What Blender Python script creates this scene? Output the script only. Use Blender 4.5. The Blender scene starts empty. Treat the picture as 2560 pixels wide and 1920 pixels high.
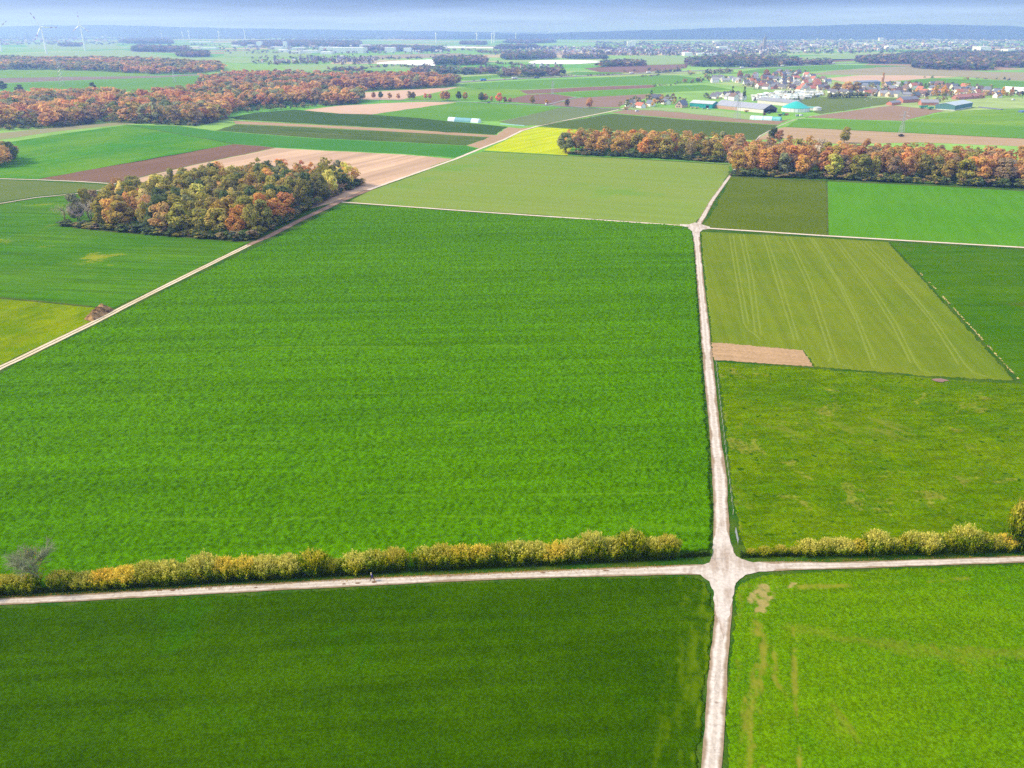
import bpy, bmesh, math, random
import numpy as np
from mathutils import Vector, Matrix

# ------------------------------------------------------------------ camera, sky, sun, exposure
SC = bpy.context.scene
COL = SC.collection
CAM_H = 95.0                      # a drone a little under a hundred metres up
FOC = 2000.0                      # focal length in pixels of the 2560 px wide photograph
PITCH = math.radians(23.9)
cam_data = bpy.data.cameras.new('camera')
cam_data.sensor_width = 36.0
cam_data.lens = 36.0 * FOC / 2560.0
cam_data.clip_start = 0.5
cam_data.clip_end = 120000.0
cam = bpy.data.objects.new('camera', cam_data)
cam.location = (0, 0, CAM_H)
cam.rotation_euler = (math.pi / 2 - PITCH, 0, 0)
COL.objects.link(cam)
SC.camera = cam

SC.view_settings.view_transform = 'Standard'
SC.view_settings.look = 'None'
SC.view_settings.gamma = 1.0
SC.view_settings.use_curve_mapping = False
SC.view_settings.exposure = 1.47

CLOUD_SHIFT = (0.0, 0.0, 0.0)
SUN_EL, SUN_AZ = math.radians(40), math.radians(-90)     # azimuth from +Y (ahead), negative = left
SUN_DIR = Vector((math.sin(SUN_AZ) * math.cos(SUN_EL), math.cos(SUN_AZ) * math.cos(SUN_EL), math.sin(SUN_EL)))
sun_data = bpy.data.lights.new('sun', 'SUN')
sun_data.energy = 2.2
sun_data.angle = math.radians(14)
sun_data.color = (1.0, 0.87, 0.68)
sun = bpy.data.objects.new('sun', sun_data)
sun.rotation_euler = (-SUN_DIR).to_track_quat('-Z', 'Y').to_euler()
sun.location = (-300, 50, 300)
COL.objects.link(sun)

world = bpy.data.worlds.new('World')
SC.world = world
world.use_nodes = True
wt = world.node_tree
for n in list(wt.nodes):
    wt.nodes.remove(n)


def wn(t, **kw):
    n = wt.nodes.new(t)
    for k, v in kw.items():
        setattr(n, k, v)
    return n


def wmath(op, a, b=None, c=None):
    n = wn('ShaderNodeMath', operation=op)
    for i, v in enumerate((a, b, c)):
        if v is None:
            continue
        if isinstance(v, (int, float)):
            n.inputs[i].default_value = v
        else:
            wt.links.new(v, n.inputs[i])
    return n.outputs[0]


out = wn('ShaderNodeOutputWorld')
bg = wn('ShaderNodeBackground')
bg.inputs['Strength'].default_value = 0.1
wt.links.new(bg.outputs[0], out.inputs['Surface'])
sky = wn('ShaderNodeTexSky', sky_type='NISHITA')
sky.sun_disc = False
sky.sun_elevation = SUN_EL
sky.sun_rotation = SUN_AZ
sky.altitude = 100
sky.dust_density = 1.5
tc = wn('ShaderNodeTexCoord')
sep = wn('ShaderNodeSeparateXYZ')
wt.links.new(tc.outputs['Generated'], sep.inputs[0])
zc = wmath('MAXIMUM', sep.outputs[2], 0.0)
den = wmath('ADD', zc, 0.045)
cx = wmath('DIVIDE', sep.outputs[0], den)
cy = wmath('DIVIDE', sep.outputs[1], den)
comb = wn('ShaderNodeCombineXYZ')
wt.links.new(cx, comb.inputs[0]); wt.links.new(cy, comb.inputs[1])
cn = wn('ShaderNodeTexNoise')
cn.inputs['Scale'].default_value = 0.22
cn.inputs['Detail'].default_value = 5
cn.inputs['Roughness'].default_value = 0.55
cmap = wn('ShaderNodeMapping')
cmap.inputs['Location'].default_value = CLOUD_SHIFT
wt.links.new(comb.outputs[0], cmap.inputs['Vector'])
wt.links.new(cmap.outputs[0], cn.inputs['Vector'])
# overcast deck: pale strip at the horizon, blue-grey cloud bases above it, brighter towards the zenith
hr = wn('ShaderNodeValToRGB')
hr.color_ramp.interpolation = 'EASE'
cr = hr.color_ramp
cr.elements[0].position = 0.0; cr.elements[0].color = (0.43, 0.555, 0.78, 1)
cr.elements[1].position = 1.0; cr.elements[1].color = (0.78, 0.9, 1.15, 1)
for p, c in ((0.010, (0.36, 0.49, 0.75, 1)), (0.036, (0.105, 0.205, 0.42, 1)), (0.075, (0.42, 0.54, 0.84, 1)), (0.2, (0.70, 0.84, 1.16, 1)), (0.45, (0.72, 0.86, 1.18, 1))):
    e = cr.elements.new(p); e.color = c
wt.links.new(zc, hr.inputs[0])
br = wn('ShaderNodeMapRange')
br.inputs['From Min'].default_value = 0.3; br.inputs['From Max'].default_value = 0.7
br.inputs['To Min'].default_value = 3.3; br.inputs['To Max'].default_value = 6.4
wt.links.new(cn.outputs['Fac'], br.inputs['Value'])
sc_ = wn('ShaderNodeVectorMath', operation='SCALE')
wt.links.new(hr.outputs[0], sc_.inputs[0]); wt.links.new(br.outputs[0], sc_.inputs['Scale'])
mx = wn('ShaderNodeMix', data_type='RGBA')
mx.inputs['Factor'].default_value = 0.93
wt.links.new(sky.outputs[0], mx.inputs['A']); wt.links.new(sc_.outputs[0], mx.inputs['B'])
wt.links.new(mx.outputs['Result'], bg.inputs['Color'])

SC.cycles.use_denoising = False
SC.cycles.max_bounces = 6
SC.cycles.diffuse_bounces = 3
SC.cycles.volume_bounces = 1
SC.cycles.transparent_max_bounces = 8

# ------------------------------------------------------------------ measuring helpers
CT, ST = math.cos(PITCH), math.sin(PITCH)


def G(px, py, z=0.0):
    """Ground point (at height z) seen at pixel (px, py) of the 2560 x 1920 photograph."""
    xc, yc = (px - 1280.0) / FOC, (960.0 - py) / FOC
    d = (xc, CT + yc * ST, -ST + yc * CT)
    t = (CAM_H - z) / -d[2]
    return Vector((d[0] * t, d[1] * t, z))


def proj(x, y, z):
    dz = z - CAM_H
    dep = y * CT - dz * ST
    up = y * ST + dz * CT
    return 1280 + FOC * x / dep, 960 - FOC * up / dep


def gp(pts, z=0.0):
    return [G(a, b, z) for a, b in pts]


def mpx(px, py):
    """Metres across one photograph pixel at the ground point under (px, py)."""
    p = G(px, py)
    return (p.y * CT + CAM_H * ST) / FOC


def inside(poly, x, y):
    x = np.asarray(x, float); y = np.asarray(y, float)
    r = np.zeros(x.shape, bool)
    n = len(poly)
    for i in range(n):
        x0, y0 = poly[i][0], poly[i][1]
        x1, y1 = poly[(i + 1) % n][0], poly[(i + 1) % n][1]
        if y0 == y1:
            continue
        c = (y0 > y) != (y1 > y)
        r ^= c & (x < (x1 - x0) * (y - y0) / (y1 - y0) + x0)
    return r


def hash2(ix, iy, seed):
    h = (ix.astype(np.int64) * 374761393 + iy.astype(np.int64) * 668265263 + seed * 974711) & 0x7fffffff
    h = ((h ^ (h >> 13)) * 1274126177) & 0x7fffffff
    h = h ^ (h >> 16)
    return (h & 0xffff) / 65535.0


def vnoise(x, y, seed=0):
    ix, iy = np.floor(x), np.floor(y)
    fx, fy = x - ix, y - iy
    fx = fx * fx * (3 - 2 * fx); fy = fy * fy * (3 - 2 * fy)
    a = hash2(ix, iy, seed); b = hash2(ix + 1, iy, seed)
    c = hash2(ix, iy + 1, seed); d = hash2(ix + 1, iy + 1, seed)
    return (a * (1 - fx) + b * fx) * (1 - fy) + (c * (1 - fx) + d * fx) * fy


# ------------------------------------------------------------------ object helpers
def tag(o, label=None, cat=None, group=None, kind=None):
    if label: o['label'] = label
    if cat: o['category'] = cat
    if group: o['group'] = group
    if kind: o['kind'] = kind
    return o


def link(name, me, parent=None, mat=None):
    o = bpy.data.objects.new(name, me)
    COL.objects.link(o)
    if parent is not None: o.parent = parent
    if mat is not None and me is not None and len(me.materials) == 0: me.materials.append(mat)
    return o


def empty(name, loc=(0, 0, 0), rz=0.0):
    o = bpy.data.objects.new(name, None)
    COL.objects.link(o)
    o.location = loc
    o.rotation_euler = (0, 0, rz)
    o.empty_display_size = 0.5
    return o


class MB:
    """Collects simple shapes for one mesh."""
    def __init__(s):
        s.v, s.f = [], []

    def poly(s, pts):
        n = len(s.v); s.v += [tuple(p) for p in pts]; s.f.append(tuple(range(n, n + len(pts))))
        return s

    def box(s, x0, y0, z0, x1, y1, z1):
        n = len(s.v)
        s.v += [(x0, y0, z0), (x1, y0, z0), (x1, y1, z0), (x0, y1, z0), (x0, y0, z1), (x1, y0, z1), (x1, y1, z1), (x0, y1, z1)]
        s.f += [tuple(n + i for i in q) for q in ((3, 2, 1, 0), (4, 5, 6, 7), (0, 1, 5, 4), (1, 2, 6, 5), (2, 3, 7, 6), (3, 0, 4, 7))]
        return s

    def rod(s, a, b, r0, r1=None, n=5, cap=True):
        a, b = Vector(a), Vector(b)
        r1 = r0 if r1 is None else r1
        d = (b - a).normalized()
        u = d.orthogonal().normalized(); w = d.cross(u)
        k = len(s.v)
        for p, r in ((a, r0), (b, r1)):
            for i in range(n):
                t = 2 * math.pi * i / n
                s.v.append(tuple(p + (u * math.cos(t) + w * math.sin(t)) * r))
        for i in range(n):
            j = (i + 1) % n
            s.f.append((k + i, k + j, k + n + j, k + n + i))
        if cap:
            s.f.append(tuple(k + n + i for i in range(n)))
            s.f.append(tuple(k + n - 1 - i for i in range(n)))
        return s

    def prism(s, prof, y0, y1):
        """Profile of (x, z) points swept along y."""
        k, n = len(s.v), len(prof)
        s.v += [(x, y0, z) for x, z in prof] + [(x, y1, z) for x, z in prof]
        for i in range(n):
            j = (i + 1) % n
            s.f.append((k + i, k + j, k + n + j, k + n + i))
        s.f.append(tuple(k + n - 1 - i for i in range(n)))
        s.f.append(tuple(k + n + i for i in range(n)))
        return s

    def lathe(s, prof, n=24, c=(0, 0)):
        k, m = len(s.v), len(prof)
        for r, z in prof:
            for i in range(n):
                t = 2 * math.pi * i / n
                s.v.append((c[0] + r * math.cos(t), c[1] + r * math.sin(t), z))
        for a in range(m - 1):
            for i in range(n):
                j = (i + 1) % n
                s.f.append((k + a * n + i, k + a * n + j, k + (a + 1) * n + j, k + (a + 1) * n + i))
        return s

    def mesh(s, name):
        me = bpy.data.meshes.new(name)
        me.from_pydata(s.v, [], s.f)
        me.update()
        return me

    def build(s, name, mat=None, parent=None):
        return link(name, s.mesh(name), parent, mat)


def np_mesh(name, verts, quads, attrs=None, smooth=False):
    """verts (N,3), quads (M,4) or (M,3) -> mesh, quickly. attrs: {name: (N,) floats or (N,4) colours}"""
    me = bpy.data.meshes.new(name)
    k = quads.shape[1]
    me.vertices.add(len(verts)); me.vertices.foreach_set('co', np.ascontiguousarray(verts, np.float32).ravel())
    me.loops.add(quads.size); me.loops.foreach_set('vertex_index', np.ascontiguousarray(quads, np.int32).ravel())
    me.polygons.add(len(quads))
    me.polygons.foreach_set('loop_start', np.arange(0, quads.size, k, dtype=np.int32))
    me.polygons.foreach_set('loop_total', np.full(len(quads), k, np.int32))
    if smooth:
        me.polygons.foreach_set('use_smooth', np.ones(len(quads), bool))
    for an, av in (attrs or {}).items():
        if av.ndim == 1:
            a = me.attributes.new(an, 'FLOAT', 'POINT'); a.data.foreach_set('value', av.astype(np.float32))
        else:
            a = me.attributes.new(an, 'FLOAT_COLOR', 'POINT'); a.data.foreach_set('color', av.astype(np.float32).ravel())
    me.update(calc_edges=True)
    me.validate()
    return me


ONES = 'zeroth first second third fourth fifth sixth seventh eighth ninth tenth eleventh twelfth thirteenth fourteenth fifteenth sixteenth seventeenth eighteenth nineteenth'.split()
TENS = {20: 'twentieth', 30: 'thirtieth', 40: 'fortieth', 50: 'fiftieth', 60: 'sixtieth', 70: 'seventieth', 80: 'eightieth', 90: 'ninetieth'}
TENP = {20: 'twenty', 30: 'thirty', 40: 'forty', 50: 'fifty', 60: 'sixty', 70: 'seventy', 80: 'eighty', 90: 'ninety'}


def nth(n):
    if n < 20: return ONES[n]
    if n >= 100: return 'hundred-and-' + nth(n - 100) if n > 100 else 'hundredth'
    t = n // 10 * 10
    return TENS[t] if n == t else TENP[t] + '-' + ONES[n - t]


# ------------------------------------------------------------------ materials
class NT:
    def __init__(s, name):
        s.m = bpy.data.materials.new(name)
        s.m.use_nodes = True
        s.t = s.m.node_tree
        for n in list(s.t.nodes): s.t.nodes.remove(n)
        s.out = s.t.nodes.new('ShaderNodeOutputMaterial')

    def n(s, t, **kw):
        x = s.t.nodes.new(t)
        for k, v in kw.items(): setattr(x, k, v)
        return x

    def set(s, sock, v):
        if v is None: return
        if isinstance(v, bpy.types.NodeSocket): s.t.links.new(v, sock)
        elif isinstance(v, (int, float)): sock.default_value = v
        else:
            v = tuple(v)
            if len(v) == 3 and len(sock.default_value) == 4: v = v + (1.0,)
            sock.default_value = v

    def math(s, op, a, b=None, c=None, clamp=False):
        x = s.n('ShaderNodeMath', operation=op, use_clamp=clamp)
        for i, v in enumerate((a, b, c)):
            if v is not None: s.set(x.inputs[i], v)
        return x.outputs[0]

    def mix(s, f, a, b, blend='MIX'):
        x = s.n('ShaderNodeMix', data_type='RGBA', blend_type=blend)
        s.set(x.inputs['Factor'], f); s.set(x.inputs['A'], a); s.set(x.inputs['B'], b)
        return x.outputs['Result']

    def coord(s, which='Object'):
        return s.n('ShaderNodeTexCoord').outputs[which]

    def mapping(s, vec, scale=(1, 1, 1), rot=0.0, loc=(0, 0, 0)):
        x = s.n('ShaderNodeMapping', vector_type='POINT')
        s.set(x.inputs['Vector'], vec)
        x.inputs['Location'].default_value = loc
        x.inputs['Rotation'].default_value = (0, 0, rot)
        x.inputs['Scale'].default_value = scale
        return x.outputs[0]

    def noise(s, vec, scale, detail=3, rough=0.55, dist=0.0):
        x = s.n('ShaderNodeTexNoise')
        s.set(x.inputs['Vector'], vec)
        x.inputs['Scale'].default_value = scale
        x.inputs['Detail'].default_value = detail
        x.inputs['Roughness'].default_value = rough
        x.inputs['Distortion'].default_value = dist
        return x.outputs['Fac']

    def ramp(s, v, a, b, lo=0.0, hi=1.0):
        x = s.n('ShaderNodeMapRange', interpolation_type='SMOOTHSTEP')
        s.set(x.inputs['Value'], v)
        x.inputs['From Min'].default_value = a; x.inputs['From Max'].default_value = b
        x.inputs['To Min'].default_value = lo; x.inputs['To Max'].default_value = hi
        return x.outputs[0]

    def scale(s, col, f):
        x = s.n('ShaderNodeVectorMath', operation='SCALE')
        s.set(x.inputs[0], col); s.set(x.inputs['Scale'], f)
        return x.outputs[0]

    def attr(s, name, o='Fac'):
        return s.n('ShaderNodeAttribute', attribute_name=name).outputs[o]

    def bsdf(s, col, rough=0.9, spec=0.2, normal=None, metal=0.0):
        x = s.n('ShaderNodeBsdfPrincipled')
        s.set(x.inputs['Base Color'], col); s.set(x.inputs['Roughness'], rough)
        s.set(x.inputs['Specular IOR Level'], spec); s.set(x.inputs['Metallic'], metal)
        if normal is not None: s.set(x.inputs['Normal'], normal)
        s.t.links.new(x.outputs[0], s.out.inputs['Surface'])
        return x

    def bump(s, h, strength=0.5, dist=0.2):
        x = s.n('ShaderNodeBump')
        x.inputs['Strength'].default_value = strength; x.inputs['Distance'].default_value = dist
        s.set(x.inputs['Height'], h)
        return x.outputs[0]


def plain(name, col, rough=0.7, spec=0.3, var=0.15, scale=0.6, metal=0.0):
    """Painted, plastered or woven surface with slight unevenness."""
    t = NT(name)
    v = t.noise(t.coord(), scale, 4, 0.6)
    c = t.scale(tuple(col), t.ramp(v, 0.25, 0.75, 1 - var, 1 + var))
    t.bsdf(c, rough, spec, metal=metal)
    return t.m


def field_mat(name, c1, c2, big=60.0, fine=1.2, fine_amt=0.35, row_ang=None, row=3.0, row_amt=0.25, c3=None, c3_at=0.62, c3_scale=25.0,
              bump=0.0, row_len=60.0, sharp=False, speck=None, pale=None, soil=None):
    """Crop, grass or soil seen from the air: broad drifts, sowing rows along row_ang, leaf-scale mottling."""
    t = NT(name)
    co = t.coord()
    b = t.noise(co, 1.0 / big, 4, 0.55)
    m = t.noise(co, 1.0 / (big * 0.13), 3, 0.6)
    f = t.math('ADD', t.math('MULTIPLY', b, 0.65), t.math('MULTIPLY', m, 0.35))
    col = t.mix(t.ramp(f, 0.35, 0.65), c1, c2)
    if c3 is not None:
        p = t.noise(co, 1.0 / c3_scale, 5, 0.62, 0.6)
        q = t.noise(co, 1.0 / 1.6, 3, 0.6)
        p = t.math('ADD', p, t.math('MULTIPLY', t.math('SUBTRACT', q, 0.5), 0.22))
        col = t.mix(t.ramp(p, c3_at, c3_at + (0.03 if sharp else 0.1)), col, c3)
    if row_ang is not None:
        mp = t.mapping(co, rot=-row_ang)
        mp = t.mapping(mp, scale=(1.0 / row_len, 1.0 / row, 1))
        r = t.noise(mp, 1.0, 3, 0.7)
        col = t.scale(col, t.ramp(r, 0.3, 0.7, 1 - row_amt, 1 + row_amt))
    n1 = t.noise(co, 1.0 / fine, 3, 0.75)
    col = t.scale(col, t.ramp(n1, 0.28, 0.72, 1 - fine_amt, 1 + fine_amt))
    if speck is not None:
        sp = t.noise(co, 1.0 / speck[1], 2, 0.5)
        col = t.mix(t.ramp(sp, speck[2], speck[2] + 0.06), col, speck[0])
    if pale is not None:
        pv_ = t.math('ADD', t.attr('pale'), t.math('MULTIPLY', t.math('SUBTRACT', t.noise(co, 0.7, 3, 0.6), 0.5), 0.5))
        col = t.mix(t.math('MULTIPLY', t.ramp(pv_, 0.15, 0.95), 0.9), col, pale)
    if soil is not None:  # tints bare earth, and the shade painted into pits and furrows
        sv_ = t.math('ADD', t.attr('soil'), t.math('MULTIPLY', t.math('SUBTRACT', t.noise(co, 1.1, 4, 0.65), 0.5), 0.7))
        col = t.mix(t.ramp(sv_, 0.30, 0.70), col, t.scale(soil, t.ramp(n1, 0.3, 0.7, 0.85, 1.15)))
    nrm = t.bump(n1, bump, fine * 0.35) if bump else None
    t.bsdf(col, 1.0, 0.0, nrm)
    return t.m

# ------------------------------------------------------------------ ground, fields, lanes
def ang(a, b):
    p, q = G(*a), G(*b)
    return math.atan2(q.y - p.y, q.x - p.x)


# base sheet out to the horizon: grass near by, a patchwork of farmland farther out
t = NT('farmland')
co = t.coord()
mp = t.mapping(co, scale=(1 / 520.0, 1 / 300.0, 1), rot=0.3)
vo = t.n('ShaderNodeTexVoronoi', voronoi_dimensions='2D', feature='F1')
vo.inputs['Scale'].default_value = 1.0
t.set(vo.inputs['Vector'], mp)
sx = t.n('ShaderNodeSeparateColor'); t.set(sx.inputs[0], vo.outputs['Color'])
rp = t.n('ShaderNodeValToRGB'); rp.color_ramp.interpolation = 'CONSTANT'
els = rp.color_ramp.elements
pal = [(0.0, (0.10, 0.17, 0.035)), (0.22, (0.060, 0.15, 0.020)), (0.40, (0.14, 0.18, 0.06)), (0.56, (0.085, 0.17, 0.03)), (0.70, (0.20, 0.17, 0.09)), (0.80, (0.11, 0.19, 0.04)), (0.92, (0.16, 0.11, 0.07))]
els[0].position = 0; els[0].color = pal[0][1] + (1,)
els[1].position = pal[1][0]; els[1].color = pal[1][1] + (1,)
for p, c in pal[2:]:
    e = els.new(p); e.color = c + (1,)
t.set(rp.inputs[0], sx.outputs[0])
nz = t.noise(co, 1 / 45.0, 4, 0.6)
far = t.scale(rp.outputs[0], t.ramp(nz, 0.3, 0.7, 1.6, 2.1))
g1 = t.noise(co, 1 / 9.0, 4, 0.65)
g2 = t.noise(co, 1 / 0.5, 3, 0.7)
near = t.mix(t.ramp(g1, 0.35, 0.65), (0.022, 0.075, 0.006), (0.055, 0.095, 0.010))
near = t.scale(near, t.ramp(g2, 0.3, 0.7, 0.7, 1.3))
sp = t.n('ShaderNodeSeparateXYZ'); t.set(sp.inputs[0], co)
t.bsdf(t.mix(t.ramp(sp.outputs[1], 520, 700), near, far), 1.0, 0.0)
MB().poly([(-29000, -1500, 0), (29000, -1500, 0), (29000, 44000, 0), (-29000, 44000, 0)]).build('ground', t.m)['kind'] = 'structure'


def field(name, px, mat, z=0.04):
    P = gp(px, z)
    pts = []
    for a, b in zip(P, P[1:] + P[:1]):
        k = max(1, min(60, int((b - a).length / max(4.0, a.y / 120))))
        pts += [a.lerp(b, i / k) for i in range(k)]
    x = np.array([p.x for p in pts]); y = np.array([p.y for p in pts])
    s = np.clip(y / 500, .5, 2.5)
    dx = (vnoise(x / 14, y / 14, 91) - .5) * 1.5 * s + (vnoise(x / 4, y / 4, 93) - .5) * .8 * s
    dy = (vnoise(x / 14, y / 14, 92) - .5) * 1.5 * s + (vnoise(x / 4, y / 4, 94) - .5) * .8 * s
    o = MB().poly([(a + c, b + e, z) for a, b, c, e in zip(x, y, dx, dy)]).build(name, mat)
    o['kind'] = 'structure'
    return o


def crop(name, px, mat, cell, base, relief, seed, lines=(), row_dir=None, pale=(), holes=(), shade_amt=0.0, clump=1.25):
    """A standing crop: a real uneven canopy with its own height and cut edges."""
    P = np.array([tuple(v) for v in gp(px)])
    x0, y0 = P[:, 0].min(), P[:, 1].min()
    x1, y1 = P[:, 0].max(), P[:, 1].max()
    nx, ny = int((x1 - x0) / cell) + 2, int((y1 - y0) / cell) + 2
    rs = np.random.RandomState(seed)
    X, Y = np.meshgrid(x0 + np.arange(nx) * cell, y0 + np.arange(ny) * cell)
    X = X + rs.uniform(-.3, .3, X.shape) * cell; Y = Y + rs.uniform(-.3, .3, X.shape) * cell
    wob = (vnoise(X / 2.0, Y / 2.0, seed + 5) - 0.5) * 0.8
    ins = inside(P, X + wob, Y + (vnoise(X / 2.0, Y / 2.0, seed + 6) - 0.5) * 0.8)
    H = base + relief * ((vnoise(X / clump, Y / clump, seed) - .5) * 0.75 + (vnoise(X / 7, Y / 7, seed + 1) - .5) * 0.10 + rs.uniform(-.5, .5, X.shape) * 0.9)
    ra = row_dir or 0.0
    pu, pv_ = X * math.cos(ra) + Y * math.sin(ra), -X * math.sin(ra) + Y * math.cos(ra)
    pit = vnoise(pu / (clump * .95), pv_ / (clump * .6), seed + 21)
    H -= 1.9 * relief * np.clip(.36 - pit, 0, 1) * (.35 + 1.1 * vnoise(X / 24, Y / 24, seed + 22))
    SHD = .6 * shade_amt * np.clip((.26 - pit) * 5, 0, 1) * np.clip(vnoise(X / 20, Y / 20, seed + 22) * 1.5 - .2, 0, 1)    # shade in the canopy's pits, painted dark
    if row_dir is not None:
        a = row_dir
        u = X * math.cos(a) + Y * math.sin(a); v = -X * math.sin(a) + Y * math.cos(a)
        H += relief * 0.4 * (vnoise(u / 22, v / 1.3, seed + 2) - .5)
    for pts, w, d in lines:                       # wheel and drill lines pressed into the crop
        L = [G(*p) for p in pts]
        D = np.full(X.shape, 1e9)
        for a, b in zip(L, L[1:]):
            ex, ey = b.x - a.x, b.y - a.y
            tt = np.clip(((X - a.x) * ex + (Y - a.y) * ey) / (ex * ex + ey * ey), 0, 1)
            D = np.minimum(D, np.hypot(X - a.x - tt * ex, Y - a.y - tt * ey))
        br_ = vnoise(X / 9, Y / 9, seed + 9)
        H -= d * np.exp(-(D / w) ** 2) * np.clip(br_ * 2.2 - 0.35, 0, 1)
        SHD = np.maximum(SHD, shade_amt * min(1.0, d * 2.4) * np.exp(-(D / w) ** 2) * np.clip((.55 * br_ + .45 * vnoise(X / 1.6, Y / 1.6, seed + 31)) * 2.2 - 0.35, 0, 1))  # furrow shade painted dark along the lines
    H = np.maximum(H, 0.05)

    def dist(pts):
        L = [G(*p) for p in pts]
        D = np.full(X.shape, 1e9)
        for a, b in zip(L, L[1:]):
            ex, ey = b.x - a.x, b.y - a.y
            tt = np.clip(((X - a.x) * ex + (Y - a.y) * ey) / (ex * ex + ey * ey), 0, 1)
            D = np.minimum(D, np.hypot(X - a.x - tt * ex, Y - a.y - tt * ey))
        return D
    PA = np.zeros(X.shape)
    for pts, w, s, pl in pale:                    # thin or yellowed growth along a line, patchy over pl metres
        k = s * np.exp(-(dist(pts) / w) ** 2)
        if pl:
            A_, B_ = G(*pts[0]), G(*pts[-1]); an = math.atan2(B_.y - A_.y, B_.x - A_.x)
            u_ = X * math.cos(an) + Y * math.sin(an); v_ = -X * math.sin(an) + Y * math.cos(an)
            nn = .5 * vnoise(u_ / (pl * 2.5), v_ / (pl * .45), seed + 3) + .3 * vnoise(u_ / (pl * .8), v_ / (pl * .2), seed + 4) + .2 * vnoise(X / .9, Y / .9, seed + 12)
            k = k * np.clip((nn - .36) * 3.2, 0, 1)
        PA = np.maximum(PA, k)
    H = np.maximum(H - PA * base * 0.5, 0.03)
    SO = np.zeros(X.shape)
    SHD = SHD if shade_amt else SO
    for hp in holes:                              # bare ground where the crop failed, fading into thin plants
        Ph = [tuple(v) for v in gp(hp)]
        acc = np.zeros(X.shape)
        for k in range(8):
            th = k * math.pi / 4
            for rr_ in (.5, 1.1):
                acc += inside(Ph, X + math.cos(th) * rr_ + (vnoise(X / 1.6, Y / 1.6, seed + 7) - .5) * 1.6, Y + math.sin(th) * rr_ + (vnoise(X / 1.6, Y / 1.6, seed + 8) - .5) * 1.6)
        SO = np.maximum(SO, acc / 16.0)
    SO = SO * np.clip(.05 + 1.25 * vnoise(X / 1.1, Y / 1.1, seed + 10) + .3 * (vnoise(X / 5, Y / 5, seed + 13) - .5), 0, 1)
    H = np.maximum(H * (1 - .85 * SO), 0.03)
    SO = np.maximum(SO, SHD)  # painted shade shares the bare-earth mask
    idx = np.arange(nx * ny).reshape(ny, nx)
    q = np.stack([idx[:-1, :-1], idx[:-1, 1:], idx[1:, 1:], idx[1:, :-1]], -1).reshape(-1, 4)
    q = q[ins.ravel()[q].all(1)]
    # side faces where the crop ends
    e = np.concatenate([q[:, [0, 1]], q[:, [1, 2]], q[:, [2, 3]], q[:, [3, 0]]])
    key = np.sort(e, 1); key = key[:, 0].astype(np.int64) * (nx * ny) + key[:, 1]
    _, inv, cnt = np.unique(key, return_inverse=True, return_counts=True)
    be = e[cnt[inv] == 1]
    V = np.stack([X.ravel(), Y.ravel(), H.ravel()], 1)
    used = np.unique(q)
    mp_ = np.full(nx * ny, -1); mp_[used] = np.arange(len(used))
    V2 = V[used]; q = mp_[q]; be = mp_[be]
    n = len(V2)
    bv = np.unique(be); mb = np.full(n, -1); mb[bv] = np.arange(len(bv)) + n
    low = V2[bv].copy(); low[:, 2] = 0.0
    sides = np.stack([be[:, 1], be[:, 0], mb[be[:, 0]], mb[be[:, 1]]], 1)
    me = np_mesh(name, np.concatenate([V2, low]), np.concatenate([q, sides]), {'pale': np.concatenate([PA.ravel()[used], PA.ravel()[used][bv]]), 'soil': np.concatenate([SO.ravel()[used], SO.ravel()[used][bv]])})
    me.materials.append(mat)
    o = link(name, me)
    o['kind'] = 'structure'
    return o


A_LANE = ang((0, 1505), (1700, 1427))
A_ROAD = ang((1790, 1100), (1740, 600))

# --- near fields
M_rape = field_mat('rape_leaves', (0.046, 0.133, 0.0003), (0.056, 0.148, 0.0004), pale=(0.085, 0.20, 0.004), soil=(0.018, 0.052, 0.002), big=90, fine=0.8, fine_amt=0.38, row_ang=A_LANE, row=3.2, row_amt=0.17, row_len=140)  # soil colour here is a dark green, painted shade of pits and furrows
hl = []; pl_ = [(((1400, 560), (1600, 600), (1690, 800)), 30, .35, 22), (((1500, 1000), (1700, 1150)), 22, .3, 18), (((1600, 1320), (1750, 1330)), 7, .6, 6)]
for y0_, y1_, x0_, x1_, d in ((655, 650, 980, 1700, .22), (668, 663, 990, 1640, .2), (700, 694, 640, 1650, .16), (735, 729, 700, 1660, .18), (866, 860, 300, 1560, .26), (872, 866, 400, 1500, .2), (905, 898, 250, 1500, .22),
                      (985, 974, 300, 1700, .14), (1062, 1052, 560, 1300, .3), (1072, 1062, 560, 1250, .28), (1110, 1098, 100, 1700, .14), (1180, 1166, 100, 1700, .12), (1245, 1230, 100, 1740, .14), (1300, 1284, 50, 1760, .14)):
    hl.append((((x0_, y0_), (x1_, y1_)), 0.75, d * 1.9)); pl_.append((((x0_ + 30, y0_ + 5), (x1_ - 60, y1_ + 5)), .9, .75, 8))
hl.append((((925, 570), (905, 680), (860, 740), (760, 830), (715, 920), (680, 1010), (668, 1060)), 0.5, 0.22))
hl.append((((600, 1050), (560, 1110), (480, 1200)), 0.5, 0.12))
hl.append((((1715, 580), (1732, 900), (1752, 1200), (1760, 1360)), 0.4, 0.18))
for k in range(3):
    hl.append((((870 - 20 * k, 530 + 14 * k), (640 - 24 * k, 650 + 16 * k), (390 - 26 * k, 772 + 22 * k), (60 + 10 * k, 940 + 40 * k)), 0.5, 0.2))
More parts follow.
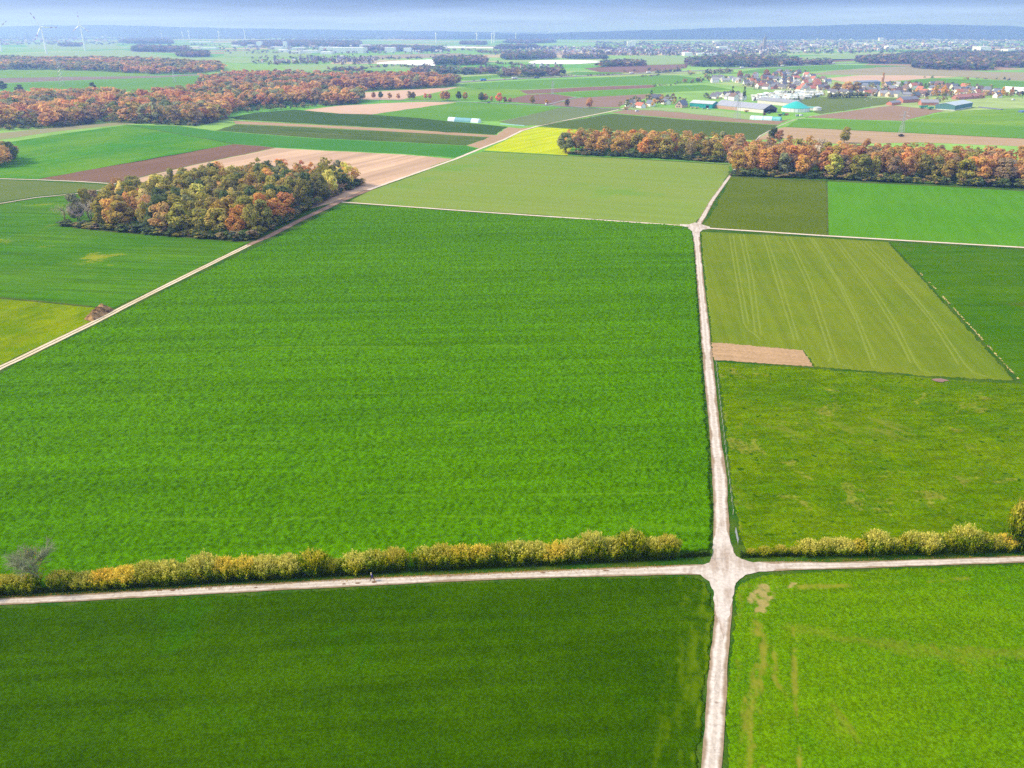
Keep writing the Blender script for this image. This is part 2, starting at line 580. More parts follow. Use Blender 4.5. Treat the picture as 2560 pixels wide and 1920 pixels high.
crop('rapeseed_field', [(1718, 569), (1731, 580), (1736, 620), (1744, 750), (1753, 900), (1770, 1100), (1777, 1200), (1780, 1300), (1779, 1378), (1705, 1384), (1300, 1404), (900, 1428), (400, 1456), (0, 1478), (-330, 1496),
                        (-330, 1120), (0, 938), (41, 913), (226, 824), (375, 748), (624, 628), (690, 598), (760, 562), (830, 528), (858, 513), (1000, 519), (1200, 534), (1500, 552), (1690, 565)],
     M_rape, 0.45, 0.46, 0.50, 11, hl, A_LANE, pale=pl_, shade_amt=0.5, clump=0.8)

M_sward = field_mat('grass_sward', (0.021, 0.058, 0.0002), (0.032, 0.077, 0.0003), big=26, fine=0.42, fine_amt=0.36, row_ang=A_LANE, row=3.2, row_amt=0.15, row_len=70,
                    c3=(0.024, 0.076, 0.0006), c3_at=0.58, c3_scale=34, pale=(0.078, 0.130, 0.002))
crop('grass_field', [(-380, 1548), (0, 1521), (450, 1496), (900, 1471), (1300, 1452), (1735, 1441), (1768, 1458), (1781, 1482), (1783, 1540), (1774, 1640), (1760, 1760), (1745, 1920), (1735, 2010), (-520, 2010)],
     M_sward, 0.30, 0.14, 0.15, 21, [(((-300, 1580 + k * 52), (1740, 1490 + k * 47)), 0.45, 0.07) for k in range(9)], A_LANE, clump=.6,
     pale=[(((1722, 1450), (1712, 1560), (1684, 1750), (1660, 1960)), 3.2, .6, 3), (((1752, 1462), (1756, 1540), (1736, 1720), (1712, 1950)), 2.6, .8, 4), (((1778, 1500), (1765, 1650), (1738, 1850), (1725, 1990)), .7, 1.0, 2)])

M_cover = field_mat('cover_crop', (0.055, 0.140, 0.0008), (0.085, 0.160, 0.001), big=40, fine=0.42, fine_amt=0.42, row_ang=A_LANE, row=2.4, row_amt=0.10, row_len=50,
                    c3=(0.105, 0.150, 0.003), c3_at=0.62, c3_scale=22, pale=(0.175, 0.175, 0.016), soil=(0.25, 0.205, 0.062))
HOLES = [[(1874, 1470), (1925, 1460), (1950, 1466), (1934, 1486), (1922, 1518), (1898, 1556), (1872, 1530)], [(1966, 1457), (2002, 1455), (1998, 1478), (1968, 1476)], [(1930, 1528), (1942, 1522), (1952, 1530), (1936, 1562)], [(1964, 1498), (1976, 1496), (1972, 1530), (1964, 1528)], [(1990, 1575), (2010, 1582), (2008, 1592), (1992, 1584)], [(1988, 1768), (1996, 1768), (2002, 1842), (1996, 1840)], [(1998, 1885), (2006, 1886), (2010, 2000), (2002, 2000)], [(1978, 1664), (1990, 1666), (1988, 1692), (1982, 1690)]]
crop('cover_crop_field', [(1834, 1510), (1840, 1478), (1858, 1456), (1905, 1440), (2000, 1433), (2097, 1428), (2300, 1420), (2560, 1412), (2860, 1402), (3000, 2010), (1806, 2010), (1811, 1920), (1822, 1710), (1832, 1570)],
     M_cover, 0.32, 0.20, 0.25, 31, [(((1872, 1520), (1868, 1920)), 0.3, 0.12), (((1930, 1500), (1935, 1920)), 0.3, 0.1), (((1985, 1520), (2003, 1990)), 0.3, 0.1), (((2030, 1475), (2560, 1440)), 0.4, 0.08)], A_LANE,
     clump=.65, pale=[(((1895, 1555), (1902, 1640), (1890, 1800), (1890, 2000)), 1.5, 1.0, 2.6), (((1866, 1720), (1862, 2000)), .9, .9, 2.4), (((1930, 1600), (1935, 1700), (1985, 1760)), .9, .8, 2.2), (((1985, 1560), (1986, 1700), (2004, 2000)), .6, .9, 2), (((2000, 1468), (2150, 1462), (2420, 1450)), .9, .95, 5), (((1880, 1462), (1990, 1452), (2070, 1470)), 2.5, .6, 3),
           (((2000, 1575), (2200, 1610), (2560, 1640)), 5, .45, 6), (((2100, 1790), (2130, 1830)), 4, .5, 3), (((1850, 1470), (1842, 1560), (1836, 1700)), 1.2, .5, 3)], holes=HOLES)
M_bare = field_mat('bare_soil', (0.36, 0.25, 0.095), (0.28, 0.22, 0.07), big=6, fine=0.4, fine_amt=0.25, c3=(0.10, 0.14, 0.01), c3_at=0.60, c3_scale=3.0)


def blot(name, px, mat, z, seed, r=0.6, lift=0.0):
    """Ragged-edged patch lying in a field."""
    P = gp(px)
    rnd = random.Random(seed)
    pts = []
    for a, b in zip(P, P[1:] + P[:1]):
        k = max(2, int((b - a).length / 0.7))
        for i in range(k):
            p = a.lerp(b, i / k)
            pts.append((p.x + rnd.uniform(-r, r), p.y + rnd.uniform(-r, r), z))
    o = MB().poly(pts).build(name, mat)
    o['kind'] = 'structure'
    return o


M_tram = field_mat('winter_wheat', (0.098, 0.146, 0.010), (0.130, 0.164, 0.012), big=70, fine=0.8, fine_amt=0.10, row_ang=ang((1905, 620), (2040, 850)), row=2.2, row_amt=0.09, row_len=120, pale=(0.175, 0.215, 0.035))
TL = [[(400, 95), (440, 340), (490, 630)], [(425, 95), (465, 350), (520, 640)], [(465, 90), (515, 330), (560, 690)], [(490, 90), (545, 350), (595, 710)], [(608, 90), (690, 380), (800, 740)], [(628, 90), (720, 380), (825, 735)], [(745, 100), (880, 390), (1025, 840)], [(775, 110), (910, 400), (1055, 835)],
      [(895, 110), (1060, 370), (1180, 620), (1280, 900)], [(915, 115), (1085, 390), (1200, 620), (1300, 860)], [(1040, 120), (1250, 400), (1400, 640), (1515, 880)], [(1070, 130), (1290, 420), (1430, 640), (1540, 870)], [(1200, 130), (1440, 380), (1640, 620), (1810, 890)], [(1235, 135), (1480, 400), (1680, 640), (1850, 890)],
      [(490, 630), (510, 670), (560, 705), (600, 745)], [(1025, 840), (1010, 870)], [(1055, 835), (1075, 885), (1150, 905)], [(1280, 900), (1290, 910)], [(1540, 870), (1580, 925), (1700, 960)], [(1850, 890), (1900, 940), (1990, 965)]]
TL = [[(1660 + x / 2.458, 550 + y / 2.458) for x, y in l] for l in TL]
crop('winter_wheat_field', [(1752, 579), (1990, 591), (2221, 605), (2543, 953), (2330, 942), (2150, 927), (2038, 918), (2010, 877), (1780, 857), (1768, 750), (1757, 650)], M_tram, 0.5, 0.10, 0.05, 51, [(l, .35, .05) for l in TL], None, pale=[(l, .40, .85, 0) for l in TL] + [([(p_[0] + 22, p_[1]) for p_ in l], .5, .28, 4) for l in TL[:14]] + [([(p_[0] - 16, p_[1]) for p_ in l], .4, .22, 4) for l in TL[:14]])
M_mead = field_mat('meadow_grass', (0.034, 0.102, 0.0006), (0.056, 0.124, 0.0008), big=40, fine=1.0, fine_amt=0.22, row_ang=A_LANE, row=4, row_amt=0.12, c3=(0.060, 0.100, 0.006), c3_at=0.6, c3_scale=30)
field('meadow', [(2225, 606), (2560, 625), (2900, 645), (3000, 1020), (2570, 972), (2548, 950)], M_mead)
M_soil = field_mat('tilled_soil', (0.31, 0.20, 0.105), (0.37, 0.24, 0.135), big=20, fine=0.9, fine_amt=0.18, row_ang=ang((1785, 880), (2030, 900)), row=1.3, row_amt=0.10, row_len=40)
blot('tilled_strip', [(1779, 857), (1793, 856), (2007, 876), (2033, 917), (1900, 908), (1783, 900)], M_soil, 0.08, 3, 0.35)
M_past = field_mat('pasture_grass', (0.052, 0.114, 0.0003), (0.092, 0.146, 0.0005), big=18, fine=0.8, fine_amt=0.30, row_ang=A_LANE, row=2.2, row_amt=0.20, row_len=9, c3=(0.14, 0.16, 0.015), c3_at=0.585, c3_scale=12,
                   speck=((0.026, 0.068, 0.001), 2.4, 0.65), pale=(0.15, 0.165, 0.02))
crop('pasture', [(1793, 905), (1900, 912), (2038, 922), (2300, 943), (2543, 960), (2800, 980), (3000, 1000), (3000, 1372), (2560, 1381), (2160, 1389), (1900, 1398), (1864, 1384), (1846, 1340), (1832, 1250), (1818, 1120)],
     M_past, 0.45, 0.12, 0.20, 41, (), A_LANE, pale=[(((1800, 920), (1822, 1100), (1842, 1300), (1850, 1350)), 2.5, .6, 4), (((1795, 907), (2038, 921), (2300, 943), (2540, 960)), .8, .9, 3), (((1980, 1010), (2060, 1060), (2130, 1090)), 9, .55, 4), (((2180, 1060), (2240, 1080)), 7, .7, 3), (((1940, 1070), (1980, 1090)), 5, .6, 3), (((2300, 960), (2420, 965)), 5, .4, 4)])
blot('tilled_strip', [(2330, 951), (2352, 947), (2372, 953), (2350, 958)], plain('reddish_earth', (.20, .11, .085)), 0.24, 71, 0.3)
M_dry = field_mat('dry_grass', (0.42, 0.34, 0.13), (0.32, 0.28, 0.08), big=5, fine=.5, fine_amt=.3)
for k_ in range(70):
    f_ = (k_ + random.Random(k_).uniform(-.4, .4)) / 70
    if random.Random(k_ + 500).random() < (.55 if f_ < .3 else .22): continue
    x_, y_ = 2300 + 245 * f_, 684 + 265 * f_ ** 1.02
    blot('dry_grass', [(x_ - 1.4, y_ - 1), (x_ + 1.8, y_ - 1.4), (x_ + 5.4, y_ + 2.6), (x_ + 2.4, y_ + 3.2)], M_dry, 0.2, 80 + k_, 0.3)

# --- second tier of fields
M_olive = field_mat('olive_crop', (0.068, 0.100, 0.005), (0.086, 0.118, 0.007), big=50, fine=1.3, fine_amt=0.28)
field('olive_crop_field', [(1757, 567), (1790, 515), (1829, 441), (1945, 447), (2067, 452), (2068, 588), (1900, 578)], M_olive)
M_bright = field_mat('young_wheat', (0.060, 0.185, 0.006), (0.076, 0.20, 0.009), big=80, fine=1.5, fine_amt=0.12, row_ang=ang((2085, 470), (2090, 580)), row=5, row_amt=0.06)
field('young_wheat_field', [(2068, 452), (2352, 464), (2560, 476), (2900, 490), (2900, 635), (2560, 616), (2300, 603), (2069, 588)], M_bright)
M_light = field_mat('sown_field', (0.150, 0.215, 0.036), (0.165, 0.215, 0.040), big=120, fine=2, fine_amt=0.06, row_ang=ang((870, 500), (1700, 560)), row=9, row_amt=0.05, row_len=200,
                    c3=(0.125, 0.215, 0.030), c3_at=0.55, c3_scale=90)
field('sown_field', [(868, 506), (926, 477), (1028, 441), (1138, 402), (1203, 379), (1410, 389), (1700, 403), (1823, 411), (1822, 434), (1780, 503), (1737, 561), (1712, 563), (1500, 548), (1200, 527)], M_light)
M_must = field_mat('mustard_crop', (0.38, 0.40, 0.004), (0.32, 0.38, 0.005), big=25, fine=1.6, fine_amt=0.12, row_ang=ang((1230, 372), (1440, 330)), row=7, row_amt=0.14, row_len=150)
field('mustard_field', [(1346, 318), (1380, 319), (1470, 326), (1440, 350), (1418, 388), (1310, 382), (1208, 376), (1262, 351), (1307, 329)], M_must, 0.09)
M_hedg = field_mat('rough_grass', (0.040, 0.075, 0.008), (0.10, 0.105, 0.025), big=10, fine=1.0, fine_amt=0.25)
M_dark = field_mat('beet_leaves', (0.066, 0.100, 0.016), (0.074, 0.108, 0.018), big=60, fine=1.6, fine_amt=0.12)
field('beet_field', [(1345, 315), (1440, 299), (1526, 284), (1700, 298), (1945, 313), (1888, 350), (1860, 349), (1700, 336), (1480, 325)], M_dark)
A_W = ang((600, 305), (1220, 340))
M_deep = field_mat('deep_green_crop', (0.036, 0.078, 0.010), (0.046, 0.088, 0.012), big=50, fine=1.8, fine_amt=0.14, row_ang=A_W, row=6, row_amt=0.14, row_len=120)
field('deep_green_field', [(575, 293), (640, 281), (740, 274), (830, 283), (960, 287), (1125, 303), (1270, 317), (1239, 336), (1120, 331), (1000, 321), (800, 311), (590, 299)], M_deep)
M_tan = field_mat('stubble', (0.30, 0.20, 0.115), (0.33, 0.22, 0.13), big=40, fine=2, fine_amt=0.07, row_ang=A_W, row=6, row_amt=0.05, row_len=120)
field('stubble_field', [(583, 302), (800, 313), (1000, 323), (1239, 338), (1271, 318), (1300, 321), (1345, 317), (1305, 329), (1260, 350), (1203, 371), (1166, 364), (1226, 343), (1000, 330), (800, 319), (590, 310)], M_tan)
field('olive_crop_field', [(590, 311), (800, 320), (1000, 331), (1222, 344), (1164, 364), (1000, 355), (800, 346), (540, 326)], field_mat('olive_rows', (0.052, 0.095, 0.012), (0.085, 0.115, 0.02), big=60, fine=2, fine_amt=0.12, row_ang=A_W, row=8, row_amt=0.2, row_len=200))
field('young_wheat_field', [(452, 315), (540, 327), (800, 347), (1000, 356), (1166, 365), (1200, 373), (1140, 394), (1000, 384), (800, 374), (692, 368), (584, 359), (316, 312)],
      field_mat('emerald_wheat', (0.040, 0.155, 0.012), (0.055, 0.17, 0.016), big=60, fine=2, fine_amt=0.10))
field('young_wheat_field', [(-340, 400), (0, 358), (27, 354), (180, 331), (316, 312), (584, 359.5), (450, 385), (95, 447), (0, 445), (-340, 432)],
      field_mat('lime_wheat', (0.042, 0.170, 0.006), (0.095, 0.205, 0.008), big=75, fine=2, fine_amt=0.10, row_ang=ang((95, 447), (584, 360)), row=14, row_amt=0.1, row_len=200))
field('ploughed_field', [(585, 360), (640, 364), (691, 369), (500, 408), (316, 450), (289, 457), (97, 447.5), (330, 405)],
      field_mat('plough_brown', (0.145, 0.085, 0.050), (0.165, 0.098, 0.058), big=40, fine=1.5, fine_amt=0.14, row_ang=ang((97, 447), (585, 360)), row=5, row_amt=0.08, row_len=150))
field('harrowed_field', [(692, 369.5), (800, 376), (1000, 386), (1132, 397), (1028, 435), (928, 470), (836, 505), (640, 560), (300, 520), (318, 451), (500, 409)],
      field_mat('harrowed_soil', (0.40, 0.265, 0.17), (0.44, 0.30, 0.19), big=40, fine=1.5, fine_amt=0.08, row_ang=ang((800, 420), (960, 385)), row=17, row_amt=0.22, row_len=400))
field('sown_field', [(-340, 452), (0, 450), (95, 453), (280, 463), (300, 470), (194, 481), (90, 491), (0, 505), (-340, 535)], field_mat('thin_green', (0.09, 0.13, 0.025), (0.11, 0.14, 0.03), big=30, fine=1.5, fine_amt=0.12))
M_stripe = field_mat('striped_crop', (0.042, 0.130, 0.003), (0.064, 0.148, 0.005), big=50, fine=1.0, fine_amt=0.2, row_ang=ang((0, 640), (500, 660)), row=3.4, row_amt=0.22, row_len=60, c3=(0.19, 0.21, 0.012), c3_at=0.60, c3_scale=42)
field('striped_crop_field', [(-360, 560), (0, 513), (90, 496), (194, 487), (300, 475), (640, 560), (622, 606), (500, 668), (372, 730), (277, 771), (227, 765), (0, 745), (-360, 716)], M_stripe)
field('mossy_field', [(-360, 718), (0, 746), (227, 767), (272, 775), (222, 806), (120, 855), (40, 892), (0, 912), (-360, 1095)],
      field_mat('mossy_crop', (0.085, 0.150, 0.0003), (0.165, 0.205, 0.0005), big=24, fine=0.9, fine_amt=0.16, row_ang=ang((0, 880), (220, 790)), row=5, row_amt=0.12))
field('stubble_field', [(-330, 395), (0, 349), (130, 330), (250, 317), (340, 309), (300, 305), (136, 318), (0, 333), (-330, 372)], field_mat('pale_margin', (0.23, 0.20, 0.10), (0.20, 0.21, 0.09), big=40, fine=2, fine_amt=0.1))

# --- beyond: fields towards the village and the motorway
M_vgreen = field_mat('vivid_green', (0.082, 0.200, 0.016), (0.108, 0.222, 0.020), big=120, fine=3, fine_amt=0.08)
M_sgreen = field_mat('soft_green', (0.20, 0.30, 0.10), (0.23, 0.31, 0.11), big=120, fine=3, fine_amt=0.07)
M_lgreen = field_mat('leek_green', (0.115, 0.15, 0.06), (0.13, 0.165, 0.065), big=120, fine=3, fine_amt=0.06)
M_ygreen = field_mat('yellowish_green', (0.11, 0.225, 0.018), (0.16, 0.255, 0.024), big=150, fine=4, fine_amt=0.08, row_ang=0.3, row=16, row_amt=0.1, row_len=250)  # yellower green crop colour
M_pale = field_mat('pale_soil', (0.42, 0.28, 0.19), (0.46, 0.32, 0.22), big=140, fine=3, fine_amt=0.06)
M_mauve = field_mat('dark_plough', (0.165, 0.10, 0.070), (0.185, 0.115, 0.08), big=140, fine=3, fine_amt=0.07)
M_brown = field_mat('fallow_soil', (0.225, 0.15, 0.095), (0.25, 0.17, 0.11), big=120, fine=3, fine_amt=0.07)
M_straw = field_mat('straw_field', (0.24, 0.21, 0.115), (0.27, 0.24, 0.14), big=160, fine=4, fine_amt=0.07)
Z2, Z3 = 0.10, 0.25
field('bare_field', [(770, 274), (850, 264), (985, 257), (1060, 254.5), (1141, 256), (928, 286), (850, 284), (760, 276)], M_pale, Z2)
field('wheat_field', [(930, 286.5), (1143, 256.5), (1200, 258), (1330, 265), (1402, 269), (1320, 287), (1243, 303), (1120, 301)], M_vgreen, Z2)
field('leek_field', [(1245, 304), (1322, 287.5), (1404, 269), (1548, 269.5), (1555, 272), (1519, 280), (1440, 296), (1344, 313), (1309, 314)], M_lgreen, Z2)
field('wheat_field', [(1160, 209), (1316, 201), (1456, 196), (1624, 188), (1690, 188), (1770, 200), (1730, 208), (1628, 211), (1480, 216), (1301, 224), (1200, 222), (1150, 217)], M_vgreen, Z2)
field('ploughed_field', [(1298, 226), (1480, 217), (1628, 212), (1640, 216), (1622, 220), (1480, 226), (1363, 233), (1318, 235)], M_mauve, Z2)
field('wheat_field', [(1364, 234), (1480, 227), (1624, 221), (1642, 216), (1760, 212), (1830, 224), (1715, 228), (1575, 237), (1456, 243.5), (1400, 236)], M_vgreen, Z2)
field('wheat_field', [(1000, 251), (1151, 219), (1297, 226), (1318, 236), (1276, 246), (1250, 252), (1120, 251)], M_ygreen, Z2)
field('bare_field', [(845, 236), (960, 228), (1149, 217.5), (1080, 233), (1000, 250), (920, 249), (850, 250)], M_pale, Z2)
field('ploughed_field', [(1262, 254), (1280, 246), (1320, 236.5), (1375, 234), (1441, 243), (1366, 261), (1320, 258)], M_mauve, Z2)
field('fallow_field', [(1372, 262), (1450, 244), (1573, 237.5), (1640, 234), (1600, 250), (1565, 257), (1546, 268), (1440, 267)], field_mat('mauve_soil', (0.20, 0.135, 0.095), (0.225, 0.15, 0.105), big=120, fine=3, fine_amt=0.07), Z2)
field('fallow_field', [(1528, 282), (1560, 274), (1640, 276), (1700, 281), (1800, 292), (1880, 300), (1960, 301), (1975, 296), (1960, 304), (1945, 312), (1700, 296.5)], M_brown, Z2)
field('pasture_strip', [(1560, 265), (1640, 268), (1720, 272), (1800, 276), (1860, 284), (1930, 292), (1880, 299), (1800, 291), (1700, 280), (1640, 275), (1562, 273)], M_sgreen, Z2)
field('pasture', [(1965, 257), (2034, 243), (2100, 242), (2180, 244), (2252, 246), (2240, 256), (2180, 266), (2050, 285), (2035, 280), (2046, 268), (2000, 262)], field_mat('village_pasture', (0.095, 0.135, 0.03), (0.115, 0.15, 0.035), big=60, fine=3, fine_amt=0.12), Z2)
field('fallow_field', [(2013, 293), (2050, 288), (2180, 270), (2234, 263.5), (2300, 270), (2361, 276.5), (2300, 291), (2260, 302), (2140, 299)], M_brown, Z2)
field('wheat_field', [(1963, 317), (1998, 297), (2050, 298), (2262, 304), (2400, 309), (2560, 316), (2900, 334), (2900, 362), (2560, 346), (2260, 331)], M_vgreen, Z2)
field('wheat_field', [(2264, 303), (2330, 287), (2400, 277), (2500, 272), (2700, 268), (2950, 268), (2950, 333), (2560, 315), (2400, 308)], M_ygreen, Z2)
field('stubble_field', [(1890, 351), (1920, 332), (1937, 323), (1961, 318), (2260, 332), (2560, 347), (2900, 363), (2900, 420), (2560, 366), (2300, 356), (2100, 360), (1950, 345)], field_mat('straw_strip', (0.31, 0.215, 0.125), (0.34, 0.24, 0.14), big=60, fine=3, fine_amt=0.07, row_ang=ang((1961, 318), (2560, 347)), row=8, row_amt=0.1, row_len=200), Z2)
field('wheat_field', [(2190, 208), (2330, 196), (2460, 200), (2700, 208), (2700, 222), (2560, 226), (2400, 224), (2270, 217)], M_vgreen, Z2)
field('bare_field', [(2060, 196), (2150, 188), (2275, 188), (2400, 192), (2330, 195), (2190, 206), (2110, 205)], M_pale, Z2)
field('straw_field', [(2010, 187), (2090, 176), (2200, 169), (2290, 165), (2360, 173), (2480, 180), (2700, 182), (2700, 205), (2500, 200), (2402, 191.5), (2275, 187.5), (2150, 187)], M_straw, Z2)
field('wheat_field', [(1820, 184), (1900, 172), (2000, 166), (2089, 162), (2200, 163), (2288, 165), (2200, 168), (2089, 175), (1960, 182)], M_vgreen, Z2)
field('meadow', [(1940, 148), (2020, 140), (2100, 136), (2200, 133), (2200, 140), (2150, 148), (2060, 152), (1960, 154)], M_sgreen, Z3)
field('ploughed_field', [(2020, 152), (2080, 148), (2150, 147), (2139, 152), (2080, 155)], M_mauve, Z3)
field('wheat_field', [(1600, 139), (1720, 142), (1716, 158), (1650, 161), (1560, 162), (1500, 158)], M_sgreen, Z3)
field('ploughed_field', [(1460, 171), (1530, 165), (1720, 160), (1716, 170), (1600, 182), (1500, 180)], M_mauve, Z3)
field('wheat_field', [(1415, 184), (1440, 179), (1550, 181), (1560, 184), (1450, 188)], M_vgreen, Z3)
field('wheat_field', [(1130, 199), (1160, 192), (1245, 187), (1250, 192), (1180, 200)], M_vgreen, Z3)
# left, behind the autumn forest
field('wheat_field', [(-300, 182), (0, 177), (150, 175), (290, 177), (395, 188), (300, 190), (150, 191), (0, 194), (-300, 198)], M_ygreen, Z2)
field('fallow_field', [(-300, 200), (0, 195), (160, 192), (300, 191), (395, 189), (505, 185), (505, 188), (395, 194), (200, 200), (0, 208), (-300, 214)], field_mat('grey_soil', (0.20, 0.17, 0.12), (0.165, 0.125, 0.095), big=200, fine=4, fine_amt=0.06, row_ang=0.02, row=45, row_amt=0.16, row_len=900), Z2)
field('wheat_field', [(-300, 216), (0, 209), (200, 201), (395, 195), (507, 189), (500, 208), (430, 222), (330, 228), (200, 222), (100, 222), (0, 226), (-300, 232)], M_vgreen, Z2)
field('sown_field', [(-200, 140), (60, 134), (200, 129), (300, 124), (440, 142), (600, 145), (780, 150), (800, 156), (600, 158), (440, 152), (300, 150), (130, 145), (0, 141)], M_sgreen, Z3)
field('sown_field', [(560, 128), (700, 126), (780, 132), (770, 142), (640, 143), (560, 141)], M_sgreen, Z3)
field('meadow', [(60, 112), (200, 105), (300, 104), (290, 113), (330, 122), (200, 124), (80, 122)], M_sgreen, Z3)
field('wheat_field', [(705, 165), (770, 162), (850, 161), (1000, 164), (1090, 167), (1060, 172), (900, 172), (800, 176), (720, 180)], M_sgreen, Z3)
field('straw_field', [(900, 141), (1000, 136), (1150, 133), (1180, 138), (1060, 145), (940, 147)], M_straw, Z3)
# white fleece over crops
M_white = plain('crop_fleece', (0.80, 0.80, 0.78), 0.6, 0.3, 0.06, 0.02)
for pts in ([(941, 157), (985, 153), (1091, 148), (1095, 150), (1088, 164), (1060, 164), (1000, 161), (943, 160)], [(1320, 155), (1345, 150.5), (1420, 150), (1500, 152), (1519, 154), (1470, 158), (1433, 160), (1360, 159.5), (1330, 158.5)],
            [(1092, 118), (1180, 117), (1280, 119), (1280, 121), (1180, 120), (1092, 120)]):
    field('fleece_covered_field', pts, M_white, 0.6)


# --- lanes
def gravel(name, pale, dirt, centre=None):
    t = NT(name)
    uv = t.n('ShaderNodeUVMap').outputs[0]
    s = t.n('ShaderNodeSeparateXYZ'); t.set(s.inputs[0], uv)
    co = t.coord()
    d = t.math('MULTIPLY', t.math('ABSOLUTE', t.math('SUBTRACT', s.outputs[0], 0.5)), 2.0)
    n1 = t.noise(co, 1 / 5.0, 4, 0.65)
    n2 = t.noise(co, 1 / 0.7, 4, 0.7)
    n3 = t.noise(co, 1 / 18.0, 3, 0.6)
    e = t.math('ADD', d, t.math('MULTIPLY', t.math('SUBTRACT', n1, 0.5), 0.9))
    e = t.math('ADD', e, t.math('MULTIPLY', t.math('SUBTRACT', n3, 0.52), 1.1))
    col = t.mix(t.ramp(e, 0.40, 0.86), pale, dirt)
    rt = t.math('ABSOLUTE', t.math('SUBTRACT', d, 0.48))
    col = t.mix(t.math('MULTIPLY', t.ramp(t.math('ADD', rt, t.math('MULTIPLY', t.math('SUBTRACT', n3, .5), .5)), 0.10, 0.32), 0.30), col, dirt)
    if centre is not None:
        c = t.math('ADD', d, t.math('MULTIPLY', t.math('SUBTRACT', n1, 0.5), 0.25))
        col = t.mix(t.ramp(c, 0.12, 0.30, 1.0, 0.0), col, centre)
    col = t.scale(col, t.ramp(n2, 0.28, 0.72, 0.82, 1.14))
    st = t.noise(co, 1 / 2.2, 2, 0.5)
    col = t.mix(t.ramp(st, 0.69, 0.73, 0.0, 0.6), col, (0.16, 0.10, 0.07))
    cr_ = t.n('ShaderNodeTexVoronoi', feature='DISTANCE_TO_EDGE'); cr_.inputs['Scale'].default_value = 0.22
    wob = t.n('ShaderNodeVectorMath', operation='ADD')
    nzv = t.n('ShaderNodeTexNoise'); nzv.inputs['Scale'].default_value = 0.5; t.set(nzv.inputs['Vector'], co)
    sv = t.n('ShaderNodeVectorMath', operation='SCALE'); t.set(sv.inputs[0], nzv.outputs['Color']); sv.inputs['Scale'].default_value = 4.0
    t.set(wob.inputs[0], co); t.set(wob.inputs[1], sv.outputs[0]); t.set(cr_.inputs['Vector'], wob.outputs[0])
    col = t.mix(t.ramp(cr_.outputs['Distance'], 0.004, 0.016, 0.35, 0.0), col, (0.13, 0.09, 0.07))
    t.bsdf(col, 1.0, 0.0)
    return t.m


def strip(name, mat, pairs, z=0.10, step=1.0):
    """A lane between a left and a right edge, both given along it."""
    L = [G(*a) for a, b in pairs]; R = [G(*b) for a, b in pairs]
    V, F, UV = [], [], []
    run = 0.0
    for i in range(len(L) - 1):
        k = max(1, int((L[i + 1] - L[i]).length / step))
        for j in range(k + (1 if i == len(L) - 2 else 0)):
            f = j / k
            V += [L[i].lerp(L[i + 1], f), R[i].lerp(R[i + 1], f)]
            UV.append(run + f * (L[i + 1] - L[i]).length)
        run += (L[i + 1] - L[i]).length
    rnd = random.Random(len(pairs) * 7 + int(run))
    me = bpy.data.meshes.new(name)
    vv = []
    for i, v in enumerate(V):
        e = V[i | 1] - V[i & ~1]
        q_ = np.array([UV[i // 2]])
        w = (float(vnoise(q_ / 7.0, q_ * 0 + 13.0 * (i & 1), 3)[0]) - .5) * 0.08 + (float(vnoise(q_ / 1.9, q_ * 0 + 13.0 * (i & 1), 4)[0]) - .5) * 0.05
        v = v + e * w
        vv.append((v.x, v.y, z))
    fs = [(2 * i, 2 * i + 1, 2 * i + 3, 2 * i + 2) for i in range(len(V) // 2 - 1)]
    me.from_pydata(vv, [], fs)
    uvl = me.uv_layers.new(name='UVMap')
    for p in me.polygons:
        for li in p.loop_indices:
            vi = me.loops[li].vertex_index
            uvl.data[li].uv = (vi & 1, UV[vi // 2] / 10.0)
    me.materials.append(mat); me.update()
    o = link(name, me); o['kind'] = 'structure'
    return o


def track(name, mat, pts, width, z=0.10, step=3.0):
    P = [G(*p) for p in pts]
    prs = []
    for i, p in enumerate(P):
        d = (P[min(i + 1, len(P) - 1)] - P[max(i - 1, 0)]); d.z = 0; d.normalize()
        w = width[i] if isinstance(width, (list, tuple)) else width
        n = Vector((-d.y, d.x, 0)) * w / 2
        a, b = p + n, p - n
        prs.append((proj(a.x, a.y, 0), proj(b.x, b.y, 0)))
    return strip(name, mat, prs, z, step)


M_lane = gravel('worn_asphalt', (0.50, 0.44, 0.37), (0.25, 0.18, 0.115))
M_gravel = gravel('pale_gravel', (0.60, 0.51, 0.42), (0.42, 0.31, 0.20))
M_ruts = gravel('gravel_ruts', (0.58, 0.50, 0.36), (0.42, 0.33, 0.19), (0.18, 0.14, 0.06))
M_shaded = gravel('shaded_track', (0.27, 0.175, 0.125), (0.17, 0.105, 0.07))  # darker brown: the wood's shadow put into the track colour
strip('farm_lane', M_lane, [((1738, 2010), (1795, 2010)), ((1754, 1920), (1806, 1920)), ((1769, 1708), (1817, 1708)), ((1785, 1560), (1827, 1560)), ((1785, 1500), (1830, 1500)), ((1786, 1430), (1830, 1430)), ((1784, 1365), (1826, 1365)), ((1785, 1300), (1822, 1300)),
                            ((1782, 1200), (1817, 1200)), ((1775, 1100), (1804, 1100)), ((1757, 900), (1782, 900)), ((1746, 750), (1765, 750)), ((1737, 640), (1753, 640)), ((1732, 590), (1749, 590)), ((1733, 572), (1748, 572)), ((1745, 552), (1759, 552)), ((1776, 500), (1787, 500)), ((1825, 434), (1833, 434)), ((1868, 376), (1873, 376)), ((1897, 340), (1902, 340)), ((1936, 319), (1940, 319)), ((1984, 299), (1989, 299)), ((2044, 287), (2049, 287)), ((2140, 275), (2144, 275)), ((2228, 262), (2232, 262))], 0.10)
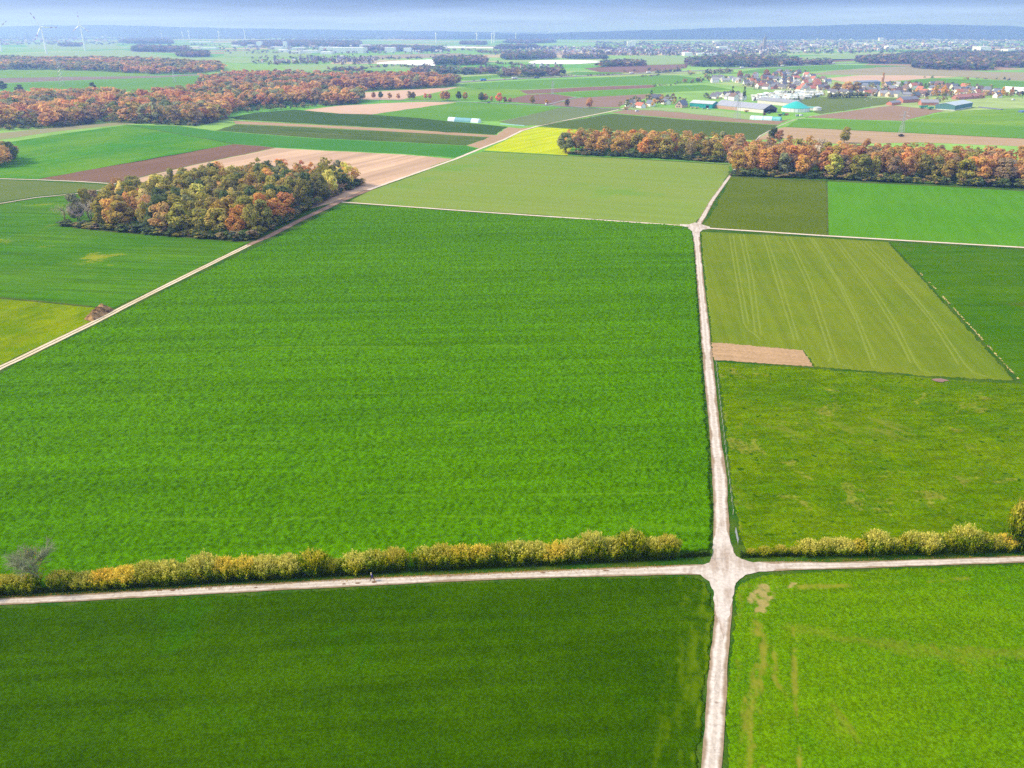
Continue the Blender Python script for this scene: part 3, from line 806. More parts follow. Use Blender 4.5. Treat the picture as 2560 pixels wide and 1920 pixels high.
strip('gravel_lane', M_lane, [((-380, 1512), (-380, 1533)), ((0, 1497), (0, 1514)), ((450, 1472), (450, 1490)), ((900, 1447), (900, 1466)), ((1300, 1429), (1300, 1448)), ((1700, 1414), (1700, 1437)), ((1810, 1410), (1810, 1438)), ((1900, 1405), (1900, 1430)), ((2097, 1406), (2097, 1423)), ((2320, 1399), (2320, 1415)), ((2560, 1390), (2560, 1407)), ((2900, 1378), (2900, 1397))], 0.105)
t = NT('junction_gravel')
co = t.coord()
j1 = t.noise(t.mapping(t.mapping(co, rot=-A_ROAD), scale=(1 / 9.0, 1 / 1.3, 1)), 1.0, 4, .65); j2 = t.noise(co, 1 / .7, 4, .7); j3 = t.noise(co, 1 / 14.0, 3, .6)
col = t.mix(t.ramp(t.math('ADD', t.math('MULTIPLY', j1, .5), t.math('MULTIPLY', j3, .5)), .42, .60), (0.48, 0.42, 0.355), (0.33, 0.26, 0.20))
t.bsdf(t.scale(col, t.ramp(j2, .28, .72, .82, 1.14)), 1.0, 0.0)
M_junc = t.m
P = gp([(1785, 1352), (1794, 1322), (1805, 1268), (1815, 1320), (1826, 1350), (1831, 1370), (1841, 1389), (1868, 1403), (1925, 1408), (1990, 1414), (1930, 1427), (1872, 1434), (1848, 1446), (1835, 1468), (1831, 1500), (1820, 1548), (1806, 1600), (1794, 1545), (1785, 1500), (1783, 1474), (1774, 1453), (1752, 1437), (1680, 1426), (1748, 1414), (1773, 1405), (1782, 1388)], 0.112)
P = [p.lerp(q, k / 4) for p, q in zip(P, P[1:] + P[:1]) for k in range(4)]
P = [Vector((p.x + (vnoise(np.array([p.x / 1.1]), np.array([p.y / 1.1]), 3)[0] - .5) * .6, p.y + (vnoise(np.array([p.x / 1.1]), np.array([p.y / 1.1]), 5)[0] - .5) * .6, p.z)) for p in P]
o = MB().poly(P).build('lane_junction', M_junc); o['kind'] = 'structure'
o = MB().poly(gp([(1700, 560), (1722, 561), (1737, 556), (1758, 562), (1775, 567), (1775, 572), (1757, 574), (1750, 580), (1749, 592), (1732, 592), (1728, 579), (1718, 571), (1700, 566)], 0.112)).build('lane_junction', M_junc); o['kind'] = 'structure'
track('field_path', M_gravel, [(1716, 565), (1500, 550), (1200, 530), (900, 508.5), (850, 505)], 2.4)
track('field_path', M_gravel, [(1757, 570), (1900, 579), (2067, 590), (2320, 605), (2560, 619), (2900, 640)], 2.6)
track('gravel_track', M_ruts, [(-330, 1090), (0, 920), (41, 901), (226, 811), (375, 735), (500, 673), (628, 610)], 3.0)
track('gravel_track', M_shaded, [(622, 613), (678, 588), (746, 553), (814, 521), (846, 505), (935, 470)], [3.2, 4.2, 4.2, 4.5, 5.0, 4.0], 0.104)
track('gravel_track', M_gravel, [(920, 475), (1028, 437), (1138, 398), (1203, 371), (1260, 349), (1304, 327), (1345, 315), (1440, 296), (1520, 280), (1560, 271)], 3.4, 0.108)
track('field_path', M_gravel, [(-340, 442), (0, 447), (95, 449.5), (200, 454), (290, 460)], 2.2)
track('field_path', M_gravel, [(-340, 540), (0, 509), (90, 494), (194, 484), (260, 474)], 1.6)
M_road = gravel('country_asphalt', (0.27, 0.255, 0.25), (0.20, 0.18, 0.16))
track('country_road', M_road, [(780, 253), (850, 250), (904, 249), (1000, 250.5), (1122, 254), (1220, 257.5), (1336, 263), (1440, 268), (1511, 272), (1560, 274)], 7.0, 0.35, 20)
track('country_road', M_road, [(1365, 263), (1400, 254), (1441, 243.5)], 5.0, 0.36, 20)
track('motorway', M_road, [(1100, 209), (1161, 205), (1240, 200), (1316, 196), (1456, 190.5), (1624, 183), (1760, 176), (1894, 168.5), (1990, 164.5), (2081, 160), (2145, 158)], 24.0, 0.5, 40)
track('country_road', M_road, [(1624, 190), (1640, 186), (1690, 183.5), (1740, 183)], 8.0, 0.45, 20)

# rough grass margins where fields meet
for pts, w in (([(1205, 378), (1310, 384), (1418, 390)], 2.0), ([(1346, 317), (1400, 320), (1478, 327)], 2.5), ([(2067, 452), (2068, 520), (2069, 588)], .8), ([(1832, 441), (1945, 448), (2107, 454), (2352, 465), (2560, 477), (2760, 488)], 3.2), ([(1412, 389), (1560, 396), (1700, 404), (1822, 412)], 2.6), ([(182, 569), (294, 580), (452, 592), (601, 604), (640, 602)], 2.2), ([(0, 745), (120, 756), (226, 767)], 1.4),
               ([(1964, 317), (2260, 331.5), (2560, 346.5)], 2.5), ([(316, 312), (452, 336), (584, 359.5)], 1.2), ([(590, 310), (800, 319), (1000, 330.5), (1222, 343.5)], 1.6), ([(575, 302), (800, 312), (1000, 322), (1238, 337)], 1.6), ([(1345, 314), (1440, 297.5), (1524, 282.5)], 2.0)):
    track('grass_margin', M_hedg, pts, w, 0.115)

# ------------------------------------------------------------------ trees and hedges
def leaf_material(name, tint_attr):
    t = NT(name)
    if tint_attr:
        base = t.attr('tint', 'Color')
    else:
        base = t.n('ShaderNodeObjectInfo').outputs['Color']
    v = t.attr('var')
    co = t.coord()
    n = t.noise(co, 0.35, 3, 0.6)
    hue = t.n('ShaderNodeHueSaturation')
    t.set(hue.inputs['Color'], base)
    t.set(hue.inputs['Hue'], t.ramp(n, 0.25, 0.75, 0.475, 0.525))
    hue.inputs['Saturation'].default_value = 1.0
    t.set(hue.inputs['Value'], t.math('ADD', 0.80, t.math('MULTIPLY', v, 0.52)))
    d = t.n('ShaderNodeBsdfDiffuse'); t.set(d.inputs[0], hue.outputs[0])
    tr = t.n('ShaderNodeBsdfTranslucent'); t.set(tr.inputs[0], hue.outputs[0])
    ms = t.n('ShaderNodeMixShader'); ms.inputs[0].default_value = 0.40
    t.set(ms.inputs[1], d.outputs[0]); t.set(ms.inputs[2], tr.outputs[0])
    t.t.links.new(ms.outputs[0], t.out.inputs['Surface'])
    return t.m


M_leaf = leaf_material('autumn_leaves', False)
M_leafs = leaf_material('woodland_leaves', True)
M_bark = plain('bark', (0.075, 0.058, 0.045), 0.9, 0.1, 0.3, 1.5)
M_birch = plain('birch_bark', (0.42, 0.40, 0.37), 0.8, 0.1, 0.35, 1.2)
t = NT('bare_twigs')
t.bsdf(t.n('ShaderNodeObjectInfo').outputs['Color'], 0.9, 0.05)
M_twig = t.m


def crown(seed, n, H=18.0, R=5.2, z0=3.0, lobes=22, leaf=0.75, flat=1.0, lob=(0.30, 0.46), droop=0.25, up=0.0):
    """Leaf-clump quads spread over many bulges of a crown. -> verts (4n,3), var (4n)"""
    r = np.random.RandomState(seed)
    cz, rz = (z0 + H) / 2, (H - z0) / 2
    d = r.normal(size=(lobes, 3)); d /= np.linalg.norm(d, axis=1)[:, None]
    d[:, 2] = np.where(d[:, 2] < -0.86, -d[:, 2], d[:, 2])
    d[:lobes // 5, 2] = -np.abs(d[:lobes // 5, 2]) * .9
    rad = r.uniform(lob[0], lob[1], lobes)
    k = r.uniform(0.55, 0.74, lobes)
    C = d * k[:, None] * np.array([R, R, rz]) + np.array([0, 0, cz])
    C[:, :2] *= 1.0 - 0.25 * np.clip((C[:, 2:3] - cz) / rz, 0, 1)
    lobe_v = r.uniform(0, 1, lobes)
    w = rad ** 2; w /= w.sum()
    li = r.choice(lobes, n, p=w)
    e = r.normal(size=(n, 3)); e[:, 2] += droop; e /= np.linalg.norm(e, axis=1)[:, None]
    p = C[li] + e * (rad[li] * r.uniform(0.72, 1.05, n))[:, None] * np.array([R, R, min(R, rz) * flat])
    p[:, 2] = np.maximum(p[:, 2], 0.35)
    nrm = e + np.array([0, 0, .25]) + r.normal(size=(n, 3)) * 0.32
    nrm /= np.linalg.norm(nrm, axis=1)[:, None]
    a = np.cross(nrm, r.normal(size=(n, 3))); a /= np.linalg.norm(a, axis=1)[:, None]
    if up:
        a[:, 2] += up * np.sign(a[:, 2] + 1e-6); a /= np.linalg.norm(a, axis=1)[:, None]
    b = np.cross(nrm, a)
    s = leaf * r.uniform(0.55, 1.25, n)[:, None]
    asp = (1.0 + up * 0.9)
    q = np.stack([p - a * s * asp - b * s * .2, p - b * s * .62, p + a * s * asp + b * s * .15, p + b * s * .62], 1)
    var = np.clip(0.25 + 0.42 * lobe_v[li] + r.uniform(-.25, .25, n), 0, 1)
    return q.reshape(-1, 3), np.repeat(var, 4)


def leaf_mesh(name, v, var, mat, tint=None):
    at = {'var': var}
    if tint is not None: at['tint'] = tint
    me = np_mesh(name, v, np.arange(len(v)).reshape(-1, 4), at)
    me.materials.append(mat)
    return me


def trunk_mesh(name, seed, H, R, mat, r0=0.32, limbs=6, top=0.62):
    r = random.Random(seed)
    m = MB()
    z = 0; x = y = 0
    pts = [(0, 0, -0.1)]
    for i in range(1, 5):
        pts.append((pts[-1][0] + r.uniform(-.25, .25), pts[-1][1] + r.uniform(-.25, .25), H * top * i / 4))
    for i in range(4):
        m.rod(pts[i], pts[i + 1], r0 * (1 - i * .2), r0 * (1 - (i + 1) * .2), 6, False)
    for i in range(limbs):
        k = r.choice((1, 2, 2, 3, 3, 4))
        a = Vector(pts[k]); th = r.uniform(0, 6.28)
        b = a + Vector((math.cos(th) * R * .62, math.sin(th) * R * .62, H * r.uniform(.12, .24)))
        m.rod(a, b, r0 * .4, r0 * .12, 4, False)
    me = m.mesh(name); me.materials.append(mat)
    return me


def bare_mesh(name, seed, H, R, n1=13, n2=7, n3=5, r0=0.2, erect=0.6):
    """Leafless crown: limbs, branches and twigs, each a thin tapered spike."""
    r = np.random.RandomState(seed)
    V, Q = [], []

    def spike(a, b, w):
        d = b - a; u = np.cross(d, r.normal(size=3)); u /= np.linalg.norm(u) + 1e-9; x = np.cross(d, u); x /= np.linalg.norm(x) + 1e-9
        k = len(V)
        for i in range(3):
            th = 2.094 * i; V.append(a + (u * math.cos(th) + x * math.sin(th)) * w)
        for i in range(3):
            th = 2.094 * i; V.append(b + (u * math.cos(th) + x * math.sin(th)) * w * .3)
        for i in range(3):
            j = (i + 1) % 3; Q.append((k + i, k + j, k + 3 + j, k + 3 + i))
    for i in range(n1):
        z = H * r.uniform(.18, .62); th = r.uniform(0, 6.283)
        a = np.array([0, 0, z]); dr = np.array([math.cos(th), math.sin(th), erect + r.uniform(.1, .7)]); dr /= np.linalg.norm(dr)
        L = (H - z) * r.uniform(.55, .85)
        b = a + dr * L; s = math.hypot(b[0], b[1])
        if s > R: b[:2] *= R / s
        spike(a, b, r0 * .38)
        for j in range(n2):
            f = r.uniform(.3, 1); c = a + (b - a) * f
            e = dr + r.normal(size=3) * .55; e /= np.linalg.norm(e); e[2] = abs(e[2])
            dd = c + e * L * .4 * r.uniform(.5, 1)
            spike(c, dd, r0 * .18)
            for k in range(n3):
                c2 = c + (dd - c) * r.uniform(.3, 1); e2 = e + r.normal(size=3) * .6; e2 /= np.linalg.norm(e2)
                spike(c2, c2 + e2 * L * .2 * r.uniform(.5, 1.1), r0 * .11)
    me = np_mesh(name, np.array(V), np.array(Q)); me.materials.append(M_twig)
    return me


# crown shapes shared by the individual trees (18 m tall, about 10 m across)
CROWNS = [leaf_mesh('crown', *crown(100 + i, 2300, R=5.6, z0=.2 if i % 2 else .9, lobes=26 + 3 * (i % 4), leaf=0.66, lob=(.27, .42)), M_leaf) for i in range(8)]
TALLS = [leaf_mesh('crown', *crown(140 + i, 1800, R=4.3, z0=.3, lobes=28, leaf=0.62), M_leaf) for i in range(3)]
THINS = [leaf_mesh('crown', *crown(160 + i, 900, R=4.8, z0=2.0, lobes=24, leaf=0.5, lob=(.2, .34)), M_leaf) for i in range(3)]
BARES = [bare_mesh('crown', 180 + i, 16.5, 4.6) for i in range(3)]
CONES = [leaf_mesh('crown', *crown(190, 900, R=2.6, z0=0.6, lobes=30, leaf=0.5, lob=(.3, .45)), M_leaf)]
TRUNKS = [trunk_mesh('trunk', 7 + i, 18, 5.2, M_bark) for i in range(3)]
BIRCH = trunk_mesh('trunk', 31, 18, 4.6, M_birch, 0.24, 5, 0.85)

COLS = {
    'olive green': (0.112, 0.100, 0.014), 'dark green': (0.048, 0.068, 0.022), 'moss green': (0.145, 0.122, 0.014), 'ochre': (0.20, 0.135, 0.022),
    'golden yellow': (0.32, 0.19, 0.022), 'bright orange': (0.34, 0.125, 0.018), 'rust red': (0.235, 0.10, 0.036), 'copper brown': (0.24, 0.125, 0.042),
    'pale yellow': (0.36, 0.27, 0.07), 'salmon pink': (0.36, 0.13, 0.06), 'bare grey': (0.20, 0.165, 0.14), 'tawny': (0.29, 0.165, 0.045), 'yellow-green': (0.22, 0.20, 0.03),
    'dull brown': (0.15, 0.105, 0.055), 'amber': (0.28, 0.125, 0.025), 'grey-green': (0.105, 0.11, 0.05),
}
COLS = {k: tuple(min(.75, (x * .80 + .20 * sum(v) / 3) * (2.75 if v[1] > v[0] * .75 else 2.2) * m) for x, m in zip(v, (1.06, 1.03, .8))) for k, v in COLS.items()}
N_TREES = 0


def tree(x, y, colour, h, w, kind, seed, name='broadleaf_tree', birch=False):
    """One tree: an Empty at its foot with trunk and crown."""
    global N_TREES
    N_TREES += 1
    r = random.Random(seed)
    o = empty(name, (x, y, 0.0), r.uniform(0, 6.28))
    if kind == 'bare': me = r.choice(BARES)
    elif kind == 'tall': me = r.choice(TALLS)
    elif kind == 'thin': me = r.choice(THINS)
    elif kind == 'cone': me = CONES[0]
    else: me = r.choice(CROWNS)
    o.scale = (w, w, h / 18.0)
    c = link('crown', me, o)
    base = COLS[colour]
    j = r.uniform(.86, 1.16)
    c.color = (base[0] * j * r.uniform(.94, 1.06), base[1] * j, base[2] * j * r.uniform(.8, 1.2), 1)
    link('trunk', BIRCH if birch else r.choice(TRUNKS), o)
    return o


def rows_in(poly_px, front_px, gap, step, seed, jit=0.28):
    """Places in rows parallel to the front edge: [(row, x, y)], row 0 in front."""
    P = gp(poly_px)
    a, b = G(*front_px[0]), G(*front_px[1])
    u = (b - a).normalized(); v = Vector((-u.y, u.x, 0))
    us = [(p - a).dot(u) for p in P]; vs = [(p - a).dot(v) for p in P]
    r = random.Random(seed); res = []
    v0 = gap * 0.45
    row = 0
    while v0 < max(vs):
        x = min(us) + r.uniform(0, step)
        got = False
        while x < max(us):
            p = a + u * (x + r.uniform(-jit, jit) * step) + v * (v0 + r.uniform(-jit, jit) * gap)
            if inside(P, [p.x], [p.y])[0]:
                res.append((row, p.x, p.y)); got = True
            x += step * r.uniform(0.88, 1.12)
        v0 += gap
        if got: row += 1
    return res


def anchors(places, marks, h=15.0, tol=26):
    """Nearest place to each marked canopy pixel takes that mark."""
    out = {}
    for mx_, my_, c, k in marks:
        best, bd = None, tol
        for i, (row, x, y) in enumerate(places):
            if i in out: continue
            px, py = proj(x, y, h * .72)
            dd = math.hypot(px - mx_, (py - my_) * 1.3)
            if dd < bd: best, bd = i, dd
        if best is not None: out[best] = (c, k)
    return out


def wood(places, marks, palette, label, group, hts, seed, first_rows=99, limit=999, wid=(0.78, 1.3), kindmix=(0.75, 0.2, 0.05)):
    """Individual trees for the first rows (labelled by row and rank); the rest is handed back."""
    r = random.Random(seed)
    an = anchors(places, marks)
    rest = []
    todo = {}
    n = 0
    for i, (row, x, y) in enumerate(places):
        c, k = an.get(i, (None, None))
        if c is None and label == 'the small mixed wood' and proj(x, y, 0)[0] < 172: c, k = 'bare grey', 'bare'
        if c is None:
            c = r.choices([p[0] for p in palette], [p[1] for p in palette])[0]
            k = r.choices(('round', 'tall', 'thin'), kindmix)[0]
        h = r.uniform(*hts) * (0.92 if row == 0 else 1.0); w = r.uniform(*wid)
        if row < first_rows and n < limit:
            n += 1
            todo.setdefault(row, []).append((proj(x, y, 0)[0], x, y, c, k, h, w))
        else:
            rest.append((x, y, c, k, h, w))
    for row, L in todo.items():
        L.sort()
        for j, (_, x, y, c, k, h, w) in enumerate(L):
            o = tree(x, y, c, h, w, k, seed * 1000 + row * 100 + j, birch=(k == 'thin' and r.random() < .5))
            rw = {0: 'front row'}.get(row, nth(row + 1) + ' row')
            tag(o, f'{c} tree, {nth(j + 1)} from left in the {rw} of {label}', 'tree', group)
    return rest


REST = []          # trees of the near woods past the individual ones
# the small mixed wood beside the gravel track
W1 = [(128, 560), (181, 568), (294, 578), (452, 590), (601, 600), (634, 594), (694, 562), (820, 494), (903, 461), (840, 457), (760, 458), (690, 452), (600, 458), (466, 474), (380, 494), (250, 530)]
pl1 = rows_in(W1, ((181, 567), (601, 600)), 8.8, 8.6, 5)
mk1 = [(601, 512, 'bright orange', 'round'), (645, 515, 'bright orange', 'round'), (695, 520, 'amber', 'round'), (630, 570, 'salmon pink', 'round'), (732, 500, 'rust red', 'round'), (720, 520, 'rust red', 'round'),
       (348, 505, 'pale yellow', 'tall'), (226, 536, 'golden yellow', 'round'), (352, 478, 'amber', 'thin'), (194, 540, 'golden yellow', 'thin'), (547, 476, 'bare grey', 'bare'), (580, 488, 'pale yellow', 'thin'), (384, 494, 'bare grey', 'bare'), (396, 505, 'bare grey', 'bare'),
       (312, 512, 'copper brown', 'thin'), (150, 540, 'bare grey', 'bare'), (162, 530, 'bare grey', 'bare'), (182, 520, 'bare grey', 'bare'), (205, 512, 'bare grey', 'bare'), (220, 500, 'bare grey', 'bare'), (240, 505, 'bare grey', 'bare'),
       (696, 400, 'bright orange', 'round'), (680, 396, 'amber', 'round'), (746, 405, 'rust red', 'round'), (786, 410, 'amber', 'round'), (624, 415, 'amber', 'round'), (547, 425, 'tawny', 'round'), (430, 425, 'bare grey', 'bare'), (415, 440, 'bare grey', 'bare'), (470, 412, 'copper brown', 'thin'),
       (429, 505, 'dark green', 'round'), (511, 476, 'dark green', 'round'), (655, 425, 'dark green', 'round'), (690, 420, 'dark green', 'round'), (490, 425, 'olive green', 'round'),
       (455, 535, 'moss green', 'round'), (490, 545, 'olive green', 'round'), (530, 530, 'moss green', 'round'), (380, 550, 'olive green', 'round'), (400, 560, 'dark green', 'round'), (320, 540, 'ochre', 'round'), (285, 545, 'ochre', 'round'), (258, 552, 'amber', 'thin'), (570, 570, 'ochre', 'round'), (600, 575, 'dull brown', 'bare'), (670, 560, 'ochre', 'round'),
       (690, 545, 'dull brown', 'round'), (235, 480, 'dull brown', 'round'), (250, 495, 'copper brown', 'thin'), (290, 480, 'copper brown', 'thin'), (305, 480, 'pale yellow', 'thin')]
REST += wood(pl1, mk1, [('olive green', 4), ('moss green', 4), ('ochre', 2), ('dark green', 2.4), ('tawny', .4), ('amber', .3), ('yellow-green', .6), ('grey-green', .6), ('golden yellow', .3)], 'the small mixed wood', 'trees of the small mixed wood', (13, 19.5), 3, limit=158)
# the long copper wood and the short one beside it
W3 = [(1826, 437), (1945, 444), (2107, 448), (2352, 458), (2560, 470), (2790, 484), (2790, 440), (2560, 428), (2352, 418), (2107, 409), (1945, 400), (1838, 402)]
pl3 = rows_in(W3, ((1826, 437), (2560, 470)), 10.5, 10.6, 8)
mk3 = [(1845, 400, 'ochre', 'round'), (1868, 400, 'tawny', 'round'), (1890, 410, 'tawny', 'round'), (2087, 415, 'yellow-green', 'tall'), (2144, 410, 'olive green', 'round'), (2122, 418, 'ochre', 'tall'), (2201, 425, 'olive green', 'tall'), (2260, 410, 'copper brown', 'round'), (2330, 415, 'olive green', 'round'), (2365, 430, 'ochre', 'tall'),
       (2441, 428, 'amber', 'round'), (2460, 440, 'golden yellow', 'thin'), (2500, 430, 'dull brown', 'round'), (1910, 420, 'rust red', 'round'), (1935, 415, 'copper brown', 'round'), (1980, 420, 'dull brown', 'thin'), (2040, 420, 'dull brown', 'bare'), (2175, 420, 'copper brown', 'round'), (2400, 420, 'olive green', 'tall'), (1960, 410, 'grey-green', 'tall'), (2015, 400, 'copper brown', 'round')]
pal3 = [('copper brown', 4), ('rust red', 2.2), ('tawny', 1.6), ('dull brown', 3.4), ('amber', 1.0), ('ochre', .8), ('olive green', .7), ('bare grey', .25)]
REST += wood(pl3, mk3, pal3, 'the long copper-leaved wood', 'trees of the long copper wood', (17, 21.5), 4, first_rows=2, limit=70, wid=(0.95, 1.6))
W2 = [(1410, 384), (1500, 388), (1700, 399), (1818, 407), (1860, 396), (1850, 386), (1700, 374), (1560, 366), (1440, 367)]
pl2 = rows_in(W2, ((1410, 384), (1818, 407)), 10.0, 10.4, 9)
mk2 = [(1425, 360, 'grey-green', 'round'), (1445, 365, 'dull brown', 'thin'), (1480, 355, 'ochre', 'round'), (1540, 355, 'ochre', 'round'), (1600, 355, 'olive green', 'round'), (1660, 360, 'moss green', 'round'), (1690, 365, 'ochre', 'round'), (1500, 335, 'amber', 'round'), (1590, 330, 'bright orange', 'round'), (1740, 370, 'dull brown', 'thin'), (1790, 360, 'pale yellow', 'tall'), (1805, 378, 'moss green', 'round')]
REST += wood(pl2, mk2, [('ochre', 2), ('olive green', 2), ('tawny', 2), ('amber', 1.2), ('grey-green', 1), ('copper brown', 1)], 'the short wood', 'trees of the short wood', (16, 20), 6, first_rows=1, limit=30, wid=(1.1, 1.45))


# stuff woods: many crowns in one mesh, each with its own tint
def mass(name, items, lod, label, seed):
    """items: (x, y, colour, kind, h, w). One object of foliage (and stems) for a wood that reads as one mass."""
    n, lf, lobes = {1: (420, 1.0, 16), 2: (110, 1.75, 11), 3: (26, 3.0, 7), 4: (9, 4.6, 5)}[lod]
    tmpl = [crown(seed + i, n, R=5.6, z0=.6, lobes=lobes, leaf=lf) for i in range(6)]
    r = np.random.RandomState(seed)
    V, A, T = [], [], []
    for x, y, c, k, h, w in items:
        v, var = tmpl[r.randint(6)]
        th = r.uniform(0, 6.28); ct, st = math.cos(th), math.sin(th)
        vv = np.empty_like(v)
        vv[:, 0] = x + (v[:, 0] * ct - v[:, 1] * st) * w
        vv[:, 1] = y + (v[:, 0] * st + v[:, 1] * ct) * w
        vv[:, 2] = v[:, 2] * h / 18.0
        V.append(vv); A.append(var)
        b = np.array(COLS[c]) * r.uniform(.85, 1.18)
        T.append(np.tile(np.append(b, 1.0), (len(v), 1)))
    me = leaf_mesh(name, np.concatenate(V), np.concatenate(A), M_leafs, np.concatenate(T))
    o = link(name, me)
    tag(o, label, 'woodland', kind='stuff')
    return o


def fill(poly_px, gap, seed, palette, hts, wid=(0.85, 1.15), jit=0.35):
    P = gp(poly_px)
    x0, x1 = min(p.x for p in P), max(p.x for p in P); y0, y1 = min(p.y for p in P), max(p.y for p in P)
    r = np.random.RandomState(seed)
    X, Y = np.meshgrid(np.arange(x0, x1, gap), np.arange(y0, y1, gap))
    X = X + r.uniform(-jit, jit, X.shape) * gap; Y = Y + r.uniform(-jit, jit, Y.shape) * gap
    m = inside(P, X, Y)
    X, Y = X[m], Y[m]
    names = [p[0] for p in palette]; pr = np.array([p[1] for p in palette], float); pr /= pr.sum()
    # neighbours tend to share a species: let a slow noise pick the colour
    q = vnoise(X / (gap * 3.2), Y / (gap * 3.2), seed) * 0.6 + r.uniform(0, 1, X.shape) * 0.4
    q = np.argsort(np.argsort(q)) / max(1, len(q))
    ci = np.minimum(np.searchsorted(np.cumsum(pr), q), len(names) - 1)
    return [(float(a), float(b), names[int(c)], 'round', float(r.uniform(*hts)), float(r.uniform(*wid)) * gap / 8.5) for a, b, c in zip(X, Y, ci)]


mass('woodland', REST, 1, 'back rows of autumn trees filling the copper wood and the short wood', 501)
PAL_L = [('dark green', 1), ('grey-green', 2.0), ('olive green', 1.2), ('ochre', 1.0), ('dull brown', 1.2), ('copper brown', 2.6), ('tawny', 3.4), ('rust red', .7), ('amber', 1.6)]
W4a = [(-260, 335), (-100, 326), (0, 319), (136, 319), (200, 311), (264, 304), (381, 309), (440, 313), (486, 314), (530, 307), (569, 299), (567, 284), (610, 275), (660, 269), (720, 265), (777, 260), (850, 263), (902, 257), (905, 249), (850, 247), (740, 246), (640, 240), (540, 240), (430, 246), (330, 250), (150, 254), (0, 262), (-260, 272)]
f4 = fill(W4a, 12.5, 61, PAL_L, (16, 24), (.95, 1.3))
clear = [p for p in gp([(296, 268), (312, 247), (345, 244), (400, 246), (400, 254), (340, 258)])]
f4 = [i for i in f4 if not inside(clear, [i[0]], [i[1]])[0]]
mass('autumn_forest', f4, 2, 'broad rust and green autumn forest with a white house in it', 502)
W4b = [(500, 226), (505, 214), (540, 204), (620, 200), (700, 198), (860, 204), (1000, 200), (1090, 202), (1120, 208), (1149, 213), (1100, 220), (960, 226), (850, 230), (780, 240), (700, 246), (560, 240), (505, 234)]
mass('red_forest', fill(W4b, 14, 62, [('dark green', .8), ('grey-green', 1.8), ('dull brown', 2.2), ('copper brown', 3), ('rust red', 1.4), ('tawny', 1)], (17, 24), (.95, 1.3)), 2, 'dull red autumn forest beyond the first forest', 503)
W0 = [(-200, 418), (-60, 424), (0, 420), (38, 412), (62, 405), (48, 398), (20, 394), (-60, 394), (-200, 396)]
mass('copse', fill(W0, 8.5, 63, [('olive green', 1), ('copper brown', 2), ('tawny', 2), ('dark green', .8)], (14, 18)), 1, 'rust-coloured copse cut by the edge of the view beside the green field', 504)
W5 = [(-300, 178), (0, 176), (120, 175), (230, 177.5), (330, 183), (390, 186.5), (450, 185), (507, 183), (560, 176), (545, 168), (460, 162), (390, 158), (250, 155), (110, 155), (0, 152), (-300, 155)]
mass('woodland_belt', fill(W5, 16, 64, [('dark green', 1.6), ('grey-green', 2), ('olive green', 1.4), ('ochre', .6), ('dull brown', 1.6), ('copper brown', 1.6), ('golden yellow', .4)], (16, 22)), 3, 'hazy belt of green and brown woodland behind the bright green field', 505)
COLS['dark plum'] = (.20, .15, .125); COLS['deep fir'] = (.10, .14, .07)  # plum and fir: dark leaf colours of the distant trees
PAL_F = [('deep fir', 3), ('dark green', 1.5), ('dark plum', 3), ('dull brown', .8)]
far_woods = [
    ([(297, 107), (340, 109.5), (432, 110), (430, 104), (380, 102), (310, 102)], 'dark copse', 22), ([(332, 130), (400, 131), (472, 131), (474, 124), (400, 121), (335, 122)], 'dark copse', 22), ([(443, 142), (480, 144), (523, 143), (524, 136), (480, 134), (445, 134)], 'dark copse', 20),
    ([(583, 115), (700, 116.5), (800, 117), (900, 118), (900, 107), (760, 105), (620, 107), (585, 110)], 'dark copse', 22), ([(908, 128), (1000, 129), (1107, 129), (1108, 122), (1000, 119.5), (910, 119)], 'dark copse', 20), ([(1087, 164), (1160, 164), (1215, 162), (1222, 155), (1180, 151), (1089, 152)], 'wood beside the white fleece', 20),
    ([(1254, 150), (1320, 150), (1388, 148), (1386, 141), (1330, 140), (1258, 142)], 'dark copse', 20), ([(1408, 147), (1460, 148.5), (1518, 147.5), (1516, 143), (1410, 142)], 'dark copse', 14), ([(1248, 194.5), (1320, 194), (1410, 190), (1411, 184), (1340, 182), (1262, 184)], 'reddish wood beside the motorway', 18),
    ([(1150, 188), (1192, 187), (1247, 184), (1246, 177), (1200, 177), (1160, 181)], 'row of trees', 14), ([(1714, 166), (1740, 168), (1830, 169), (1900, 168.5), (1960, 166), (2000, 164), (2000, 157), (1960, 153), (1800, 151), (1716, 155)], 'plum-brown wood beside the motorway', 19),
    ([(2139, 158.5), (2180, 160), (2280, 161), (2282, 171), (2360, 175.5), (2480, 176.5), (2482, 168), (2560, 171), (2760, 176), (2760, 146), (2560, 140), (2400, 138), (2280, 141), (2190, 150), (2142, 152)], 'big dark wood below the far town', 20),
    ([(1030, 186), (1100, 187), (1140, 186), (1140, 178), (1060, 176), (1030, 180)], 'row of trees', 14), ([(830, 178), (900, 179), (920, 176), (840, 174)], 'row of trees', 10), ([(1490, 169), (1530, 167.5), (1610, 166), (1610, 159), (1540, 158), (1500, 163)], 'farm wood', 15),
    ([(2005, 163), (2060, 162.5), (2075, 161), (2074, 157), (2010, 158)], 'row of trees', 16), ([(148, 116.5), (190, 117), (206, 116), (200, 112.5), (150, 113)], 'row of trees', 20), ([(1240, 123), (1300, 124), (1345, 123), (1345, 118), (1250, 117)], 'dark copse', 20), ([(1260, 108), (1330, 109), (1390, 107), (1380, 103), (1270, 103)], 'dark copse', 20),
    ([(1150, 112), (1215, 113), (1215, 108), (1155, 107)], 'dark copse', 20), ([(2560, 178), (2700, 181), (2760, 180), (2760, 176), (2560, 172)], 'dark copse', 16),
]
items = []
for i, (pp, nm, h) in enumerate(far_woods):
    items += fill(pp, 14 if pp[0][1] > 140 else 24, 70 + i, PAL_F, (h * .8, h * 1.1))
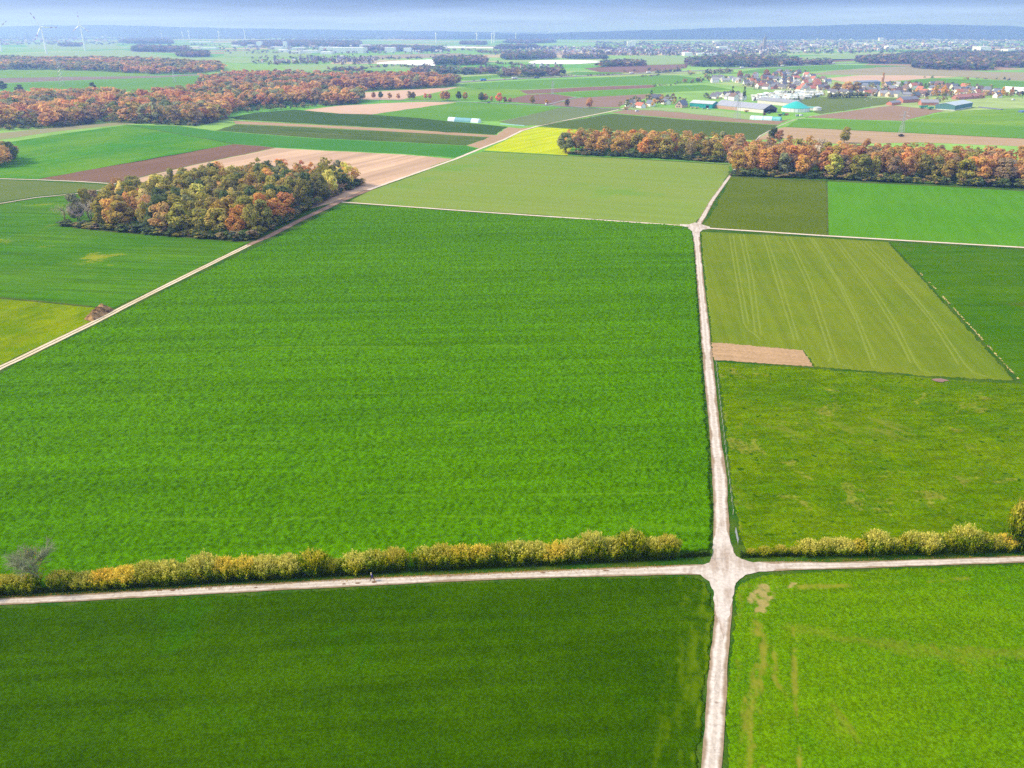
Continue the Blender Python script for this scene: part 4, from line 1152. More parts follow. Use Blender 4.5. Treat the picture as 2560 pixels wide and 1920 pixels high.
mass('far_woods', items, 4, 'scattered blue-hazed copses and shelter woods between the far fields', 506)

# the wooded plain out to the skyline: strips of woodland, denser the farther away
r = np.random.RandomState(77)
items = []
for i in range(230):
    Y = 9000 * (3.6 ** r.uniform(0, 1)); X = r.uniform(-.72, .72) * Y
    if abs(X) < .64 * Y and Y < 6000: continue
    L = r.uniform(250, 1500) * Y / 9000; D = r.uniform(90, 260) * Y / 9000
    k = int(np.clip(L * D / 3000, 12, 110))
    for a in range(k):
        items.append((float(X + r.uniform(-.5, .5) * L), float(Y + r.uniform(-.5, .5) * D), ('deep fir', 'dark green', 'dark plum')[r.randint(3)], 'round', float(r.uniform(14, 24)), float(r.uniform(2.4, 4.2) * Y / 9000)))
mass('skyline_woods', items, 4, 'blue-hazed woodland covering the plain out to the skyline', 507)

# scrubby tree strips among the fields between the motorway and the far towns
items = []
for (xa, ya, xb, yb, n, h) in ((820, 176, 1000, 166, 40, 9), (1000, 168, 1150, 172, 60, 10), (1040, 176, 1150, 184, 40, 12), (690, 161, 790, 158, 50, 12), (790, 152, 940, 156, 90, 13), (900, 150, 1080, 146, 40, 12), (1400, 192, 1430, 190.5, 10, 5), (1470, 189.5, 1540, 187, 24, 5), (1640, 183, 1700, 178, 40, 9), (1600, 193, 1650, 190, 10, 6),
                               (1720, 188, 1830, 182, 40, 11), (1560, 180, 1720, 170, 20, 8), (1200, 133, 1400, 131, 80, 15), (1500, 122, 1620, 128, 80, 15), (480, 113, 560, 116, 30, 15), (630, 118, 700, 122, 40, 16), (1040, 128, 1190, 126, 40, 14), (1190, 130, 1280, 135, 40, 14), (2300, 196, 2560, 202, 10, 7), (1620, 217, 1690, 213, 16, 5), (1240, 160, 1300, 163, 30, 9), (40, 100, 460, 96, 140, 18), (660, 100, 900, 100, 80, 18)):
    for k in range(n):
        f = r.uniform(0, 1); p = G(xa + (xb - xa) * f + r.uniform(-3, 3), ya + (yb - ya) * f + r.uniform(-1.0, 1.0))
        items.append((p.x, p.y, ('deep fir', 'grey-green', 'dull brown', 'dark plum')[r.randint(4)], 'round', float(h * r.uniform(.6, 1.2)), float(h / 18 * r.uniform(1, 1.8))))
mass('field_scrub', items, 4, 'thin hazy lines of bushes and trees along the far field edges', 508)

items = []
for (xa, ya, xb, yb, n, h) in ((150, 563, 294, 578, 26, 3.0), (294, 579, 601, 602, 60, 4.2), (601, 602, 636, 596, 10, 4), (636, 596, 822, 496, 60, 4.2), (822, 496, 905, 463, 26, 4.2), (1826, 440, 2107, 450, 60, 4.5), (2107, 450, 2560, 472, 90, 5), (2560, 472, 2780, 485, 40, 5), (1410, 386, 1700, 400, 60, 4.5), (1700, 400, 1822, 408, 24, 4.5), (-200, 337, 136, 320, 60, 5), (136, 320, 264, 306, 24, 5), (264, 306, 486, 316, 50, 5), (486, 316, 569, 300, 24, 5), (569, 285, 902, 259, 60, 6)):
    for k in range(n):
        f = r.uniform(0, 1); p = G(xa + (xb - xa) * f, ya + (yb - ya) * f - r.uniform(0, 2.5))
        items.append((p.x, p.y, ('deep fir', 'dark green', 'dark green', 'olive green', 'dull brown')[r.randint(5)], 'round', float(h * r.uniform(.6, 1.35)), float(r.uniform(.35, .75))))
mass('wood_edge_bushes', items, 2, 'dark bushes and brambles along the edges of the woods', 509)

# trees along the country road
road_trees = [(910, 247, 'copper brown', 9), (934, 246, 'copper brown', 10), (952, 247, 'dark green', 11), (974, 248, 'tawny', 10), (996, 248, 'tawny', 9), (1024, 248, 'dull brown', 12), (1034, 248, 'dull brown', 11), (1064, 248, 'salmon pink', 9), (1075, 248, 'salmon pink', 8), (1107, 251, 'tawny', 14), (1118, 252, 'rust red', 15), (1147, 250, 'dark green', 13), (1163, 250, 'tawny', 12),
              (1203, 254, 'dark green', 14), (1213, 254, 'copper brown', 12), (1229, 254, 'tawny', 8), (1248, 257, 'salmon pink', 15), (1262, 257, 'copper brown', 9), (1275, 257, 'copper brown', 8), (1331, 260, 'ochre', 12), (1367, 261, 'tawny', 7), (1418, 267, 'dull brown', 11), (1473, 270, 'copper brown', 14)]
for i, (px, py, c, h) in enumerate(road_trees):
    p = G(px, py)
    o = tree(p.x, p.y, c, h, h / 15.0, 'round', 900 + i, 'roadside_tree')
    tag(o, f'{c} roadside tree, {nth(len(road_trees) - i)} along the country road from the village', 'tree', 'trees along the country road')

# single trees that stand out
singles = [(1933, 352, 'dark green', 13, .95, 'round', 'dark green round tree where the gravel lane passes the copper wood'), (1948, 354, 'rust red', 11, .8, 'round', 'rust red tree beside the dark round tree by the lane'), (1973, 352, 'grey-green', 6, .5, 'round', 'small grey bush on the straw strip behind the copper wood'),
           (2110, 358, 'moss green', 16, 1.0, 'round', 'moss green tree rising above the back of the copper wood'), (1859, 253, 'dark green', 24, 1.0, 'cone', 'tall dark conifer behind the big grey barn roof'), (1830, 245, 'dark green', 20, .8, 'cone', 'dark conifer at the edge of the caravan park near the barns'),
           (2204, 217, 'tawny', 26, .55, 'tall', 'narrow tawny poplar in the village'), (2090, 236, 'ochre', 19, 1.5, 'round', 'big ochre tree in the middle of the village, first of the clump'), (2116, 234, 'golden yellow', 20, 1.6, 'round', 'big golden tree in the middle of the village, centre of the clump'), (2140, 234, 'ochre', 19, 1.5, 'round', 'big ochre tree in the middle of the village, last of the clump'),
           (2358, 240, 'golden yellow', 17, .9, 'round', 'bright yellow tree among village roofs'), (2336, 239, 'golden yellow', 15, .8, 'round', 'smaller yellow tree beside the bright one among roofs'), (2505, 243, 'golden yellow', 16, .7, 'tall', 'yellow tree in front of the glasshouses'), (2527, 243, 'amber', 16, .7, 'tall', 'amber tree in front of the glasshouses'),
           (233, 227, 'dark green', 15, 1.0, 'round', 'lone dark tree on the far edge of the left forest'), (50, 231, 'dark green', 13, 1.4, 'round', 'low dark tree behind the forest beside the green field'), (8, 228, 'dark green', 17, 1.4, 'round', 'dark tree behind the forest at the edge of the view'),
           (2555, 246, 'dark green', 18, .8, 'cone', 'dark conifer at the edge of the view below the glasshouses'), (1628, 248, 'dark green', 15, .9, 'cone', 'dark conifer among the hamlet trees'), (1849, 196, 'copper brown', 17, 1.3, 'round', 'round brown tree behind the upper village'), (1915, 195, 'rust red', 19, 1.5, 'round', 'broad reddish tree behind the upper village roofs')]
for i, (px, py, c, h, w, k, lab) in enumerate(singles):
    p = G(px, py)
    tag(tree(p.x, p.y, c, h, w, k, 1200 + i, 'village_tree' if py < 260 else 'field_tree'), lab, 'tree')

# ---- the two hedges along the gravel lane
t = NT('hedge_leaves')
oi = t.n('ShaderNodeObjectInfo')
geo = t.n('ShaderNodeNewGeometry')
nz = t.noise(geo.outputs['Position'], 0.42, 3, 0.6)
nz2 = t.noise(geo.outputs['Position'], 0.9, 2, 0.5)
v = t.attr('var'); kind = t.math('ADD', t.attr('young'), t.math('MULTIPLY', t.math('SUBTRACT', oi.outputs['Random'], 0.55), 0.40))                 # young shoots at the top of each stem are straw-coloured, old leaves green
col = t.mix(t.ramp(nz, 0.40, 0.62), (0.25, 0.33, 0.004), (0.46, 0.42, 0.005))
col = t.mix(t.ramp(nz2, 0.68, 0.74, 0, 0.8), col, (0.78, 0.42, 0.006))
old = t.mix(t.ramp(nz, 0.45, 0.7), (0.060, 0.115, 0.004), (0.19, 0.22, 0.005))
shoot = t.mix(0.5, t.scale(oi.outputs['Color'], 2.5), (0.66, 0.62, 0.11))
col = t.mix(t.ramp(kind, 0.32, 0.60), old, col)
col = t.mix(t.ramp(kind, 0.62, 0.88), col, shoot)
col = t.scale(col, t.math('ADD', 0.5, t.math('MULTIPLY', v, 1.0)))
d = t.n('ShaderNodeBsdfDiffuse'); t.set(d.inputs[0], col)
tr = t.n('ShaderNodeBsdfTranslucent'); t.set(tr.inputs[0], col)
ms = t.n('ShaderNodeMixShader'); ms.inputs[0].default_value = 0.3
t.set(ms.inputs[1], d.outputs[0]); t.set(ms.inputs[2], tr.outputs[0]); t.t.links.new(ms.outputs[0], t.out.inputs['Surface'])
M_hedge = t.m


def shrub_mesh(seed, H, R, n, leaf=0.19):
    """Many-stemmed field shrub: leaves strung along upright, outward-leaning shoots."""
    r = np.random.RandomState(seed)
    ns = 150
    th = r.uniform(0, 6.283, ns); rr = np.sqrt(r.uniform(0, 1, ns)) * R * .72
    base = np.stack([rr * np.cos(th), rr * np.sin(th), np.zeros(ns)], 1)
    th2 = th + r.normal(0, .5, ns)
    lean = (rr / R) * 0.7 + r.uniform(0, .35, ns)
    top = base + np.stack([np.cos(th2) * lean * R * .75, np.sin(th2) * lean * R * .75, H * np.clip(1.06 - .95 * (rr / R) ** 2.2 + r.normal(0, .045, ns), .3, 1.2)], 1)
    si = r.randint(0, ns, n); f = r.uniform(0.03, 1, n) ** 0.85
    p = base[si] + (top[si] - base[si]) * f[:, None] + r.normal(size=(n, 3)) * (0.17 + 0.12 * (1 - f))[:, None] * np.array([1.3, 1.3, .6])
    p[:, 2] = np.maximum(p[:, 2], 0.08)
    ax = (top - base)[si]; ax /= np.linalg.norm(ax, axis=1)[:, None]
    a = ax * (0.3 + f)[:, None] + r.normal(size=(n, 3)) * .75; a /= np.linalg.norm(a, axis=1)[:, None]
    b = np.cross(a, r.normal(size=(n, 3))); b /= np.linalg.norm(b, axis=1)[:, None]
    s = leaf * r.uniform(.6, 1.4, n)[:, None]
    q = np.stack([p - a * s, p - b * s * .55, p + a * s * 1.3, p + b * s * .55], 1).reshape(-1, 3)
    hf = p[:, 2] / H
    sv = r.uniform(-.22, .22, ns)[si]
    var = np.clip(.5 + sv + r.uniform(-.28, .28, n), 0, 1)
    young = np.clip(hf + r.uniform(-.16, .16, n) + sv * .5, 0, 1)
    me = np_mesh('foliage', q, np.arange(4 * n).reshape(-1, 4), {'var': np.repeat(var, 4), 'young': np.repeat(young, 4)})
    me.materials.append(M_hedge)
    m = MB()
    for i in range(0, ns, 6):
        m.rod(base[i], base[i] + (top[i] - base[i]) * .8, 0.035, 0.012, 3, False)
    st = m.mesh('stem'); st.materials.append(M_bark)
    return me, st


SHR = [shrub_mesh(300 + i, 4.6, 3.5, 6500) for i in range(5)]


def shrub(px, py, h, w, seed, label, group, tone=(0.25, 0.20, 0.035)):
    r = random.Random(seed)
    p = G(px, py)
    o = empty('hedge_shrub', (p.x, p.y, 0), A_LANE + r.choice((0, math.pi)) + r.uniform(-.3, .3))
    w *= r.uniform(.70, .92); o.scale = (w, w * r.uniform(.62, .85), h / 4.6 * r.uniform(.66, 1.1))
    k = r.randrange(len(SHR))
    c = link('foliage', SHR[k][0], o); c.color = tone + (1,)
    link('stem', SHR[k][1], o)
    tag(o, label, 'shrub', group)
    return o


# (x, base y of the front, height, width, look) from the picture's edge to the crossing
hl_ = [(-70, 1484, 3.6, 1.0, 'ochre'), (-18, 1480, 3.3, .95, 'orange-topped'), (32, 1477, 3.2, .9, 'olive'), (72, 1475, 3.6, .75, 'brown twiggy'), (158, 1469, 4.2, .85, 'ochre'), (212, 1466, 4.0, .95, 'olive'), (262, 1463, 3.9, .9, 'orange-topped'), (318, 1459, 4.2, 1.0, 'golden'), (372, 1456, 4.0, .85, 'olive'), (424, 1453, 4.5, .95, 'straw-topped'), (466, 1450, 3.6, .8, 'green'), (512, 1447, 4.7, 1.0, 'straw-topped'), (566, 1444, 3.8, .85, 'golden'), (618, 1441, 4.4, .85, 'golden'),
       (668, 1438, 4.7, .95, 'straw-topped'), (722, 1435, 4.9, .95, 'straw-topped'), (786, 1431, 4.1, .95, 'golden'), (832, 1428, 3.2, .7, 'olive'), (890, 1425, 4.9, .95, 'straw-topped'), (940, 1422, 5.1, .9, 'straw-topped'), (990, 1419, 4.9, .9, 'ochre'), (1062, 1415, 5.0, .9, 'straw-topped'), (1108, 1412, 5.0, .9, 'ochre'), (1156, 1410, 4.0, .9, 'golden'), (1200, 1408, 3.9, .85, 'golden'), (1244, 1405, 4.4, .85, 'olive'), (1290, 1403, 4.9, .95, 'straw-topped'), (1338, 1401, 5.0, .95, 'straw-topped'),
       (1386, 1399, 4.8, .9, 'golden'), (1434, 1397, 5.2, .95, 'straw-topped'), (1480, 1395, 5.3, .95, 'straw-topped'), (1528, 1393, 5.5, 1.0, 'straw-topped'), (1574, 1391, 5.6, 1.0, 'straw-topped'), (1632, 1390, 5.0, .85, 'straw-topped'), (1668, 1389, 4.4, .75, 'ochre')]
TON = {'ochre': (.20, .135, .012), 'orange-topped': (.36, .17, .01), 'olive': (.14, .125, .012), 'brown twiggy': (.20, .13, .06), 'golden': (.34, .21, .012), 'straw-topped': (.25, .21, .045), 'green': (.10, .11, .012)}
for i, (px, py, h, w, look) in enumerate(hl_):
    shrub(px, py, h, w, 40 + i, f'{look} shrub, {nth(len(hl_) - i)} from the crossing in the long hedge behind the walker', 'shrubs of the long hedge', TON[look])
hr_ = [(1878, 1388, 1.5, .42, 'ochre'), (1912, 1387, 1.9, .55, 'olive'), (1950, 1386, 2.0, .5, 'ochre'), (1986, 1385, 2.0, .5, 'olive'), (2020, 1384, 3.9, .85, 'straw-topped'), (2062, 1383, 4.0, .85, 'straw-topped'), (2106, 1382, 4.0, .85, 'straw-topped'), (2146, 1381, 3.6, .7, 'golden'), (2186, 1380, 4.3, .85, 'straw-topped'), (2228, 1379, 4.3, .85, 'straw-topped'), (2270, 1378, 4.7, .9, 'straw-topped'), (2314, 1377, 4.9, .9, 'straw-topped'), (2358, 1376, 5.1, .95, 'straw-topped'), (2402, 1375, 5.2, .95, 'straw-topped'), (2444, 1373, 4.8, .85, 'straw-topped'), (2482, 1372, 3.2, .7, 'olive'), (2512, 1371, 4.0, .75, 'golden'), (2620, 1368, 4.2, .9, 'golden'), (2680, 1366, 4.4, .9, 'straw-topped')]
for i, (px, py, h, w, look) in enumerate(hr_):
    shrub(px, py, h, w, 140 + i, f'{look} shrub, {nth(i + 1)} from the crossing in the hedge along the pasture', 'shrubs of the pasture hedge', TON[look])
shrub(2556, 1368, 10.5, 1.5, 171, 'tall ochre tree-like shrub where the pasture hedge meets the edge of the view', 'shrubs of the pasture hedge', TON['ochre'])
# leafless grey-green bush with yellow leaves standing in the long hedge
p = G(104, 1466)
o = empty('bare_shrub', (p.x, p.y, 0)); o.scale = (1, 1, 1)
me = bare_mesh('twig', 990, 9.4, 3.8, 26, 13, 9, 0.26, 0.9); c = link('twig', me, o); c.color = (0.29, 0.31, 0.16, 1)
v_, va_ = crown(991, 260, H=9.4, R=2.6, z0=1.5, lobes=22, leaf=0.13)
c = link('yellow_leaf', leaf_mesh('yellow_leaf', v_, va_, M_leaf), o); c.color = (0.42, 0.26, 0.03, 1); c['kind'] = 'stuff'
tag(o, 'tall leafless grey shrub with a few yellow leaves, rising above the long hedge', 'shrub')
# low dark bramble in front of the hedges
v_, va_ = [], []
rr = np.random.RandomState(5)
for (xa, ya, xb, yb, n) in ((-120, 1494, 470, 1461, 3200), (470, 1461, 1000, 1430, 2600), (1000, 1430, 1690, 1398, 2200), (1700, 1394, 1775, 1388, 500), (1850, 1391, 2000, 1391, 500), (1850, 1393, 2700, 1377, 2600)):
    f = rr.uniform(0, 1, n)
    P3 = np.array([tuple(G(xa + (xb - xa) * k, ya + (yb - ya) * k + rr.uniform(-5, 3))) for k in f])
    P3[:, 2] = rr.uniform(.05, .9, n) ** 1.4
    a = rr.normal(size=(n, 3)); a /= np.linalg.norm(a, axis=1)[:, None]
    b = np.cross(a, rr.normal(size=(n, 3))); b /= np.linalg.norm(b, axis=1)[:, None]
    s = rr.uniform(.10, .24, n)[:, None]
    v_.append(np.stack([P3 - a * s, P3 - b * s * .7, P3 + a * s, P3 + b * s * .7], 1).reshape(-1, 3)); va_.append(np.repeat(rr.uniform(0, 1, n), 4))
o = link('undergrowth', leaf_mesh('undergrowth', np.concatenate(v_), np.concatenate(va_), M_leaf)); o.color = (0.030, 0.055, 0.008, 1)
tag(o, 'low dark bramble and nettles along the foot of the hedges', 'undergrowth', kind='stuff')
# fallen yellow leaves along the lane edge
v_, va_ = [], []
for (xa, ya, xb, yb, n) in ((-60, 1498, 900, 1447, 900), (900, 1446, 1700, 1415, 900), (1925, 1406, 2560, 1391, 400), (0, 1496, 1700, 1414, 300)):
    f = rr.uniform(0, 1, n)
    P3 = np.array([tuple(G(xa + (xb - xa) * k, ya + (yb - ya) * k + rr.normal() * 2.2)) for k in f]); P3[:, 2] = 0.135
    th = rr.uniform(0, 6.28, n); s = rr.uniform(.05, .13, n)
    a = np.stack([np.cos(th) * s, np.sin(th) * s, rr.uniform(-.02, .02, n)], 1); b = np.stack([-np.sin(th) * s, np.cos(th) * s, rr.uniform(-.02, .02, n)], 1)
    v_.append(np.stack([P3 - a, P3 - b * .7, P3 + a, P3 + b * .7], 1).reshape(-1, 3)); va_.append(np.repeat(rr.uniform(0, 1, n), 4))
o = link('fallen_leaves', leaf_mesh('fallen_leaves', np.concatenate(v_), np.concatenate(va_), M_leaf)); o.color = (0.36, 0.22, 0.03, 1)
tag(o, 'fallen yellow leaves scattered along the lane edges', 'leaves', kind='stuff')

# ------------------------------------------------------------------ buildings
def obj_mat(name, rough=0.8, var=0.12, scale=0.5, spec=0.2, rows=None):
    t = NT(name)
    c = t.n('ShaderNodeObjectInfo').outputs['Color']
    n = t.noise(t.coord(), scale, 4, 0.6)
    c = t.scale(c, t.ramp(n, 0.25, 0.75, 1 - var, 1 + var))
    if rows:
        s = t.n('ShaderNodeSeparateXYZ'); t.set(s.inputs[0], t.coord())
        w = t.math('FRACT', t.math('DIVIDE', s.outputs[1], rows))
        c = t.scale(c, t.ramp(w, 0.0, 0.12, 0.72, 1.0))
    t.bsdf(c, rough, spec)
    return t.m


M_wall = obj_mat('render_wall')
M_roof = obj_mat('roof_covering', 0.7, 0.16, 0.8)
M_sheet = obj_mat('sheet_roof', 0.5, 0.08, 0.2, 0.3, rows=6.0)
M_paint = obj_mat('painted_metal', 0.45, 0.05, 0.5, 0.4)
M_glass = plain('window_glass', (0.03, 0.04, 0.05), 0.15, 0.5, 0.1, 1.0)
M_tyre = plain('tyre_rubber', (0.02, 0.02, 0.02), 0.9, 0.1)
M_steel = plain('galvanised_steel', (0.30, 0.31, 0.31), 0.6, 0.3, 0.08, 1.0, 0.4)
M_wood = plain('weathered_wood', (0.30, 0.25, 0.19), 0.9, 0.1, 0.2, 2.0)
M_dark = plain('dark_opening', (0.015, 0.015, 0.017), 0.9, 0.1)


def gable(L, W, hw, hr, over=0.4, th=0.25):
    """Wall and roof meshes of a gabled building, ridge along local y."""
    w = MB().prism([(-W / 2, 0), (W / 2, 0), (W / 2, hw), (0, hr), (-W / 2, hw)], -L / 2, L / 2).mesh('wall')
    s = (hr - hw) / (W / 2)
    x = W / 2 + over
    z = hw - over * s
    r_ = MB().prism([(-x, z), (0, hr + 0.02), (x, z), (x, z + th), (0, hr + th + 0.05), (-x, z + th)], -L / 2 - over, L / 2 + over).mesh('roof')
    return w, r_


GT = {}


def house(px, py, L, W, hw, hr, yaw, wall, roof, name='house', chimney=True, wins=0, roofmat=None):
    """A house or shed with its foot at the pixel; ridge direction yaw (0 = straight away from the camera)."""
    p = G(px, py)
    o = empty(name, (p.x, p.y, 0), yaw)
    key = (round(L, 1), round(W, 1), round(hw, 1), round(hr, 1), roofmat.name if roofmat else '')
    if key not in GT:
        w, r_ = gable(L, W, hw, hr); w.materials.append(M_wall); r_.materials.append(roofmat or M_roof); GT[key] = (w, r_)
    w = link('wall', GT[key][0], o); w.color = tuple(wall) + (1,)
    r_ = link('roof', GT[key][1], o); r_.color = tuple(roof) + (1,)
    if chimney:
        c = MB().box(-.45, L * .2, hr - .8, .45, L * .2 + .9, hr + 1.3).build('chimney', M_wall, r_); c.color = (0.25, 0.13, 0.09, 1)
    for i in range(wins):
        x = -W / 2 + W * (i + .5) / wins
        f = link('window', bpy.data.meshes.get('window') or win_mesh(), o); f.location = (x, -L / 2 - 0.04, hw * .55)
    return o


def win_mesh():
    m = MB().box(-.55, -.05, -.7, .55, .05, .7).mesh('window'); m.materials.append(M_glass); return m


SLATE, BLUE, RED, BRN, GREY = (0.13, 0.13, 0.15), (0.14, 0.16, 0.20), (0.42, 0.15, 0.085), (0.17, 0.115, 0.095), (0.30, 0.30, 0.31)
WHITE, CREAM, BRICK, PINK, YEL = (0.72, 0.71, 0.68), (0.62, 0.56, 0.45), (0.34, 0.16, 0.11), (0.52, 0.36, 0.29), (0.60, 0.48, 0.28)
RN = {SLATE: 'slate', BLUE: 'blue-grey', RED: 'red', BRN: 'brown', GREY: 'light grey'}
WN = {WHITE: 'white', CREAM: 'cream', BRICK: 'brick', PINK: 'pinkish', YEL: 'yellow'}


def cluster(poly, n, seed, where, group, sep, roofs, walls, fixed=()):
    """Houses of one part of the village, spaced apart, ranked from left to right for their labels."""
    r = random.Random(seed)
    P = [(a, b) for a, b in poly]
    x0, x1 = min(a for a, b in P), max(a for a, b in P); y0, y1 = min(b for a, b in P), max(b for a, b in P)
    pts = [(f[0], f[1], f[2], f[3]) for f in fixed]
    tries = 0
    while len(pts) < n and tries < 9000:
        tries += 1
        a, b = r.uniform(x0, x1), r.uniform(y0, y1)
        if not inside(P, [a], [b])[0]: continue
        if any(abs(a - q[0]) < sep and abs(b - q[1]) < sep * .34 for q in pts): continue
        ro = r.choices([q[0] for q in roofs], [q[1](a) for q in roofs])[0]
        wa = r.choices([q[0] for q in walls], [q[1] for q in walls])[0]
        pts.append((a, b, ro, wa))
    pts.sort(key=lambda q: q[0])
    for i, (a, b, ro, wa) in enumerate(pts):
        L, W, hw, hr = r.choice(((12, 9, 4.5, 8.6), (11, 8.4, 3.6, 7.8), (14, 9, 5.4, 9.4), (10, 9, 4.2, 8.4), (15, 8, 3.2, 6.6)))
        o = house(a, b, L, W, hw, hr, r.choice((0.35, 0.35 + math.pi / 2, 0.5, -1.0, 1.75)) + r.uniform(-.2, .2), wa, ro, chimney=r.random() < .6)
        tag(o, f'{WN[wa]} house with {RN[ro]} roof, {nth(i + 1)} from left in {where}', 'house', group)


cluster([(1840, 203), (1862, 194), (1900, 187), (1960, 180), (2005, 181), (2040, 195), (2072, 205), (2070, 226), (2000, 229), (1960, 223), (1900, 223), (1855, 215)], 62, 1, 'the upper village', 'houses of the upper village', 13,
        [(SLATE, lambda a: 5), (BLUE, lambda a: 2), (RED, lambda a: 5 if a > 1985 else .6), (BRN, lambda a: 2), (GREY, lambda a: 1)], [(WHITE, 5), (CREAM, 3), (BRICK, 2), (PINK, 1)],
        ((2012, 211, RED, WHITE), (1999, 229, RED, WHITE), (1898, 216, BLUE, BRICK), (2040, 208, RED, BRICK), (2008, 220, RED, WHITE)))
cluster([(2074, 242), (2080, 224), (2160, 219), (2240, 214), (2330, 215), (2450, 222), (2512, 231), (2505, 246), (2440, 238), (2380, 240), (2300, 244), (2240, 244), (2150, 240)], 58, 2, 'the village behind the sheep pasture', 'houses of the long village', 15,
        [(SLATE, lambda a: 5), (BLUE, lambda a: 2), (RED, lambda a: 2.2 if a > 2280 else .7), (BRN, lambda a: 2), (GREY, lambda a: 1)], [(WHITE, 5), (CREAM, 3), (BRICK, 2.5), (PINK, 1)],
        ((2190, 226, GREY, WHITE), (2300, 228, RED, WHITE), (2395, 237, RED, WHITE)))
cluster([(1562, 268), (1590, 258), (1640, 252), (1684, 254), (1676, 263), (1640, 267), (1600, 270)], 7, 3, 'the hamlet beside the teal barn', 'houses of the hamlet', 17, [(SLATE, lambda a: 3), (BLUE, lambda a: 2), (RED, lambda a: .6)], [(WHITE, 5), (CREAM, 2), (PINK, 1)])
cluster([(1756, 246), (1800, 240), (1850, 242), (1862, 252), (1820, 252), (1770, 250)], 8, 4, 'the group behind the teal barn', 'houses behind the teal barn', 13, [(SLATE, lambda a: 3), (GREY, lambda a: 2), (BRN, lambda a: 1)], [(WHITE, 4), (YEL, 3), (CREAM, 1)])
cluster([(1765, 203), (1800, 197), (1842, 198), (1842, 205), (1790, 207)], 6, 5, 'the row before the upper village', 'houses before the upper village', 14, [(SLATE, lambda a: 3), (GREY, lambda a: 2)], [(WHITE, 4), (CREAM, 1)])

# caravans
cb = MB().prism([(-1.4, .45), (1.4, .45), (1.5, 1.0), (1.5, 2.6), (1.3, 3.0), (-1.3, 3.0), (-1.5, 2.6), (-1.5, 1.0)], -4, 4).box(-1.2, -3.4, 0, 1.2, 3.4, .45).mesh('caravan_body'); cb.materials.append(M_paint)
r = random.Random(9)
pk = [(1878, 241), (1905, 236), (1960, 231), (2050, 231), (2062, 238), (2020, 247), (1965, 255), (1900, 256), (1880, 252)]
cv = []
row = 0
yy = 232.5
while yy < 256:
    x = 1872 + r.uniform(0, 8)
    L = []
    while x < 2064:
        if inside(pk, [x], [yy])[0]: L.append((x, yy + r.uniform(-.7, .7)))
        x += r.uniform(9, 14.5)
    if L:
        row += 1
        for j, (a, b) in enumerate(L): cv.append((a, b, row, j + 1))
    yy += 3.4
for a, b, row, j in cv:
    p = G(a, b)
    o = link('caravan', cb); o.location = (p.x, p.y, 0); o.rotation_euler = (0, 0, math.pi / 2 + r.uniform(-.5, .5)); o.scale = (1.25, r.uniform(1.0, 1.4), 1.15)
    c = r.choice(((.80, .79, .76), (.74, .72, .66), (.78, .78, .80), (.60, .55, .47))); o.color = c + (1,)
    k = cb and MB().box(-1.52, -1.2, 1.5, -1.45, 1.2, 2.3)
    tag(o, f'static caravan, {nth(j)} from left in the {nth(row)} row of the caravan park', 'caravan', 'caravans in the caravan park')

# village greenery
items = []
rr = np.random.RandomState(12)
for poly, n, hs in (([(1838, 206), (1870, 192), (1960, 178), (2010, 180), (2072, 204), (2072, 230), (1900, 226)], 150, (4, 10)), ([(2070, 244), (2078, 222), (2240, 212), (2450, 220), (2560, 232), (2560, 248), (2300, 246)], 230, (4, 11)), ([(1540, 272), (1570, 256), (1640, 248), (1700, 250), (1720, 262), (1640, 270)], 44, (5, 12)),
                    ([(1875, 243), (1960, 231), (2060, 232), (2060, 241), (1960, 257), (1885, 257)], 60, (2, 7)), ([(1720, 244), (1860, 238), (1890, 254), (1760, 250)], 26, (4, 9)), ([(1675, 212), (1760, 196), (1840, 198), (1840, 206), (1740, 209), (1690, 214)], 46, (5, 11)), ([(2290, 258), (2350, 250), (2400, 252), (2300, 262)], 14, (4, 9))):
    xs, ys = [p[0] for p in poly], [p[1] for p in poly]
    k = 0
    while k < n:
        a, b = rr.uniform(min(xs), max(xs)), rr.uniform(min(ys), max(ys))
        if not inside(poly, [a], [b])[0]: continue
        k += 1
        p = G(a, b); h = rr.uniform(*hs)
        items.append((p.x, p.y, ('dark green', 'grey-green', 'dull brown', 'dark plum', 'ochre', 'deep fir', 'tawny', 'dull brown')[rr.randint(8)], 'round', float(h), float(h / 15)))
for (xa, ya, xb, yb, n, h) in ((2070, 246, 2172, 243, 60, 8), (1960, 256, 2060, 240, 50, 4), (1880, 226, 1920, 219, 10, 5), (1848, 215, 1900, 219, 14, 6)):
    for k in range(n):
        f = rr.uniform(0, 1); p = G(xa + (xb - xa) * f, ya + (yb - ya) * f + rr.uniform(-.8, .8))
        items.append((p.x, p.y, ('dark green', 'grey-green')[rr.randint(2)], 'round', float(h * rr.uniform(.7, 1.2)), float(h / 14)))
mass('garden_shrubs', items, 3, 'garden trees and hedges between the village houses', 601)


# ---- the farm with the teal barn
def yaw_px(a, b):
    p, q = G(*a), G(*b)
    return math.atan2(q.y - p.y, q.x - p.x) - math.pi / 2


def shed(a, b, W, hw, hr, wall, roof, label, name, chim=False, roofmat=None, side=1):
    """Long building whose front wall foot runs from pixel a to pixel b; depth W away from the camera."""
    p, q = G(*a), G(*b)
    d = (q - p); L = d.length; d.normalize()
    n = Vector((-d.y, d.x, 0)) * side
    c = (p + q) / 2 + n * W / 2
    px, py = proj(c.x, c.y, 0)
    o = house(px, py, L, W, hw, hr, math.atan2(d.y, d.x) - math.pi / 2, wall, roof, name, chim, roofmat=roofmat or M_sheet)
    tag(o, label, 'barn')
    return o, L, d, n


